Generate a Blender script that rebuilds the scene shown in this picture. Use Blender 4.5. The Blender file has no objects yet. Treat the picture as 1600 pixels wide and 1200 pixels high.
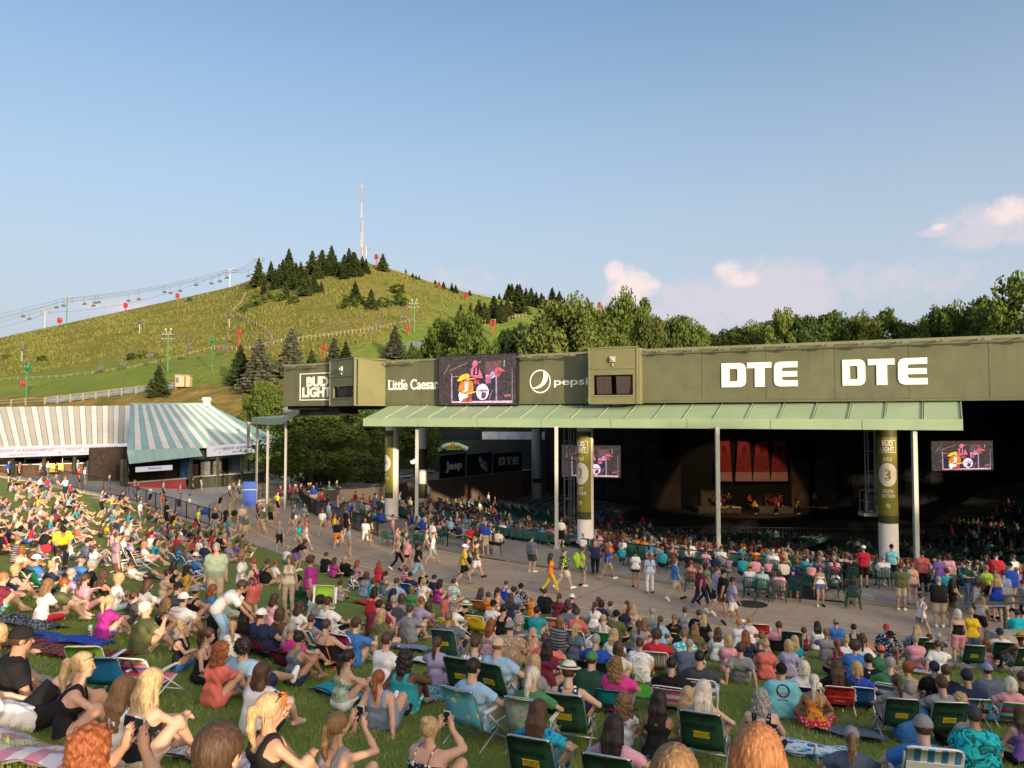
import bpy, bmesh, math, random
import numpy as np
from mathutils import Vector, Matrix, Euler
from mathutils.bvhtree import BVHTree
R = math.radians
rng = random.Random(7)
S = bpy.context.scene
COL = S.collection
EYE = 7.15
PITCH = math.atan(50/1200)
cam = bpy.data.objects.new('camera', bpy.data.cameras.new('camera'))
COL.objects.link(cam); S.camera = cam
cam.location = (0, 0, EYE); cam.rotation_euler = (math.pi/2+PITCH, 0, 0)
cam.data.sensor_width = 36; cam.data.lens = 27; cam.data.clip_start = .1; cam.data.clip_end = 6000
SUN_AZ = Vector((.52, -.854)).normalized(); SUN_EL = 9.0
SUN_DIR = Vector((SUN_AZ.x*math.cos(R(SUN_EL)), SUN_AZ.y*math.cos(R(SUN_EL)), math.sin(R(SUN_EL))))
sun = bpy.data.objects.new('sun', bpy.data.lights.new('sun', 'SUN')); COL.objects.link(sun)
sun.data.energy = 4.1; sun.data.angle = R(.8); sun.data.color = (1, .77, .53)
sun.rotation_euler = SUN_DIR.to_track_quat('Z', 'Y').to_euler(); sun.location = (40, -60, 60)
W = bpy.data.worlds.new('World'); S.world = W; W.use_nodes = True
def sky_world():
    nt = W.node_tree; N = nt.nodes; L = nt.links; N.clear()
    out = N.new('ShaderNodeOutputWorld'); bg = N.new('ShaderNodeBackground'); sky = N.new('ShaderNodeTexSky')
    sky.sky_type = 'NISHITA'; sky.sun_disc = False; sky.sun_elevation = R(20)
    sky.sun_rotation = math.atan2(SUN_AZ.x, SUN_AZ.y); sky.air_density = 1.0; sky.dust_density = 9; sky.ozone_density = 1.2
    sky.altitude = 300
    bg.inputs['Strength'].default_value = .15
    tc = N.new('ShaderNodeTexCoord'); sep = N.new('ShaderNodeSeparateXYZ'); L.new(tc.outputs['Generated'], sep.inputs[0])
    def mth(op, a, b=None, clamp=False):
        n = N.new('ShaderNodeMath'); n.operation = op; n.use_clamp = clamp
        for i, v in enumerate((a, b)):
            if v is None: continue
            if isinstance(v, (int, float)): n.inputs[i].default_value = v
            else: L.new(v, n.inputs[i])
        return n.outputs[0]
    # cumulus low over the horizon: puffs given by azimuth, elevation, radii
    az = mth('ARCTAN2', sep.outputs[0], sep.outputs[1]); el = mth('ARCSINE', sep.outputs[2])
    cv = N.new('ShaderNodeCombineXYZ'); L.new(az, cv.inputs[0]); L.new(el, cv.inputs[1])
    no = N.new('ShaderNodeTexNoise'); no.inputs['Scale'].default_value = 46; no.inputs['Detail'].default_value = 7; no.inputs['Roughness'].default_value = .66
    L.new(cv.outputs[0], no.inputs['Vector'])
    no2 = N.new('ShaderNodeTexNoise'); no2.inputs['Scale'].default_value = 9; no2.inputs['Detail'].default_value = 4
    L.new(cv.outputs[0], no2.inputs['Vector'])
    def puffs(lst, wob):
        tot = None
        for (px, py, rx, ry, st) in lst:
            a = math.atan((px-800)/1200); e = math.atan((650-py)/1200*math.cos(a))
            dx = mth('MULTIPLY', mth('SUBTRACT', az, a), 1200/rx); dy = mth('MULTIPLY', mth('SUBTRACT', el, e), 1200/ry)
            q = mth('ADD', mth('MULTIPLY', dx, dx), mth('MULTIPLY', dy, dy))
            g = mth('MULTIPLY', mth('SUBTRACT', 1, q, True), st)
            tot = g if tot is None else mth('MAXIMUM', tot, g)
        n = mth('MULTIPLY', mth('SUBTRACT', no.outputs[0], .5), wob)
        return mth('ADD', tot, n), tot
    lit, b1 = puffs([(985, 445, 44, 40, 1.1), (962, 424, 22, 24, 1.1), (1010, 446, 30, 22, 1), (1140, 420, 28, 20, 1), (1160, 434, 42, 18, .8), (1592, 325, 44, 26, .9), (1474, 352, 14, 6, .8),(190, 478, 90, 12, .45)], 1.5)
    dim, b2 = puffs([(985, 470, 60, 40, .9), (1215, 465, 120, 75, 1.), (1120, 475, 170, 60, .8), (1400, 440, 220, 50, .5), (700, 440, 200, 40, .45), (1560, 350, 95, 42, .85), (1470, 360, 36, 10, .9), (1000, 490, 110, 30, .7), (220, 480, 150, 26, .5)], 1.7)
    def ss(v, lo, hi):
        m = N.new('ShaderNodeMapRange'); m.interpolation_type = 'SMOOTHSTEP'; L.new(v, m.inputs[0]); m.inputs[1].default_value = lo; m.inputs[2].default_value = hi
        return m.outputs[0]
    fl = mth('MULTIPLY', ss(lit, .1, 1.15), mth('MULTIPLY', ss(b1, .02, .5), .85))
    fd = mth('MULTIPLY', ss(dim, .1, .8), mth('MULTIPLY', ss(b2, .02, .6), .8))
    def mix(f, a, col):
        m = N.new('ShaderNodeMix'); m.data_type = 'RGBA'; L.new(f, m.inputs[0]); L.new(a, m.inputs[6]); m.inputs[7].default_value = (*col, 1); return m.outputs[2]
    hs = N.new('ShaderNodeHueSaturation'); hs.inputs['Saturation'].default_value = SKY_SAT; hs.inputs['Value'].default_value = SKY_VAL; hs.inputs['Hue'].default_value = .494; L.new(sky.outputs[0], hs.inputs['Color'])
    # the pale pinkish band of evening air above the horizon, all round
    band = mth('SUBTRACT', 1, ss(mth('ABSOLUTE', el), -.1, .66), True)
    c = mix(mth('MULTIPLY', band, .9), hs.outputs[0], (2.6*SKY_K, 2.92*SKY_K, 3.4*SKY_K))
    c = mix(fd, c, (3.0*SKY_K, 2.75*SKY_K, 3.05*SKY_K)); c = mix(fl, c, (4.3*SKY_K, 3.5*SKY_K, 3.3*SKY_K))
    L.new(c, bg.inputs['Color']); L.new(bg.outputs[0], out.inputs[0])
SKY_SAT, SKY_VAL, SKY_K = 1.22, .98, .95
sky_world()
S.view_settings.view_transform = 'Standard'; S.view_settings.look = 'None'; S.view_settings.exposure = 0.78
S.view_settings.gamma = 1; S.view_settings.use_curve_mapping = False
S.render.engine = 'CYCLES'; S.cycles.max_bounces = 5; S.cycles.diffuse_bounces = 4; S.cycles.glossy_bounces = 2
S.cycles.transparent_max_bounces = 6; S.cycles.use_denoising = True
CX, CY = 36.4, 81.0
REDGE, RIN, RBOWL = 63.3, 56.5, 52.
FENCE = [(-48, 64.6), (-37.8, 62), (-28.5, 57), (-17.6, 46.9)]
def sst(x, a, b):
    t = np.clip((np.asarray(x, float)-a)/(b-a), 0, 1); return t*t*(3-2*t)
def rad(x, y): return np.hypot(np.asarray(x, float)-CX, np.asarray(y, float)-CY)
def fence_y(x):
    xs = [p[0] for p in FENCE]; ys = [p[1] for p in FENCE]
    return np.where(np.asarray(x) < xs[0], ys[0]+(np.asarray(x)-xs[0])*-.25, np.interp(x, xs, ys))
def z_lawn(x, y):
    r = rad(x, y); a = np.asarray(x, float)/np.maximum(np.asarray(y, float), 4)
    z = .178*np.maximum(r-REDGE, 0); z = z*(1-.28*sst(-a, .42, .58)*sst(y, 25, 45))
    return np.minimum(z+(.0167*np.maximum(r-80.5, 0)**2+.04*np.maximum(r-82, 0)**2)*(1-.6*sst(-np.asarray(x, float), 8, 30)), 4.65)
def z_plaza(x, y):
    a = -np.asarray(x, float)/np.maximum(np.asarray(y, float), 4); return 1.2*sst(a, .40, .56)
SKYL = [(-400, 600), (-150, 560), (0, 527), (100, 505), (250, 472), (360, 447), (405, 430), (470, 414), (560, 406), (610, 419), (700, 449), (780, 467), (880, 478), (1000, 490), (1150, 530), (1600, 560), (2200, 600)]
_SA = [(p[0]-800)/1200 for p in SKYL]; _SE = [(650-p[1])/1200 for p in SKYL]
def z_hill(x, y):
    x = np.asarray(x, float); y = np.asarray(y, float); a = x/y
    y0 = 106+44*sst(a, -.12, .2); yr = 300.
    # the crest line is laid along y=300
    e = np.interp(np.where(y < yr, a, x/yr), _SA, _SE); zr = EYE+yr*e
    s = np.clip((y-y0)/(yr-y0), 0, 1); z = zr*(s*.80+.20*s*s*(3-2*s))
    back = np.maximum(y-yr, 0); z = z-.0016*back**2
    z = z+s*(1.2*np.sin(x*.043+1.3)*np.sin(y*.037)+.5*np.sin(x*.11+y*.09))*(1-s**6)
    return np.maximum(z, -6)
def z_bowl(x, y):
    r = rad(x, y); return -np.minimum(np.maximum(RBOWL-r, 0)*.165, 5.6)
def zg(x, y):
    r = rad(x, y); x = np.asarray(x, float); y = np.asarray(y, float)
    pl = z_plaza(x, y)
    z = np.where(r > REDGE, z_lawn(x, y), 0.)
    z = np.where((x < FENCE[-1][0]) & (y > fence_y(x)), pl, z)
    z = np.where(r < RBOWL, z_bowl(x, y), z)
    return np.where(y > 106, np.maximum(z_hill(x, y), z), z)
_cp, _sp = math.cos(PITCH), math.sin(PITCH)
def ray(px, py):
    u, v = (px-800)/1200, (600-py)/1200
    return Vector((u, _cp-v*_sp, _sp+v*_cp))      # y component about 1
def at(px, py, y):
    d = ray(px, py); t = y/d.y; return Vector((d.x*t, y, EYE+d.z*t))
def hit(px, py, h=0., t0=1.5, t1=420., f=zg):
    d = ray(px, py); ts = np.concatenate([np.arange(t0, 60, .1), np.arange(60, t1, .5)])
    g = EYE+d.z*ts-f(d.x*ts, d.y*ts)-h
    k = np.argmax(g < 0)
    if g[k] >= 0: k = len(ts)-1
    lo, hi = ts[max(k-1, 0)], ts[k]
    for _ in range(25):
        m = (lo+hi)/2
        if EYE+d.z*m-float(f(d.x*m, d.y*m))-h < 0: hi = m
        else: lo = m
    return Vector((d.x*hi, d.y*hi, float(f(d.x*hi, d.y*hi))))
def hhit(px, py):
    p = hit(px, py)
    while p.y > 301 and py < 640: py += 1; p = hit(px, py)
    return p
MATS = {}
def mat(name, col, rough=.7, metal=0, var=0., scale=4., bump=0., bscale=None, spec=.3, emit=0., col2=None, kind=None, ramp=(.35, .65)):
    if name in MATS: return MATS[name]
    m = bpy.data.materials.new(name); m.use_nodes = True; nt = m.node_tree; N = nt.nodes; L = nt.links
    b = N['Principled BSDF']; b.inputs['Roughness'].default_value = rough; b.inputs['Metallic'].default_value = metal
    b.inputs['Specular IOR Level'].default_value = spec
    b.inputs['Base Color'].default_value = (*col, 1)
    tc = N.new('ShaderNodeTexCoord')
    if var or col2:
        n = N.new('ShaderNodeTexNoise'); n.inputs['Scale'].default_value = scale; n.inputs['Detail'].default_value = 6; n.inputs['Roughness'].default_value = .62
        L.new(tc.outputs['Object'], n.inputs['Vector'])
        r = N.new('ShaderNodeValToRGB'); L.new(n.outputs[0], r.inputs[0])
        c2 = col2 or tuple(min(1, c*(1+var)) for c in col); c1 = col if col2 else tuple(c*(1-var) for c in col)
        r.color_ramp.elements[0].color = (*c1, 1); r.color_ramp.elements[1].color = (*c2, 1)
        r.color_ramp.elements[0].position = ramp[0]; r.color_ramp.elements[1].position = ramp[1]
        L.new(r.outputs[0], b.inputs['Base Color'])
    if bump:
        n2 = N.new('ShaderNodeTexNoise'); n2.inputs['Scale'].default_value = bscale or scale*4; n2.inputs['Detail'].default_value = 4
        L.new(tc.outputs['Object'], n2.inputs['Vector'])
        bp = N.new('ShaderNodeBump'); bp.inputs['Strength'].default_value = bump; bp.inputs['Distance'].default_value = .02
        L.new(n2.outputs[0], bp.inputs['Height']); L.new(bp.outputs[0], b.inputs['Normal'])
    if emit:
        b.inputs['Base Color'].default_value = (*[v*.08 for v in col], 1)
        b.inputs['Emission Color'].default_value = (*col, 1); b.inputs['Emission Strength'].default_value = emit
    MATS[name] = m; return m
class MB:
    """collects polygons, each with a material index, and links them as ONE object"""
    def __init__(s): s.v = []; s.f = []; s.m = []; s.mi = 0
    def add(s, vs, fs, mi=None):
        o = len(s.v); s.v.extend([tuple(v) for v in vs]); s.f.extend([tuple(i+o for i in f) for f in fs]); s.m.extend([s.mi if mi is None else mi]*len(fs)); return s
    def quad(s, a, b, c, d, mi=None): return s.add([a, b, c, d], [(0, 1, 2, 3)], mi)
    def box(s, c, d, rz=0, mi=None, M=None):
        c = Vector(c); vs = []
        for z in (-.5, .5):
            for x, y in ((-.5, -.5), (.5, -.5), (.5, .5), (-.5, .5)):
                p = Vector((x*d[0], y*d[1], z*d[2]))
                if rz: p = Matrix.Rotation(rz, 3, 'Z') @ p
                p = p+c
                if M: p = M @ p
                vs.append(p)
        return s.add(vs, [(3, 2, 1, 0), (4, 5, 6, 7), (0, 1, 5, 4), (1, 2, 6, 5), (2, 3, 7, 6), (3, 0, 4, 7)], mi)
    def tube(s, pts, r, n=8, mi=None, cap=True, r2=None):
        pts = [Vector(p) for p in pts]; k = len(pts); vs = []; fs = []
        for i, p in enumerate(pts):
            t = (pts[min(i+1, k-1)]-pts[max(i-1, 0)]).normalized()
            a = Vector((0, 0, 1)) if abs(t.z) < .9 else Vector((1, 0, 0))
            u = t.cross(a).normalized(); w = u.cross(t)
            rr = r if r2 is None else r+(r2-r)*i/max(1, k-1)
            if isinstance(r, (list, tuple)): rr = r[i]
            for j in range(n):
                q = 2*math.pi*j/n; vs.append(p+(u*math.cos(q)+w*math.sin(q))*rr)
        for i in range(k-1):
            for j in range(n):
                a = i*n+j; b = i*n+(j+1) % n; fs.append((a, a+n, b+n, b))
        if cap: fs.append(tuple(range(n))); fs.append(tuple(range((k-1)*n+n-1, (k-1)*n-1, -1)))
        return s.add(vs, fs, mi)
    def lathe(s, prof, c=(0, 0, 0), n=16, mi=None):
        vs = []; fs = []
        for r, z in prof:
            for j in range(n):
                q = 2*math.pi*j/n; vs.append((c[0]+r*math.cos(q), c[1]+r*math.sin(q), c[2]+z))
        for i in range(len(prof)-1):
            for j in range(n):
                a = i*n+j; b = i*n+(j+1) % n; fs.append((a, b, b+n, a+n))
        return s.add(vs, fs, mi)
    def prism(s, poly, dz, o=(0, 0, 0), ax=None, mi=None):
        """polygon (2-D list) extruded along the third axis of the frame ax=(u,v,w) at o"""
        u, v, w = ax or (Vector((1, 0, 0)), Vector((0, 1, 0)), Vector((0, 0, 1))); o = Vector(o); n = len(poly)
        A = [o+u*p[0]+v*p[1] for p in poly]; B = [p+w*dz for p in A]
        fs = [tuple(range(n-1, -1, -1)), tuple(range(n, 2*n))]+[(i, (i+1) % n, n+(i+1) % n, n+i) for i in range(n)]
        return s.add(A+B, fs, mi)
    def ball(s, c, r, nu=10, nv=7, mi=None):
        r = (r, r, r) if not hasattr(r, '__len__') else r; vs = []; fs = []
        for i in range(nv+1):
            t = math.pi*i/nv
            for j in range(nu):
                q = 2*math.pi*j/nu; vs.append((c[0]+r[0]*math.sin(t)*math.cos(q), c[1]+r[1]*math.sin(t)*math.sin(q), c[2]+r[2]*math.cos(t)))
        for i in range(nv):
            for j in range(nu):
                a = i*nu+j; b = i*nu+(j+1) % nu; fs.append((a, a+nu, b+nu, b))
        return s.add(vs, fs, mi)
    def mesh(s, name, mats, smooth=False):
        me = bpy.data.meshes.new(name); me.from_pydata(s.v, [], s.f)
        for m in (mats if isinstance(mats, (list, tuple)) else [mats]): me.materials.append(m)
        if len(me.materials) > 1: me.polygons.foreach_set('material_index', s.m)
        if smooth: me.polygons.foreach_set('use_smooth', [True]*len(s.f))
        me.update(); return me
    def build(s, name, mats, parent=None, smooth=False, loc=None):
        return obj(name, s.mesh(name, mats, smooth), parent, loc)
def obj(name, me, parent=None, loc=None):
    o = bpy.data.objects.new(name, me); COL.objects.link(o)
    if parent: o.parent = parent
    if loc is not None: o.location = loc
    return o
def tag(o, label, cat, group=None, kind=None):
    o['label'] = label; o['category'] = cat
    if group: o['group'] = group
    if kind: o['kind'] = kind
    return o
def thing(name, label, cat, loc=(0, 0, 0), rz=0, group=None):
    o = bpy.data.objects.new(name, None); COL.objects.link(o); o.location = loc; o.rotation_euler = (0, 0, rz); o.empty_display_size = .2
    return tag(o, label, cat, group)
def struct(o): o['kind'] = 'structure'; return o
def dup(o, loc=None, rz=None, label=None, parent=None):
    c = o.copy(); COL.objects.link(c)
    if parent: c.parent = parent
    if loc is not None: c.location = loc
    if rz is not None: c.rotation_euler = (0, 0, rz)
    if label: c['label'] = label
    for k in list(o.children): dup(k, parent=c)
    return c
def grid_mesh(name, X, Y, Z, mats, keep=None, smooth=True):
    n, m = X.shape; co = np.stack([X, Y, Z], -1).reshape(-1, 3)
    i = np.arange(n*m).reshape(n, m); q = np.stack([i[:-1, :-1], i[1:, :-1], i[1:, 1:], i[:-1, 1:]], -1).reshape(-1, 4)
    if keep is not None: q = q[keep.reshape(-1)]
    return np_mesh(name, co, q, mats, smooth)
def np_mesh(name, co, q, mats, smooth=False, mi=None):
    me = bpy.data.meshes.new(name); k = q.shape[1]
    me.vertices.add(len(co)); me.vertices.foreach_set('co', np.asarray(co, np.float32).ravel())
    me.loops.add(q.size); me.loops.foreach_set('vertex_index', q.astype(np.int32).ravel())
    me.polygons.add(len(q)); me.polygons.foreach_set('loop_start', np.arange(0, q.size, k, dtype=np.int32)); me.polygons.foreach_set('loop_total', np.full(len(q), k, np.int32))
    for m in (mats if isinstance(mats, (list, tuple)) else [mats]): me.materials.append(m)
    if mi is not None: me.polygons.foreach_set('material_index', np.asarray(mi, np.int32))
    me.polygons.foreach_set('use_smooth', np.full(len(q), smooth)); me.update(calc_edges=True); return me
def text_mesh(txt, size=1, bold=0., mats=None, name='lettering', depth=.004, xs=1., align='CENTER', space=1., line=1.):
    cu = bpy.data.curves.new('t', 'FONT'); cu.body = txt; cu.size = size; cu.align_x = align; cu.align_y = 'CENTER'; cu.offset = bold; cu.extrude = depth
    cu.space_character = space; cu.space_line = line; cu.resolution_u = 3
    o = bpy.data.objects.new('t', cu); COL.objects.link(o)
    me = bpy.data.meshes.new_from_object(o); bpy.data.objects.remove(o); bpy.data.curves.remove(cu)
    me.name = name; me.materials.clear(); me.materials.append(mats)
    if xs != 1: me.transform(Matrix.Diagonal((xs, 1, 1, 1)))
    return me
def frame_matrix(o, u, v):
    """matrix whose local x runs along u and y along v"""
    u = Vector(u).normalized(); v = (Vector(v)-u*u.dot(Vector(v))).normalized(); w = u.cross(v)
    M = Matrix((u, v, w)).transposed().to_4x4(); M.translation = Vector(o); return M
# ================================================================== THE SETTING
def nodes_mat(name):
    m = bpy.data.materials.new(name); m.use_nodes = True; MATS[name] = m
    return m, m.node_tree.nodes, m.node_tree.links, m.node_tree.nodes['Principled BSDF']
def ramp_node(N, L, src, stops):
    r = N.new('ShaderNodeValToRGB'); L.new(src, r.inputs[0]); e = r.color_ramp.elements
    while len(e) < len(stops): e.new(.5)
    for q, (p, c) in zip(e, stops): q.position = p; q.color = (*c, 1)
    return r.outputs[0]
def noise_node(N, L, vec, scale, det=5, rough=.6, dist=0):
    n = N.new('ShaderNodeTexNoise'); n.inputs['Scale'].default_value = scale; n.inputs['Detail'].default_value = det; n.inputs['Roughness'].default_value = rough; n.inputs['Distortion'].default_value = dist
    L.new(vec, n.inputs['Vector']); return n.outputs[0]
def mix_node(N, L, f, a, b, mode='MIX'):
    m = N.new('ShaderNodeMix'); m.data_type = 'RGBA'; m.blend_type = mode
    for s, v in ((0, f), (6, a), (7, b)):
        if isinstance(v, (int, float)): m.inputs[s].default_value = v
        elif isinstance(v, tuple): m.inputs[s].default_value = (*v, 1)
        else: L.new(v, m.inputs[s])
    return m.outputs[2]
def lawn_mat():
    m, N, L, b = nodes_mat('mown_lawn'); tc = N.new('ShaderNodeTexCoord').outputs['Object']
    c = ramp_node(N, L, noise_node(N, L, tc, 1.1, 8, .65), [(.3, (.12, .18, .038)), (.55, (.185, .245, .055)), (.75, (.25, .275, .08))])
    w = noise_node(N, L, tc, .35, 4); c = mix_node(N, L, ramp_node(N, L, w, [(.50, (0, 0, 0)), (.68, (.75, .75, .75))]), c, (.25, .22, .10))
    f = noise_node(N, L, tc, 26, 3); c = mix_node(N, L, .35, c, ramp_node(N, L, f, [(.3, (.06, .10, .018)), (.7, (.25, .30, .09))]))
    L.new(c, b.inputs['Base Color']); b.inputs['Roughness'].default_value = .9; b.inputs['Specular IOR Level'].default_value = .1
    bp = N.new('ShaderNodeBump'); bp.inputs['Strength'].default_value = .7; bp.inputs['Distance'].default_value = .05; L.new(f, bp.inputs['Height']); L.new(bp.outputs[0], b.inputs['Normal']); return m
def hill_mat():
    m, N, L, b = nodes_mat('hill_grass'); tc = N.new('ShaderNodeTexCoord').outputs['Object']
    geo = N.new('ShaderNodeVertexColor'); geo.layer_name = 'zone'
    rough = ramp_node(N, L, noise_node(N, L, tc, .055, 9, .68, .4), [(.30, (.125, .165, .032)), (.47, (.185, .205, .044)), (.58, (.24, .21, .062)), (.72, (.17, .21, .042))])
    fine = noise_node(N, L, tc, .55, 6, .7); rough = mix_node(N, L, .45, rough, ramp_node(N, L, fine, [(.35, (.035, .05, .008)), (.65, (.20, .17, .05))]))
    mown = ramp_node(N, L, noise_node(N, L, tc, .09, 7), [(.3, (.11, .175, .034)), (.7, (.18, .215, .05))])
    tan = ramp_node(N, L, noise_node(N, L, tc, .25, 7), [(.35, (.12, .12, .03)), (.65, (.27, .19, .07))])
    sp = N.new('ShaderNodeSeparateColor'); L.new(geo.outputs[0], sp.inputs[0])
    c = mix_node(N, L, sp.outputs[0], rough, mown); c = mix_node(N, L, sp.outputs[1], c, tan)
    L.new(c, b.inputs['Base Color']); b.inputs['Roughness'].default_value = .95; b.inputs['Specular IOR Level'].default_value = .05
    bp = N.new('ShaderNodeBump'); bp.inputs['Strength'].default_value = .9; bp.inputs['Distance'].default_value = 1.2; L.new(noise_node(N, L, tc, .5, 5, .7), bp.inputs['Height']); L.new(bp.outputs[0], b.inputs['Normal']); return m
def concrete_mat(name, a, bcol, sc=.35):
    m, N, L, b = nodes_mat(name); tc = N.new('ShaderNodeTexCoord').outputs['Object']
    c = ramp_node(N, L, noise_node(N, L, tc, sc, 8, .6), [(.3, a), (.7, bcol)])
    c = mix_node(N, L, .25, c, ramp_node(N, L, noise_node(N, L, tc, 14, 4), [(.3, (.12, .11, .10)), (.7, (.42, .40, .37))]))
    st = noise_node(N, L, tc, 1.7, 6, .7, 1.); c = mix_node(N, L, ramp_node(N, L, st, [(.54, (0, 0, 0)), (.70, (.55, .55, .55))]), c, (.11, .10, .09))
    L.new(c, b.inputs['Base Color']); b.inputs['Roughness'].default_value = .85; b.inputs['Specular IOR Level'].default_value = .2
    bp = N.new('ShaderNodeBump'); bp.inputs['Strength'].default_value = .15; L.new(noise_node(N, L, tc, 20, 4), bp.inputs['Height']); L.new(bp.outputs[0], b.inputs['Normal']); return m
M_LAWN = lawn_mat(); M_HILL = hill_mat()
M_CONC = concrete_mat('walkway_concrete', (.37, .28, .195), (.49, .385, .275)); M_PLAZA = concrete_mat('plaza_concrete', (.34, .33, .32), (.47, .455, .43))
M_KERB = mat('kerb_concrete', (.36, .33, .28), .9, var=.25, scale=3, bump=.2)
M_JOINT = mat('joint_dark', (.035, .033, .03), .95, var=.2)
M_YEL = mat('yellow_paint', (.62, .48, .10), .7, var=.25, scale=9)
# ground far out to the horizon
gm = MB(); gm.quad((-3000, -900, -9), (3000, -900, -9), (3000, 5000, -9), (-3000, 5000, -9)); struct(gm.build('ground', mat('far_ground', (.05, .08, .025), .95, var=.3, scale=.02)))
# hill
xs = np.concatenate([np.linspace(-520, -260, 20), np.linspace(-255, 220, 200), np.linspace(226, 640, 50)]); ys = np.concatenate([np.linspace(104.5, 320, 120), np.linspace(325, 520, 28)])
X, Y = np.meshgrid(xs, ys, indexing='ij'); Z = z_hill(X, Y)
Z = np.where(Y < 106, np.minimum(Z, -.05), Z)
hm = grid_mesh('hill', X, Y, Z, M_HILL)
A_ = X/Y; PYH = 650-(Z-EYE)/Y*1200; PXH = 800+A_*1200
lo_edge = np.interp(PXH, [-400, 0, 200, 345, 400, 500, 640, 700, 900, 1100], [595, 588, 566, 548, 568, 558, 512, 490, 470, 500])
mow = sst(PYH-lo_edge, -2, 3)*sst(-PXH, -1000, -820)
mow = np.maximum(mow, sst(PYH, 455, 462)*sst(PXH, 640, 730)*sst(-PYH, -512, -495))
tanz = sst(PYH-np.interp(PXH, [-400, 200, 280, 330, 420], [617, 617, 606, 598, 600]), -2, 4)*sst(-PXH, -620, -450)
vc = hm.color_attributes.new('zone', 'FLOAT_COLOR', 'POINT'); vc.data.foreach_set('color', np.stack([mow, tanz, mow*0, mow*0+1], -1).astype(np.float32).ravel())
struct(obj('hill', hm))
# lawn
rr = np.arange(REDGE, 103, .45); th = np.radians(np.arange(150, 318, .45))
Rr, Th = np.meshgrid(rr, th, indexing='ij'); X = CX+Rr*np.cos(Th); Y = CY+Rr*np.sin(Th); Z = z_lawn(X, Y)+.012*np.sin(X*2.1)*np.sin(Y*1.7)
xc = (X[:-1, :-1]+X[1:, 1:])/2; yc = (Y[:-1, :-1]+Y[1:, 1:])/2
keep = ~((xc < FENCE[-1][0]) & (yc > fence_y(xc)+.1))
struct(obj('lawn', grid_mesh('lawn', X, Y, Z, M_LAWN, keep)))
# plaza
xs = np.arange(-110, -9, 1.); ys = np.arange(36, 108.2, 1.2); X, Y = np.meshgrid(xs, ys, indexing='ij'); Z = z_plaza(X, Y)-.03
xc = X[:-1, :-1]+.5; yc = Y[:-1, :-1]+.6; keep = ((yc > fence_y(xc)-1.2) & (rad(xc, yc) > 54)) | ((rad(xc, yc) > 50) & (xc > -19) & (yc > 60))
struct(obj('plaza', grid_mesh('plaza', X, Y, Z, M_PLAZA, keep)))
# walkway: slabs between joints, on a dark bed
def ring(mb, r0, r1, a0, a1, z, n=1, zf=None, mi=None, skirt=0.):
    n = max(1, int(n)); q = np.radians(np.linspace(a0, a1, n+1)); f = zf or (lambda x, y: z)
    for i in range(n):
        p = [(CX+r*math.cos(t), CY+r*math.sin(t)) for r, t in ((r0, q[i]), (r1, q[i]), (r1, q[i+1]), (r0, q[i+1]))]
        v = [(x, y, float(f(x, y))) for x, y in p]
        mb.quad(*v, mi=mi)
        if skirt:
            for (e, g) in ((0, 3), (2, 1)):
                a, b = v[e], v[g]; mb.quad(b, a, (a[0], a[1], a[2]-skirt), (b[0], b[1], b[2]-skirt), mi=mi)
            if i == 0: a, b = v[0], v[1]; mb.quad(a, (a[0], a[1], a[2]-skirt), (b[0], b[1], b[2]-skirt), b, mi=mi)
            if i == n-1: a, b = v[3], v[2]; mb.quad(b, (b[0], b[1], b[2]-skirt), (a[0], a[1], a[2]-skirt), a, mi=mi)
    return mb
bed = MB(); ring(bed, 51.9, REDGE+.3, 168, 318, -.025, 60); wk = struct(bed.build('walkway', M_JOINT))
ang = 168.
while ang < 317:
    st = 6.2
    for r0, r1 in ((RIN, 60.55), (60.57, REDGE)):
        mb = ring(MB(), r0+.004, r1-.004, ang+.012, ang+st-.012, 0, 5); mb.build('concrete_slab', M_CONC, wk)
    ang += st
mb = ring(MB(), 61.93, 62.05, 185, 317, .005, 90); tag(mb.build('painted_line', M_YEL), 'thin yellow line painted along the walkway beside the lawn', 'painted line')
mb = ring(MB(), RIN+.1, RIN+.18, 168, 317, .004, 90); tag(mb.build('painted_line', M_YEL), 'yellow line painted along the walkway below the pavilion kerb', 'painted line')
# raised kerb platform under the canopy edge, stepped bowl floor
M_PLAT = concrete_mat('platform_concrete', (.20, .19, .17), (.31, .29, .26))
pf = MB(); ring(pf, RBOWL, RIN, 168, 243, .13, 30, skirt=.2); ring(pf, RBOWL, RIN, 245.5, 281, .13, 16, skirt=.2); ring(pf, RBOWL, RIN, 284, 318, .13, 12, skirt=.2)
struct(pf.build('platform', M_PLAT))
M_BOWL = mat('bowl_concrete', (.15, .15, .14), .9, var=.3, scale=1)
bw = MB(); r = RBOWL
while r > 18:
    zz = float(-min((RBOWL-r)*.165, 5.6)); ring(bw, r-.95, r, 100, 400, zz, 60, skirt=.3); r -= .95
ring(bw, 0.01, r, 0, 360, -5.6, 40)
struct(bw.build('bowl_floor', M_BOWL))
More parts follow.
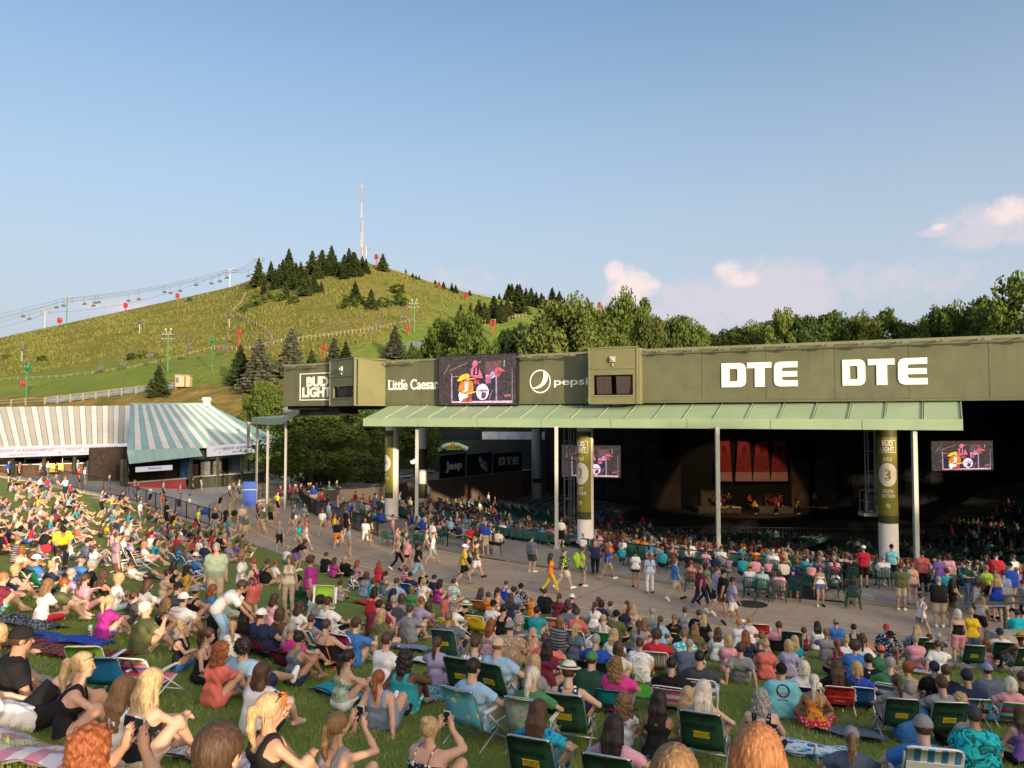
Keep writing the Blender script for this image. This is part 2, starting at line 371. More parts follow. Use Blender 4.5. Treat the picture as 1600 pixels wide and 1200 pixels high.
# kerb between lawn and plaza
kb = MB()
for (a, b) in zip(FENCE[:-1], FENCE[1:]):
    n = 6
    for i in range(n):
        p = [Vector((a[0]+(b[0]-a[0])*t, a[1]+(b[1]-a[1])*t, 0)) for t in (i/n, (i+1)/n)]
        d = (p[1]-p[0]).normalized(); o = Vector((-d.y, d.x, 0))*.2
        z0 = [max(float(z_lawn(q.x, q.y)), float(z_plaza(q.x, q.y)))+.12 for q in p]
        A = [p[0]-o+Vector((0, 0, z0[0])), p[1]-o+Vector((0, 0, z0[1])), p[1]+o+Vector((0, 0, z0[1])), p[0]+o+Vector((0, 0, z0[0]))]
        B = [v-Vector((0, 0, 2.2)) for v in A]; kb.add(A+B, [(0, 1, 2, 3), (0, 4, 5, 1), (1, 5, 6, 2), (2, 6, 7, 3), (3, 7, 4, 0)])
tag(kb.build('kerb_wall', M_KERB), 'pale concrete kerb wall between the lawn and the concession plaza', 'wall')
ek = MB(); ring(ek, REDGE, REDGE+.16, 186, 317, .09, 90, skirt=.3)
tag(ek.build('lawn_kerb', M_KERB), 'low concrete kerb edging the lawn along the walkway', 'kerb')
mh = MB(); p = hit(1174, 944); mh.lathe([(0, .012), (.52, .012), (.55, .006), (.60, .006), (.62, -.01)], (p.x, p.y, 0), 24); mh.lathe([(.3, .018), (.33, .018), (.34, .012)], (p.x, p.y, 0), 24)
tag(mh.build('manhole_cover', mat('cast_iron', (.06, .055, .05), .6, .5, var=.3, scale=12)), 'round dark iron manhole cover set in the walkway', 'manhole cover')
def leaf_mat(name, a, b, transl=.25):
    m, N, L, bs = nodes_mat(name); oi = N.new('ShaderNodeObjectInfo'); tc = N.new('ShaderNodeTexCoord').outputs['Object']
    n = noise_node(N, L, tc, .9, 4); c = ramp_node(N, L, n, [(.3, a), (.7, b)])
    hs = N.new('ShaderNodeHueSaturation'); L.new(c, hs.inputs['Color'])
    mr = N.new('ShaderNodeMapRange'); L.new(oi.outputs['Random'], mr.inputs[0]); mr.inputs[3].default_value = .75; mr.inputs[4].default_value = 1.3; L.new(mr.outputs[0], hs.inputs['Value'])
    mr2 = N.new('ShaderNodeMapRange'); L.new(oi.outputs['Random'], mr2.inputs[0]); mr2.inputs[3].default_value = .515; mr2.inputs[4].default_value = .485; L.new(mr2.outputs[0], hs.inputs['Hue'])
    L.new(hs.outputs[0], bs.inputs['Base Color']); bs.inputs['Roughness'].default_value = .75; bs.inputs['Specular IOR Level'].default_value = .15
    tr = N.new('ShaderNodeBsdfTranslucent'); L.new(hs.outputs[0], tr.inputs[0]); mx = N.new('ShaderNodeMixShader'); mx.inputs[0].default_value = transl
    L.new(bs.outputs[0], mx.inputs[1]); L.new(tr.outputs[0], mx.inputs[2]); L.new(mx.outputs[0], N['Material Output'].inputs[0]); return m
M_LEAF = leaf_mat('leaves_mid', (.070, .115, .022), (.12, .16, .034)); M_LEAFD = leaf_mat('leaves_dark', (.040, .082, .020), (.075, .12, .028)); M_LEAFO = leaf_mat('leaves_olive', (.09, .125, .028), (.135, .155, .04))
M_SPR = leaf_mat('spruce_green', (.022, .044, .014), (.058, .075, .022), .12); M_SPRB = leaf_mat('spruce_grey', (.075, .090, .060), (.125, .125, .085), .12)
M_BARK = mat('bark', (.075, .055, .04), .95, var=.4, scale=3, bump=.5)
nr = np.random.RandomState(5)
def leaf_cards(P, size, up=.4, r=nr, squash=1.):
    """quads (two-triangle leaf sprays) at points P with random orientation"""
    n = len(P); a = r.normal(size=(n, 3)); a[:, 2] *= squash; a /= np.linalg.norm(a, axis=1)[:, None]; b = r.normal(size=(n, 3)); b -= a*(a*b).sum(1)[:, None]; b /= np.linalg.norm(b, axis=1)[:, None]
    s = size*(.6+.8*r.rand(n))[:, None]; a = a*s; b = b*s*.6
    co = np.stack([P-a, P-b*.9+a*.1, P+a, P+b], 1).reshape(-1, 3); return co, np.arange(4*n).reshape(n, 4)
def crown_mesh(name, h, w, nb, nl, size, seed, top=1., low=.18, mats=M_LEAF):
    r = np.random.RandomState(seed); pts = []
    for i in range(nb):
        t = r.rand(); z = low*h+(1-low)*h*t
        prof = math.sqrt(max(.02, 1-((t-.42)/.60)**2))*(.8+.25*r.rand())
        q = r.rand()*2*math.pi; d = w*.5*prof*math.sqrt(r.rand()*.85+.15)
        c = np.array([math.cos(q)*d, math.sin(q)*d, z]); br = w*(.09+.10*r.rand())*(1.15-.4*t)
        v = r.normal(size=(nl, 3)); v /= np.linalg.norm(v, axis=1)[:, None]; v *= (r.rand(nl)**.42)[:, None]*br; v[:, 2] *= .72
        pts.append(c+v)
    P = np.concatenate(pts); P = P[P[:, 2] > low*h*.5]
    co, q = leaf_cards(P, size, r=r); return np_mesh(name, co, q, mats)
def trunk_mesh(name, h, r0, seed, limbs=6, w=4):
    r = random.Random(seed); mb = MB(); mb.tube([(0, 0, -.6), (.05*h*.2, 0, h*.25), (r.uniform(-.2, .2), r.uniform(-.2, .2), h*.55), (r.uniform(-.3, .3), r.uniform(-.3, .3), h*.9)], [r0*1.25, r0*.85, r0*.55, r0*.12], 7)
    for i in range(limbs):
        z = h*(.25+.5*i/limbs); q = r.uniform(0, 6.28); l = w*.42*r.uniform(.7, 1.1); mb.tube([(0, 0, z), (math.cos(q)*l*.5, math.sin(q)*l*.5, z+l*.35), (math.cos(q)*l, math.sin(q)*l, z+l*.55)], [r0*.4, r0*.25, r0*.07], 5)
    return mb.mesh(name, M_BARK, True)
def spruce_mesh(name, h, w, seed, tiers=17, mats=M_SPR, size=.30, dens=1.):
    r = np.random.RandomState(seed); pts = []
    for i in range(tiers):
        t = (i+.3)/tiers; z0 = h*(.05+.95*t); L_ = w*.5*(1-t)**.85*(.85+.3*r.rand())+.08; nb = max(4, int((9-5*t)))
        for j in range(nb):
            q = 2*math.pi*(j+r.rand()*.7)/nb+i; l = L_*(.75+.4*r.rand()); n = int((8+l*16)*dens); u = r.rand(n)**.7
            d = u*l; x = np.cos(q)*d+r.normal(size=n)*.09*l; y = np.sin(q)*d+r.normal(size=n)*.09*l; z = z0-d*.34+.16*l*u*u+r.normal(size=n)*.05*h/tiers*2
            pts.append(np.stack([x, y, z], 1))
    pts.append(np.stack([nr.normal(size=14)*.05, nr.normal(size=14)*.05, h*(.93+.09*nr.rand(14))], 1))
    P = np.concatenate(pts); co, q = leaf_cards(P, size, r=r, squash=.55); return np_mesh(name, co, q, mats)
# unit trees: spruce 10 m tall, broadleaf 10 m tall
SPRUCE = [spruce_mesh('spruce_crown', 10, 4.6+.5*i, 20+i, 16+i, M_SPR, .36) for i in range(4)]; SPRUCEG = [spruce_mesh('spruce_crown', 10, 6.0, 30+i, 18, M_SPRB, .30, 1.4) for i in range(2)]
STRUNK = trunk_mesh('spruce_trunk', 9, .17, 1, 0)
BROAD = [crown_mesh('crown', 10, 8.5+.7*(i % 3), 85, 150, .185, 40+i, mats=M_LEAF) for i in range(4)]
BROADD = [crown_mesh('crown', 10, 8.4+.8*(i % 2), 85, 150, .185, 50+i, mats=M_LEAFD) for i in range(3)]
BROADO = [crown_mesh('crown', 10, 8.5, 95, 140, .17, 60, mats=M_LEAFO), crown_mesh('crown', 10, 7, 85, 130, .15, 61, mats=M_LEAFO)]
BTRUNK = [trunk_mesh('trunk', 9, .24, 3+i, 7, 7) for i in range(2)]
BUSH = [crown_mesh('foliage', 3, 4.2, 26, 60, .2, 70+i, low=.02, mats=(M_LEAFD, M_LEAF, M_LEAFO)[i]) for i in range(3)]
def tree(kind, p, h, label, group=None, wf=1., rz=None, trunk=True):
    spr = kind.startswith('spruce')
    lib = {'spruce': SPRUCE, 'sprucegrey': SPRUCEG, 'broad': BROAD, 'dark': BROADD, 'olive': BROADO, 'bush': BUSH}[kind]
    me = lib[rng.randrange(len(lib))]
    if kind == 'bush':
        o = obj('bush', me, None, p); s = h/3; o.scale = (s*wf, s*wf, s); o.rotation_euler = (0, 0, rng.uniform(0, 6)); return tag(o, label, 'bush', group)
    t = thing('spruce_tree' if spr else 'broadleaf_tree', label, 'tree', p, rng.uniform(0, 6) if rz is None else rz, group); s = h/10; t.scale = (s*wf, s*wf, s)
    obj('crown', me, t)
    if trunk: obj('trunk', STRUNK if spr else BTRUNK[rng.randrange(2)], t)
    return t
ORD = ['first', 'second', 'third', 'fourth', 'fifth', 'sixth', 'seventh', 'eighth', 'ninth', 'tenth', 'eleventh', 'twelfth', '13th', '14th', '15th', '16th', '17th', '18th', '19th', '20th', '21st', '22nd', '23rd', '24th', '25th', '26th', '27th', '28th', '29th', '30th']
def by_px(px, py, top):
    """a tree standing on the hill where the ray through (px,py) meets it, tall enough to reach `top`"""
    p = hhit(px, py); return p, (py-top)/1200*p.y
# spruces of the hilltop grove: base px,py, top py
grove = [(404, 448, 404), (423, 440, 408), (436, 446, 413), (451, 432, 389), (457, 452, 418), (470, 437, 409), (462, 446, 411), (480, 450, 425), (488, 430, 391), (497, 436, 404), (503, 428, 390), (511, 432, 404), (518, 424, 384), (524, 430, 400), (530, 432, 408), (538, 430, 397), (545, 428, 388), (552, 432, 393), (560, 432, 405), (572, 428, 404), (478, 462, 425), (447, 466, 440), (490, 458, 428), (430, 452, 420), (502, 458, 440), (412, 460, 436), (442, 440, 405), (538, 436, 408), (566, 424, 400), (555, 424, 395)]
grove.sort()
for i, (px, py, tp) in enumerate(grove):
    p, h = by_px(px, py, tp); tree('spruce', p, max(h, 3), 'dark spruce in the hilltop grove below the radio mast, %s from its left end' % ORD[i], 'spruces of the hilltop grove', 1.15+.2*rng.random())
lone = [(580, 484, 452, 'spruce', 'lone dark spruce halfway down the bare hillside'), (598, 424, 396, 'spruce', 'small spruce on the crest just right of the red snow gun'), (555, 470, 440, 'spruce', 'thin pale young tree on the slope under the grove'),
        (248, 620, 570, 'spruce', 'full round spruce on the mown slope left of the wooden shed'), (375, 600, 540, 'spruce', 'dark spruce right of the wooden shed, beside the grey spruces'), (404, 612, 527, 'sprucegrey', 'large grey blue spruce above the right concession roof'),
        (455, 590, 513, 'sprucegrey', 'grey blue spruce just left of the tall green lift tower'), (486, 594, 548, 'spruce', 'small dark spruce between the two grey spruces'), (522, 585, 528, 'sprucegrey', 'grey spruce beside the red snow gun low on the hill'), (540, 585, 535, 'spruce', 'green spruce behind the beige speaker box'),
        (617, 560, 508, 'sprucegrey', 'silvery spruce between the broadleaf trees and the lower slope'), (643, 556, 535, 'spruce', 'tiny spruce beside the blue snow fence on the lower slope'), (675, 545, 520, 'spruce', 'small brownish spruce by the fence above the broadleaf trees')]
for px, py, tp, k, lb in lone:
    p, h = by_px(px, py, tp); tree(k, p, max(h, 2.), lb, None, 1.3)
mid = [(720, 505, 476), (735, 502, 474), (748, 500, 468), (757, 505, 473), (772, 500, 462), (783, 502, 470), (793, 498, 466), (778, 505, 478)]
for i, (px, py, tp) in enumerate(sorted(mid)):
    p, h = by_px(px, py, tp); tree('spruce', p, h, 'spruce in the row across the middle slope, %s from its left end' % ORD[i], 'spruces across the middle slope', 1.3)
top2 = [(795, 466, 440), (800, 470, 442), (808, 468, 441), (812, 490, 445), (822, 475, 450), (830, 478, 450), (838, 480, 456), (846, 482, 458), (863, 474, 446), (874, 476, 452), (882, 477, 464), (850, 474, 460), (919, 480, 464), (680, 445, 437), (686, 448, 440), (693, 452, 440), (706, 455, 442), (712, 458, 445), (734, 462, 453), (634, 428, 424), (645, 434, 429), (650, 438, 430), (655, 438, 432), (780, 462, 452)]
for i, (px, py, tp) in enumerate(sorted(top2)):
    p, h = by_px(px, py, tp); tree('spruce', p, max(h, 2), 'spruce along the ridge fence right of the hilltop, %s from its left end' % ORD[i], 'spruces along the ridge', 1.4)
# bushes and shrubs on the hill
bl = [(560, 475, 12, 'olive shrub on the hillside below the grove'), (545, 482, 14, 'wide low shrub on the bare hillside left of the lone spruce'), (600, 480, 13, 'brown dry bush just right of the lone hillside spruce'), (622, 460, 14, 'green bush high on the right hillside'), (625, 478, 16, 'broad bush at the right end of the dry scrub'), (404, 478, 16, 'dark round bush at the left end of the grove'), (380, 488, 8, 'small dark bush beside the split rail fence'), (222, 560, 12, 'bright green thicket in the middle of the rough slope'), (205, 562, 9, 'small thicket left of the bright green one'), (296, 470, 5, 'tiny dark shrub high on the left slope'), (66, 565, 9, 'dark shrub above the lower fence on the left slope'), (10, 560, 6, 'dark shrub at the far left of the slope'), (440, 470, 10, 'yellow green bush at the foot of the grove'), (460, 474, 10, 'pale bush right under the middle of the grove'), (420, 468, 10, 'light green bush near the left end of the grove')]
for px, py, hp, lb in bl:
    p = hhit(px, py); tree('bush', p, max(1.2, hp/1200*p.y*1.1), lb, 'bushes on the hill', 1.3)
# broadleaf trees behind the pavilion: px centre, top py, width px, distance, kind, label
bt = [(885, 470, 150, 92*1.3, 'olive', 'huge rounded olive green tree behind the pavilion, left of the tall ones'), (735, 494, 90, 112, 'broad', 'broad green tree rising behind the big fascia screen'), (690, 508, 70, 116, 'broad', 'smaller green tree left of the one behind the fascia screen'), (655, 545, 60, 118, 'dark', 'low dark tree behind the left fascia letters'),
      (985, 460, 90, 150, 'broad', 'tall loose tree with bare twigs under the pink cloud'), (945, 484, 70, 160, 'dark', 'dark tree beside the tall loose tree'), (1012, 486, 80, 130, 'olive', 'feathery olive brown tree behind the square speaker box'), (1062, 494, 80, 150, 'dark', 'dark rounded tree right of the feathery olive tree'), (1090, 505, 60, 155, 'broad', 'sloping green tree at the right end of the tall group'), (795, 520, 60, 125, 'dark', 'dark low tree between the fascia screen and the huge olive tree'), (820, 512, 50, 135, 'dark', 'dark tree just left of the huge olive tree'), (960, 520, 90, 128, 'broad', 'bright green tree low behind the square speaker box'),
      (1112, 516, 26, 190, 'spruce', 'pointed conifer in the dip of the tree line'), (1145, 512, 90, 190, 'broad', 'hazy green tree right of the dip in the tree line'), (1185, 504, 80, 185, 'broad', 'bushy tree in the tree line left of the tall crown'), (1228, 480, 60, 170, 'broad', 'tall uneven crown standing above the right tree line'), (1258, 492, 80, 170, 'dark', 'dark crown just right of the tallest in the right tree line'), (1300, 490, 90, 175, 'broad', 'rounded crown above the first big sign letters'), (1345, 487, 80, 172, 'olive', 'yellowish crown between the two big signs'), (1385, 485, 80, 175, 'dark', 'dark crown above the second big sign'), (1415, 505, 70, 170, 'broad', 'low light green tree at the second dip of the tree line'), (1470, 482, 80, 160, 'dark', 'dark tree right of the second dip in the tree line'), (1500, 478, 90, 165, 'broad', 'green crown near the right end of the tree line'), (1545, 468, 110, 155, 'dark', 'large dark crown beside the rightmost tree'), (1600, 438, 140, 140, 'broad', 'tallest tree, cut by the right edge of the picture'),
      (1215, 500, 110, 200, 'dark', 'far tree filling the gap behind the tall uneven crown'), (1440, 500, 100, 200, 'broad', 'far tree behind the second dip of the tree line'), (1330, 498, 120, 205, 'broad', 'far tree behind the rounded crowns'), (1120, 522, 80, 200, 'dark', 'far dark tree under the pointed conifer')]
for px, tp, wp, D, k, lb in bt:
    tp += 7 if px > 930 else 0
    if k == 'spruce':
        p = at(px, 560, D); tree('spruce', p, (560-tp)/1200*D, lb, None, 1.2); continue
    zt = EYE+(650-tp)/1200*D; x = (px-800)/1200*D; z0 = max(float(z_hill(x, D)), -2) if D > 106 else 0
    h = zt-z0; tree(k, (x, D, z0), h, lb, 'broadleaf trees behind the pavilion', (wp/1200*D)/(8.2*h/10))
# trees between the concession stands and the pavilion wall
bt2 = [(487, 648, 150, 76, 'broad', 'yellow green maple behind the concave awning', 0), (560, 640, 90, 92, 'dark', 'dark tree in the shade between the awning and the left pillar', 0), (585, 655, 80, 88, 'olive', 'grey green willow right of the dark tree under the fascia', 0), (650, 655, 80, 96, 'dark', 'dark tree seen under the canopy beside the left pillar', 0), (690, 640, 70, 104, 'dark', 'dark tree behind the sponsor board', 1), (770, 640, 80, 112, 'dark', 'tree showing over the sponsor board under the canopy', 1), (620, 640, 90, 104, 'broad', 'tree behind the left pillar under the canopy', 1), (430, 610, 70, 98, 'broad', 'bright green bushy tree at the foot of the hill above the awning', 1), (405, 600, 60, 104, 'broad', 'light green tree between the right concession roof and the awning', 1), (470, 600, 70, 106, 'olive', 'yellowish tree just under the left end of the fascia', 1), (525, 620, 80, 108, 'broad', 'green tree under the left speaker box', 1), (390, 640, 50, 100, 'olive', 'tan bush behind the right end of the concession roof', 1)]
for px, tp, wp, D, k, lb, _ in bt2:
    x = (px-800)/1200*D; h = EYE+(650-tp)/1200*D; tree(k, (x, D, 0), h, lb, None, (wp/1200*D)/(8.2*h/10))
hb = crown_mesh('foliage', 3, 4.4, 60, 120, .12, 77, low=.02, mats=M_LEAFD)
for px, D, h, wf, lb in ((515, 82, 3.6, 1.25, 'large clipped dark green bush beyond the left seats'), (575, 84, 2.6, 1.5, 'low dark hedge right of the clipped bush')):
    o = obj('bush', hb, None, ((px-800)/1200*D, D, -.2)); s = h/3; o.scale = (s*wf, s*wf, s); tag(o, lb, 'bush')
# tall trees standing behind the lawn, up-sun
SHADE = [(31, -32, 15, 1.2), (24.5, -22, 29, .36), (39, -29, 15, 1.2), (46, -24, 15, 1.2), (55, -15, 12, 1.2), (64, -6, 14, 1.3), (78, 2, 16, 1.4), (92, 8, 17, 1.5), (106, 18, 17, 1.5), (70, -34, 17, 1.4)]
for i, (x, y, h, wf) in enumerate(SHADE):
    tree('dark', (x, y, 2), h, 'tall tree behind the lawn, %s of the row' % ORD[i], 'trees behind the lawn', wf)
# ================================================================== THE PAVILION
def metal_mat(name, col, var=.12, rough=.55, seam=0., streak=.3):
    m, N, L, b = nodes_mat(name); tc = N.new('ShaderNodeTexCoord').outputs['Object']
    c = ramp_node(N, L, noise_node(N, L, tc, .6, 7, .65), [(.3, tuple(v*(1-var) for v in col)), (.7, tuple(v*(1+var) for v in col))])
    mp = N.new('ShaderNodeMapping'); mp.inputs['Scale'].default_value = (3.5, 3.5, .25); L.new(tc, mp.inputs[0])
    st = noise_node(N, L, mp.outputs[0], 1.3, 6, .7); c = mix_node(N, L, ramp_node(N, L, st, [(.56, (0, 0, 0)), (.75, (streak,)*3)]), c, tuple(v*.62 for v in col))
    L.new(c, b.inputs['Base Color']); b.inputs['Roughness'].default_value = rough; b.inputs['Specular IOR Level'].default_value = .3
    bp = N.new('ShaderNodeBump'); bp.inputs['Strength'].default_value = .12; L.new(noise_node(N, L, tc, 2.5, 3), bp.inputs['Height']); L.new(bp.outputs[0], b.inputs['Normal']); return m
M_FASC = metal_mat('olive_fascia', (.112, .120, .070), .2, streak=.55); M_BOXF = metal_mat('olive_box', (.150, .152, .074)); M_CAP = metal_mat('fascia_coping', (.17, .175, .11)); M_CAN = metal_mat('canopy_green', (.27, .37, .235), .10, .5)
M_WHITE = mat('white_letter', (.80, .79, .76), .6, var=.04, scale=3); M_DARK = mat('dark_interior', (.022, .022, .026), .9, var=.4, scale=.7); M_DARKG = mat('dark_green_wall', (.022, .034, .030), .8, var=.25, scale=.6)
M_BLACK = mat('black_metal', (.018, .018, .02), .55, .2, var=.3, scale=5); M_GREY = metal_mat('grey_paint', (.36, .37, .34), .06, .5, streak=.15); M_PILL = metal_mat('white_pillar', (.68, .66, .62), .05, .6, streak=.2)
M_TRUSS = mat('truss_grey', (.22, .23, .23), .5, .4, var=.15); M_SPK = mat('speaker_brown', (.05, .038, .036), .8, var=.3, scale=12, bump=.3)
M_WALLB = metal_mat('brown_wall', (.17, .125, .10), .08, .85, streak=.25)
ZB, ZT = 7.85, 10.75
pav = thing('pavilion', 'long olive green amphitheatre pavilion with a pale green canopy over its seats', 'pavilion')
def V3(p, z): return Vector((p[0], p[1], z))
def wall_box(p0, p1, zb, zt, th, name, m, parent, proud=0.):
    a, b = Vector(p0), Vector(p1); d = (b-a).normalized(); n = Vector((d.y, -d.x)); mb = MB(); a = a+n*proud; b = b+n*proud
    q = [a, b, b-n*th, a-n*th]; z0, z1 = (zb if hasattr(zb, '__len__') else (zb, zb)), (zt if hasattr(zt, '__len__') else (zt, zt))
    vs = [V3(q[0], z0[0]), V3(q[1], z0[1]), V3(q[2], z0[1]), V3(q[3], z0[0]), V3(q[0], z1[0]), V3(q[1], z1[1]), V3(q[2], z1[1]), V3(q[3], z1[0])]
    mb.add(vs, [(3, 2, 1, 0), (4, 5, 6, 7), (0, 1, 5, 4), (1, 2, 6, 5), (2, 3, 7, 6), (3, 0, 4, 7)]); return mb.build(name, m, parent)
FB = ((-16.2, 54.4), (-12.3, 51.9)); FL = ((-8.35, 50.25), (4.3, 43.25)); FD = ((7.05, 41.6), (30.2, 30.4))
def facet(p0, p1, step):
    a, b = Vector(p0), Vector(p1); L_ = (b-a).length; n = max(1, round(L_/step))
    for i in range(n):
        g = .008; s0 = a+(b-a)*(i/n)+(b-a)*(g/L_); s1 = a+(b-a)*((i+1)/n)-(b-a)*(g/L_)
        wall_box(s0, s1, ZB+.12, ZT-.1, .35, 'fascia_panel', M_FASC, pav)
    wall_box(a, b, ZB+.06, ZT-.12, .3, 'fascia_backing', M_BLACK, pav, -.03)
    wall_box(a, b, ZT-.1, ZT+.03, .5, 'coping', M_CAP, pav, .08); wall_box(a, b, ZB, ZB+.11, .5, 'flashing', M_FASC, pav, .05)
facet(*FB, 2.3); facet(*FL, 3.); facet(*FD, 3.2); facet((30.2, 30.4), (62, 27), 4)
def along(F, px):
    a, b = Vector(F[0]), Vector(F[1]); d = b-a; u = (px-800)/1200; return (u*a.y-a.x)/(d.x-u*d.y)*d.length
def fframe(F, s, z, proud=.03):
    a, b = Vector(F[0]), Vector(F[1]); d = (b-a).normalized(); n = Vector((d.y, -d.x)); p = a+d*s+n*proud; return frame_matrix((p.x, p.y, z), (d.x, d.y, 0), (0, 0, 1))
def put(me, M, name, parent): me.transform(M); o = obj(name, me, parent); return o
# block letters D T E, unit boxes
LET = {'D': ([(0, 0), (.78, 0), (.93, .06), (1, .2), (1, .8), (.93, .94), (.78, 1), (0, 1)], [(.33, .24), (.33, .76), (.62, .76), (.66, .70), (.66, .30), (.62, .24)]),
       'T': ([(.32, 0), (.72, 0), (.72, .77), (1, .77), (1, 1), (0, 1), (0, .77), (.32, .77)], None),
       'E': ([(.22, 0), (1, 0), (1, .24), (.38, .24), (.34, .30), (.34, .39), (.98, .39), (.98, .61), (.34, .61), (.34, .70), (.38, .76), (1, .76), (1, 1), (.22, 1), (.06, .94), (0, .8), (0, .2), (.06, .06)], None)}
def poly_mesh(outer, hole, w, h, dz, m):
    bm = bmesh.new(); loops = [outer]+([hole] if hole else []); eds = []
    for lp in loops:
        vs = [bm.verts.new((x*w, y*h, dz)) for x, y in lp]; eds += [bm.edges.new((vs[i], vs[(i+1) % len(vs)])) for i in range(len(vs))]
    bmesh.ops.triangle_fill(bm, edges=eds, use_beauty=True)
    for f in bm.faces:
        if f.normal.z < 0: f.normal_flip()
    r = bmesh.ops.extrude_face_region(bm, geom=bm.faces[:]); top = [e for e in r['geom'] if isinstance(e, bmesh.types.BMVert)]
    for v in top: v.co.z -= dz*.98
    bmesh.ops.recalc_face_normals(bm, faces=bm.faces); me = bpy.data.meshes.new('letter'); bm.to_mesh(me); bm.free(); me.materials.append(m); return me
for x0, x1, z0, z1, ch in ((1128, 1166, 8.63, 9.87, 'D'), (1168, 1206, 8.63, 9.87, 'T'), (1210, 1247, 8.63, 9.87, 'E'), (1317, 1353, 8.62, 9.87, 'D'), (1357, 1399, 8.62, 9.87, 'T'), (1404, 1450, 8.62, 9.87, 'E')):
    s0, s1 = along(FD, x0), along(FD, x1); put(poly_mesh(*LET[ch], s1-s0, z1-z0, .05, M_WHITE), fframe(FD, s0, z0, .002), 'letter', pav)
# other fascia lettering
def word(F, txt, px0, px1, zc, h, bold, m=M_WHITE, parent=None, name='lettering'):
    me = text_mesh(txt, 1, bold, m); xs = [v.co.x for v in me.vertices]; ys = [v.co.y for v in me.vertices]
    s0, s1 = along(F, px0), along(F, px1); sx = (s1-s0)/(max(xs)-min(xs)); sy = h/(max(ys)-min(ys))
    me.transform(Matrix.Translation((-(max(xs)+min(xs))/2, -(max(ys)+min(ys))/2, 0))); me.transform(Matrix.Diagonal((sx, sy, 3, 1)))
    return put(me, fframe(F, (s0+s1)/2, zc, .02), name, parent or pav)
word(FL, 'Little Caesars', 607, 690, 9.17, .68, .02)
# slab serifs on the upright strokes
sf = MB(); s0 = along(FL, 607); s1 = along(FL, 690); Mf = fframe(FL, s0, 9.17, .02); Lw = s1-s0
for f, z in ((.03, -.26), (.0, .26), (.03, .26), (.105, -.26), (.17, -.26), (.235, -.26), (.29, -.26), (.29, .27), (.165, .02), (.66, -.26), (.88, -.26)):
    sf.box((f*Lw+.05, z, .01), (.17, .05, .03), M=Mf)
sf.build('lettering', M_WHITE, pav)
word(FL, 'pepsi', 866, 919, 9.05, .52, .012)
# round emblem: ring and swoosh
cs = along(FL, 844.5); Me = fframe(FL, cs, 9.16, .02); em = MB(); n = 40; Ro, Ri = .69, .61
for i in range(n):
    a, b = 2*math.pi*i/n, 2*math.pi*(i+1)/n
    v = [Me @ Vector((r*math.cos(t), r*math.sin(t), .02)) for r, t in ((Ri, a), (Ro, a), (Ro, b), (Ri, b))]; em.quad(*v)
lo = [(-.52, -.36), (-.34, -.335), (-.13, -.25), (.05, -.10), (.15, .10), (.20, .33), (.21, .58)]; hi = [(-.50, -.40), (-.25, -.42), (.05, -.36), (.31, -.18), (.49, .08), (.50, .29), (.34, .50)]
for i in range(6): em.quad(*[Me @ Vector((p[0], p[1], .02)) for p in (lo[i], hi[i], hi[i+1], lo[i+1])])
em.build('emblem', M_WHITE, pav)
word(FB, 'BUD', 479, 513, 9.5, .70, .045); word(FB, 'LIGHT', 472.5, 517.5, 8.78, .70, .045)
fr = MB(); a0, a1 = along(FB, 469), along(FB, 519)
for x0, x1, z0, z1 in ((a0, a1, 10.03, 10.10), (a0, a1, 8.22, 8.29), (a0, a0+.07, 8.29, 10.03)):
    fr.box(((x0+x1)/2, (z0+z1)/2-9, .03), (x1-x0, z1-z0, .03), M=fframe(FB, 0, 9, .02))
fr.build('sign_border', M_WHITE, pav)
# thin lamp bars along the coping
def lampbar(F, px0, px1, n):
    mb = MB(); s0, s1 = along(F, px0), along(F, px1); M = fframe(F, 0, ZT-.14, 0)
    mb.tube([M @ Vector((s0, 0, .55)), M @ Vector((s1, 0, .55))], .035, 6)
    for i in range(n):
        s = s0+(s1-s0)*(i+.5)/n; mb.tube([M @ Vector((s, .12, -.2)), M @ Vector((s, 0, .55))], .025, 5); mb.box((s+.15, -.05, .56), (.3, .09, .12), M=M); mb.box((s-.2, -.03, .56), (.12, .07, .1), M=M)
    mb.build('lamp_bar', M_CAP, pav)
lampbar(FB, 450, 512, 2); lampbar(FL, 606, 662, 2); lampbar(FL, 814, 915, 3); lampbar(FD, 1014, 1640, 11)
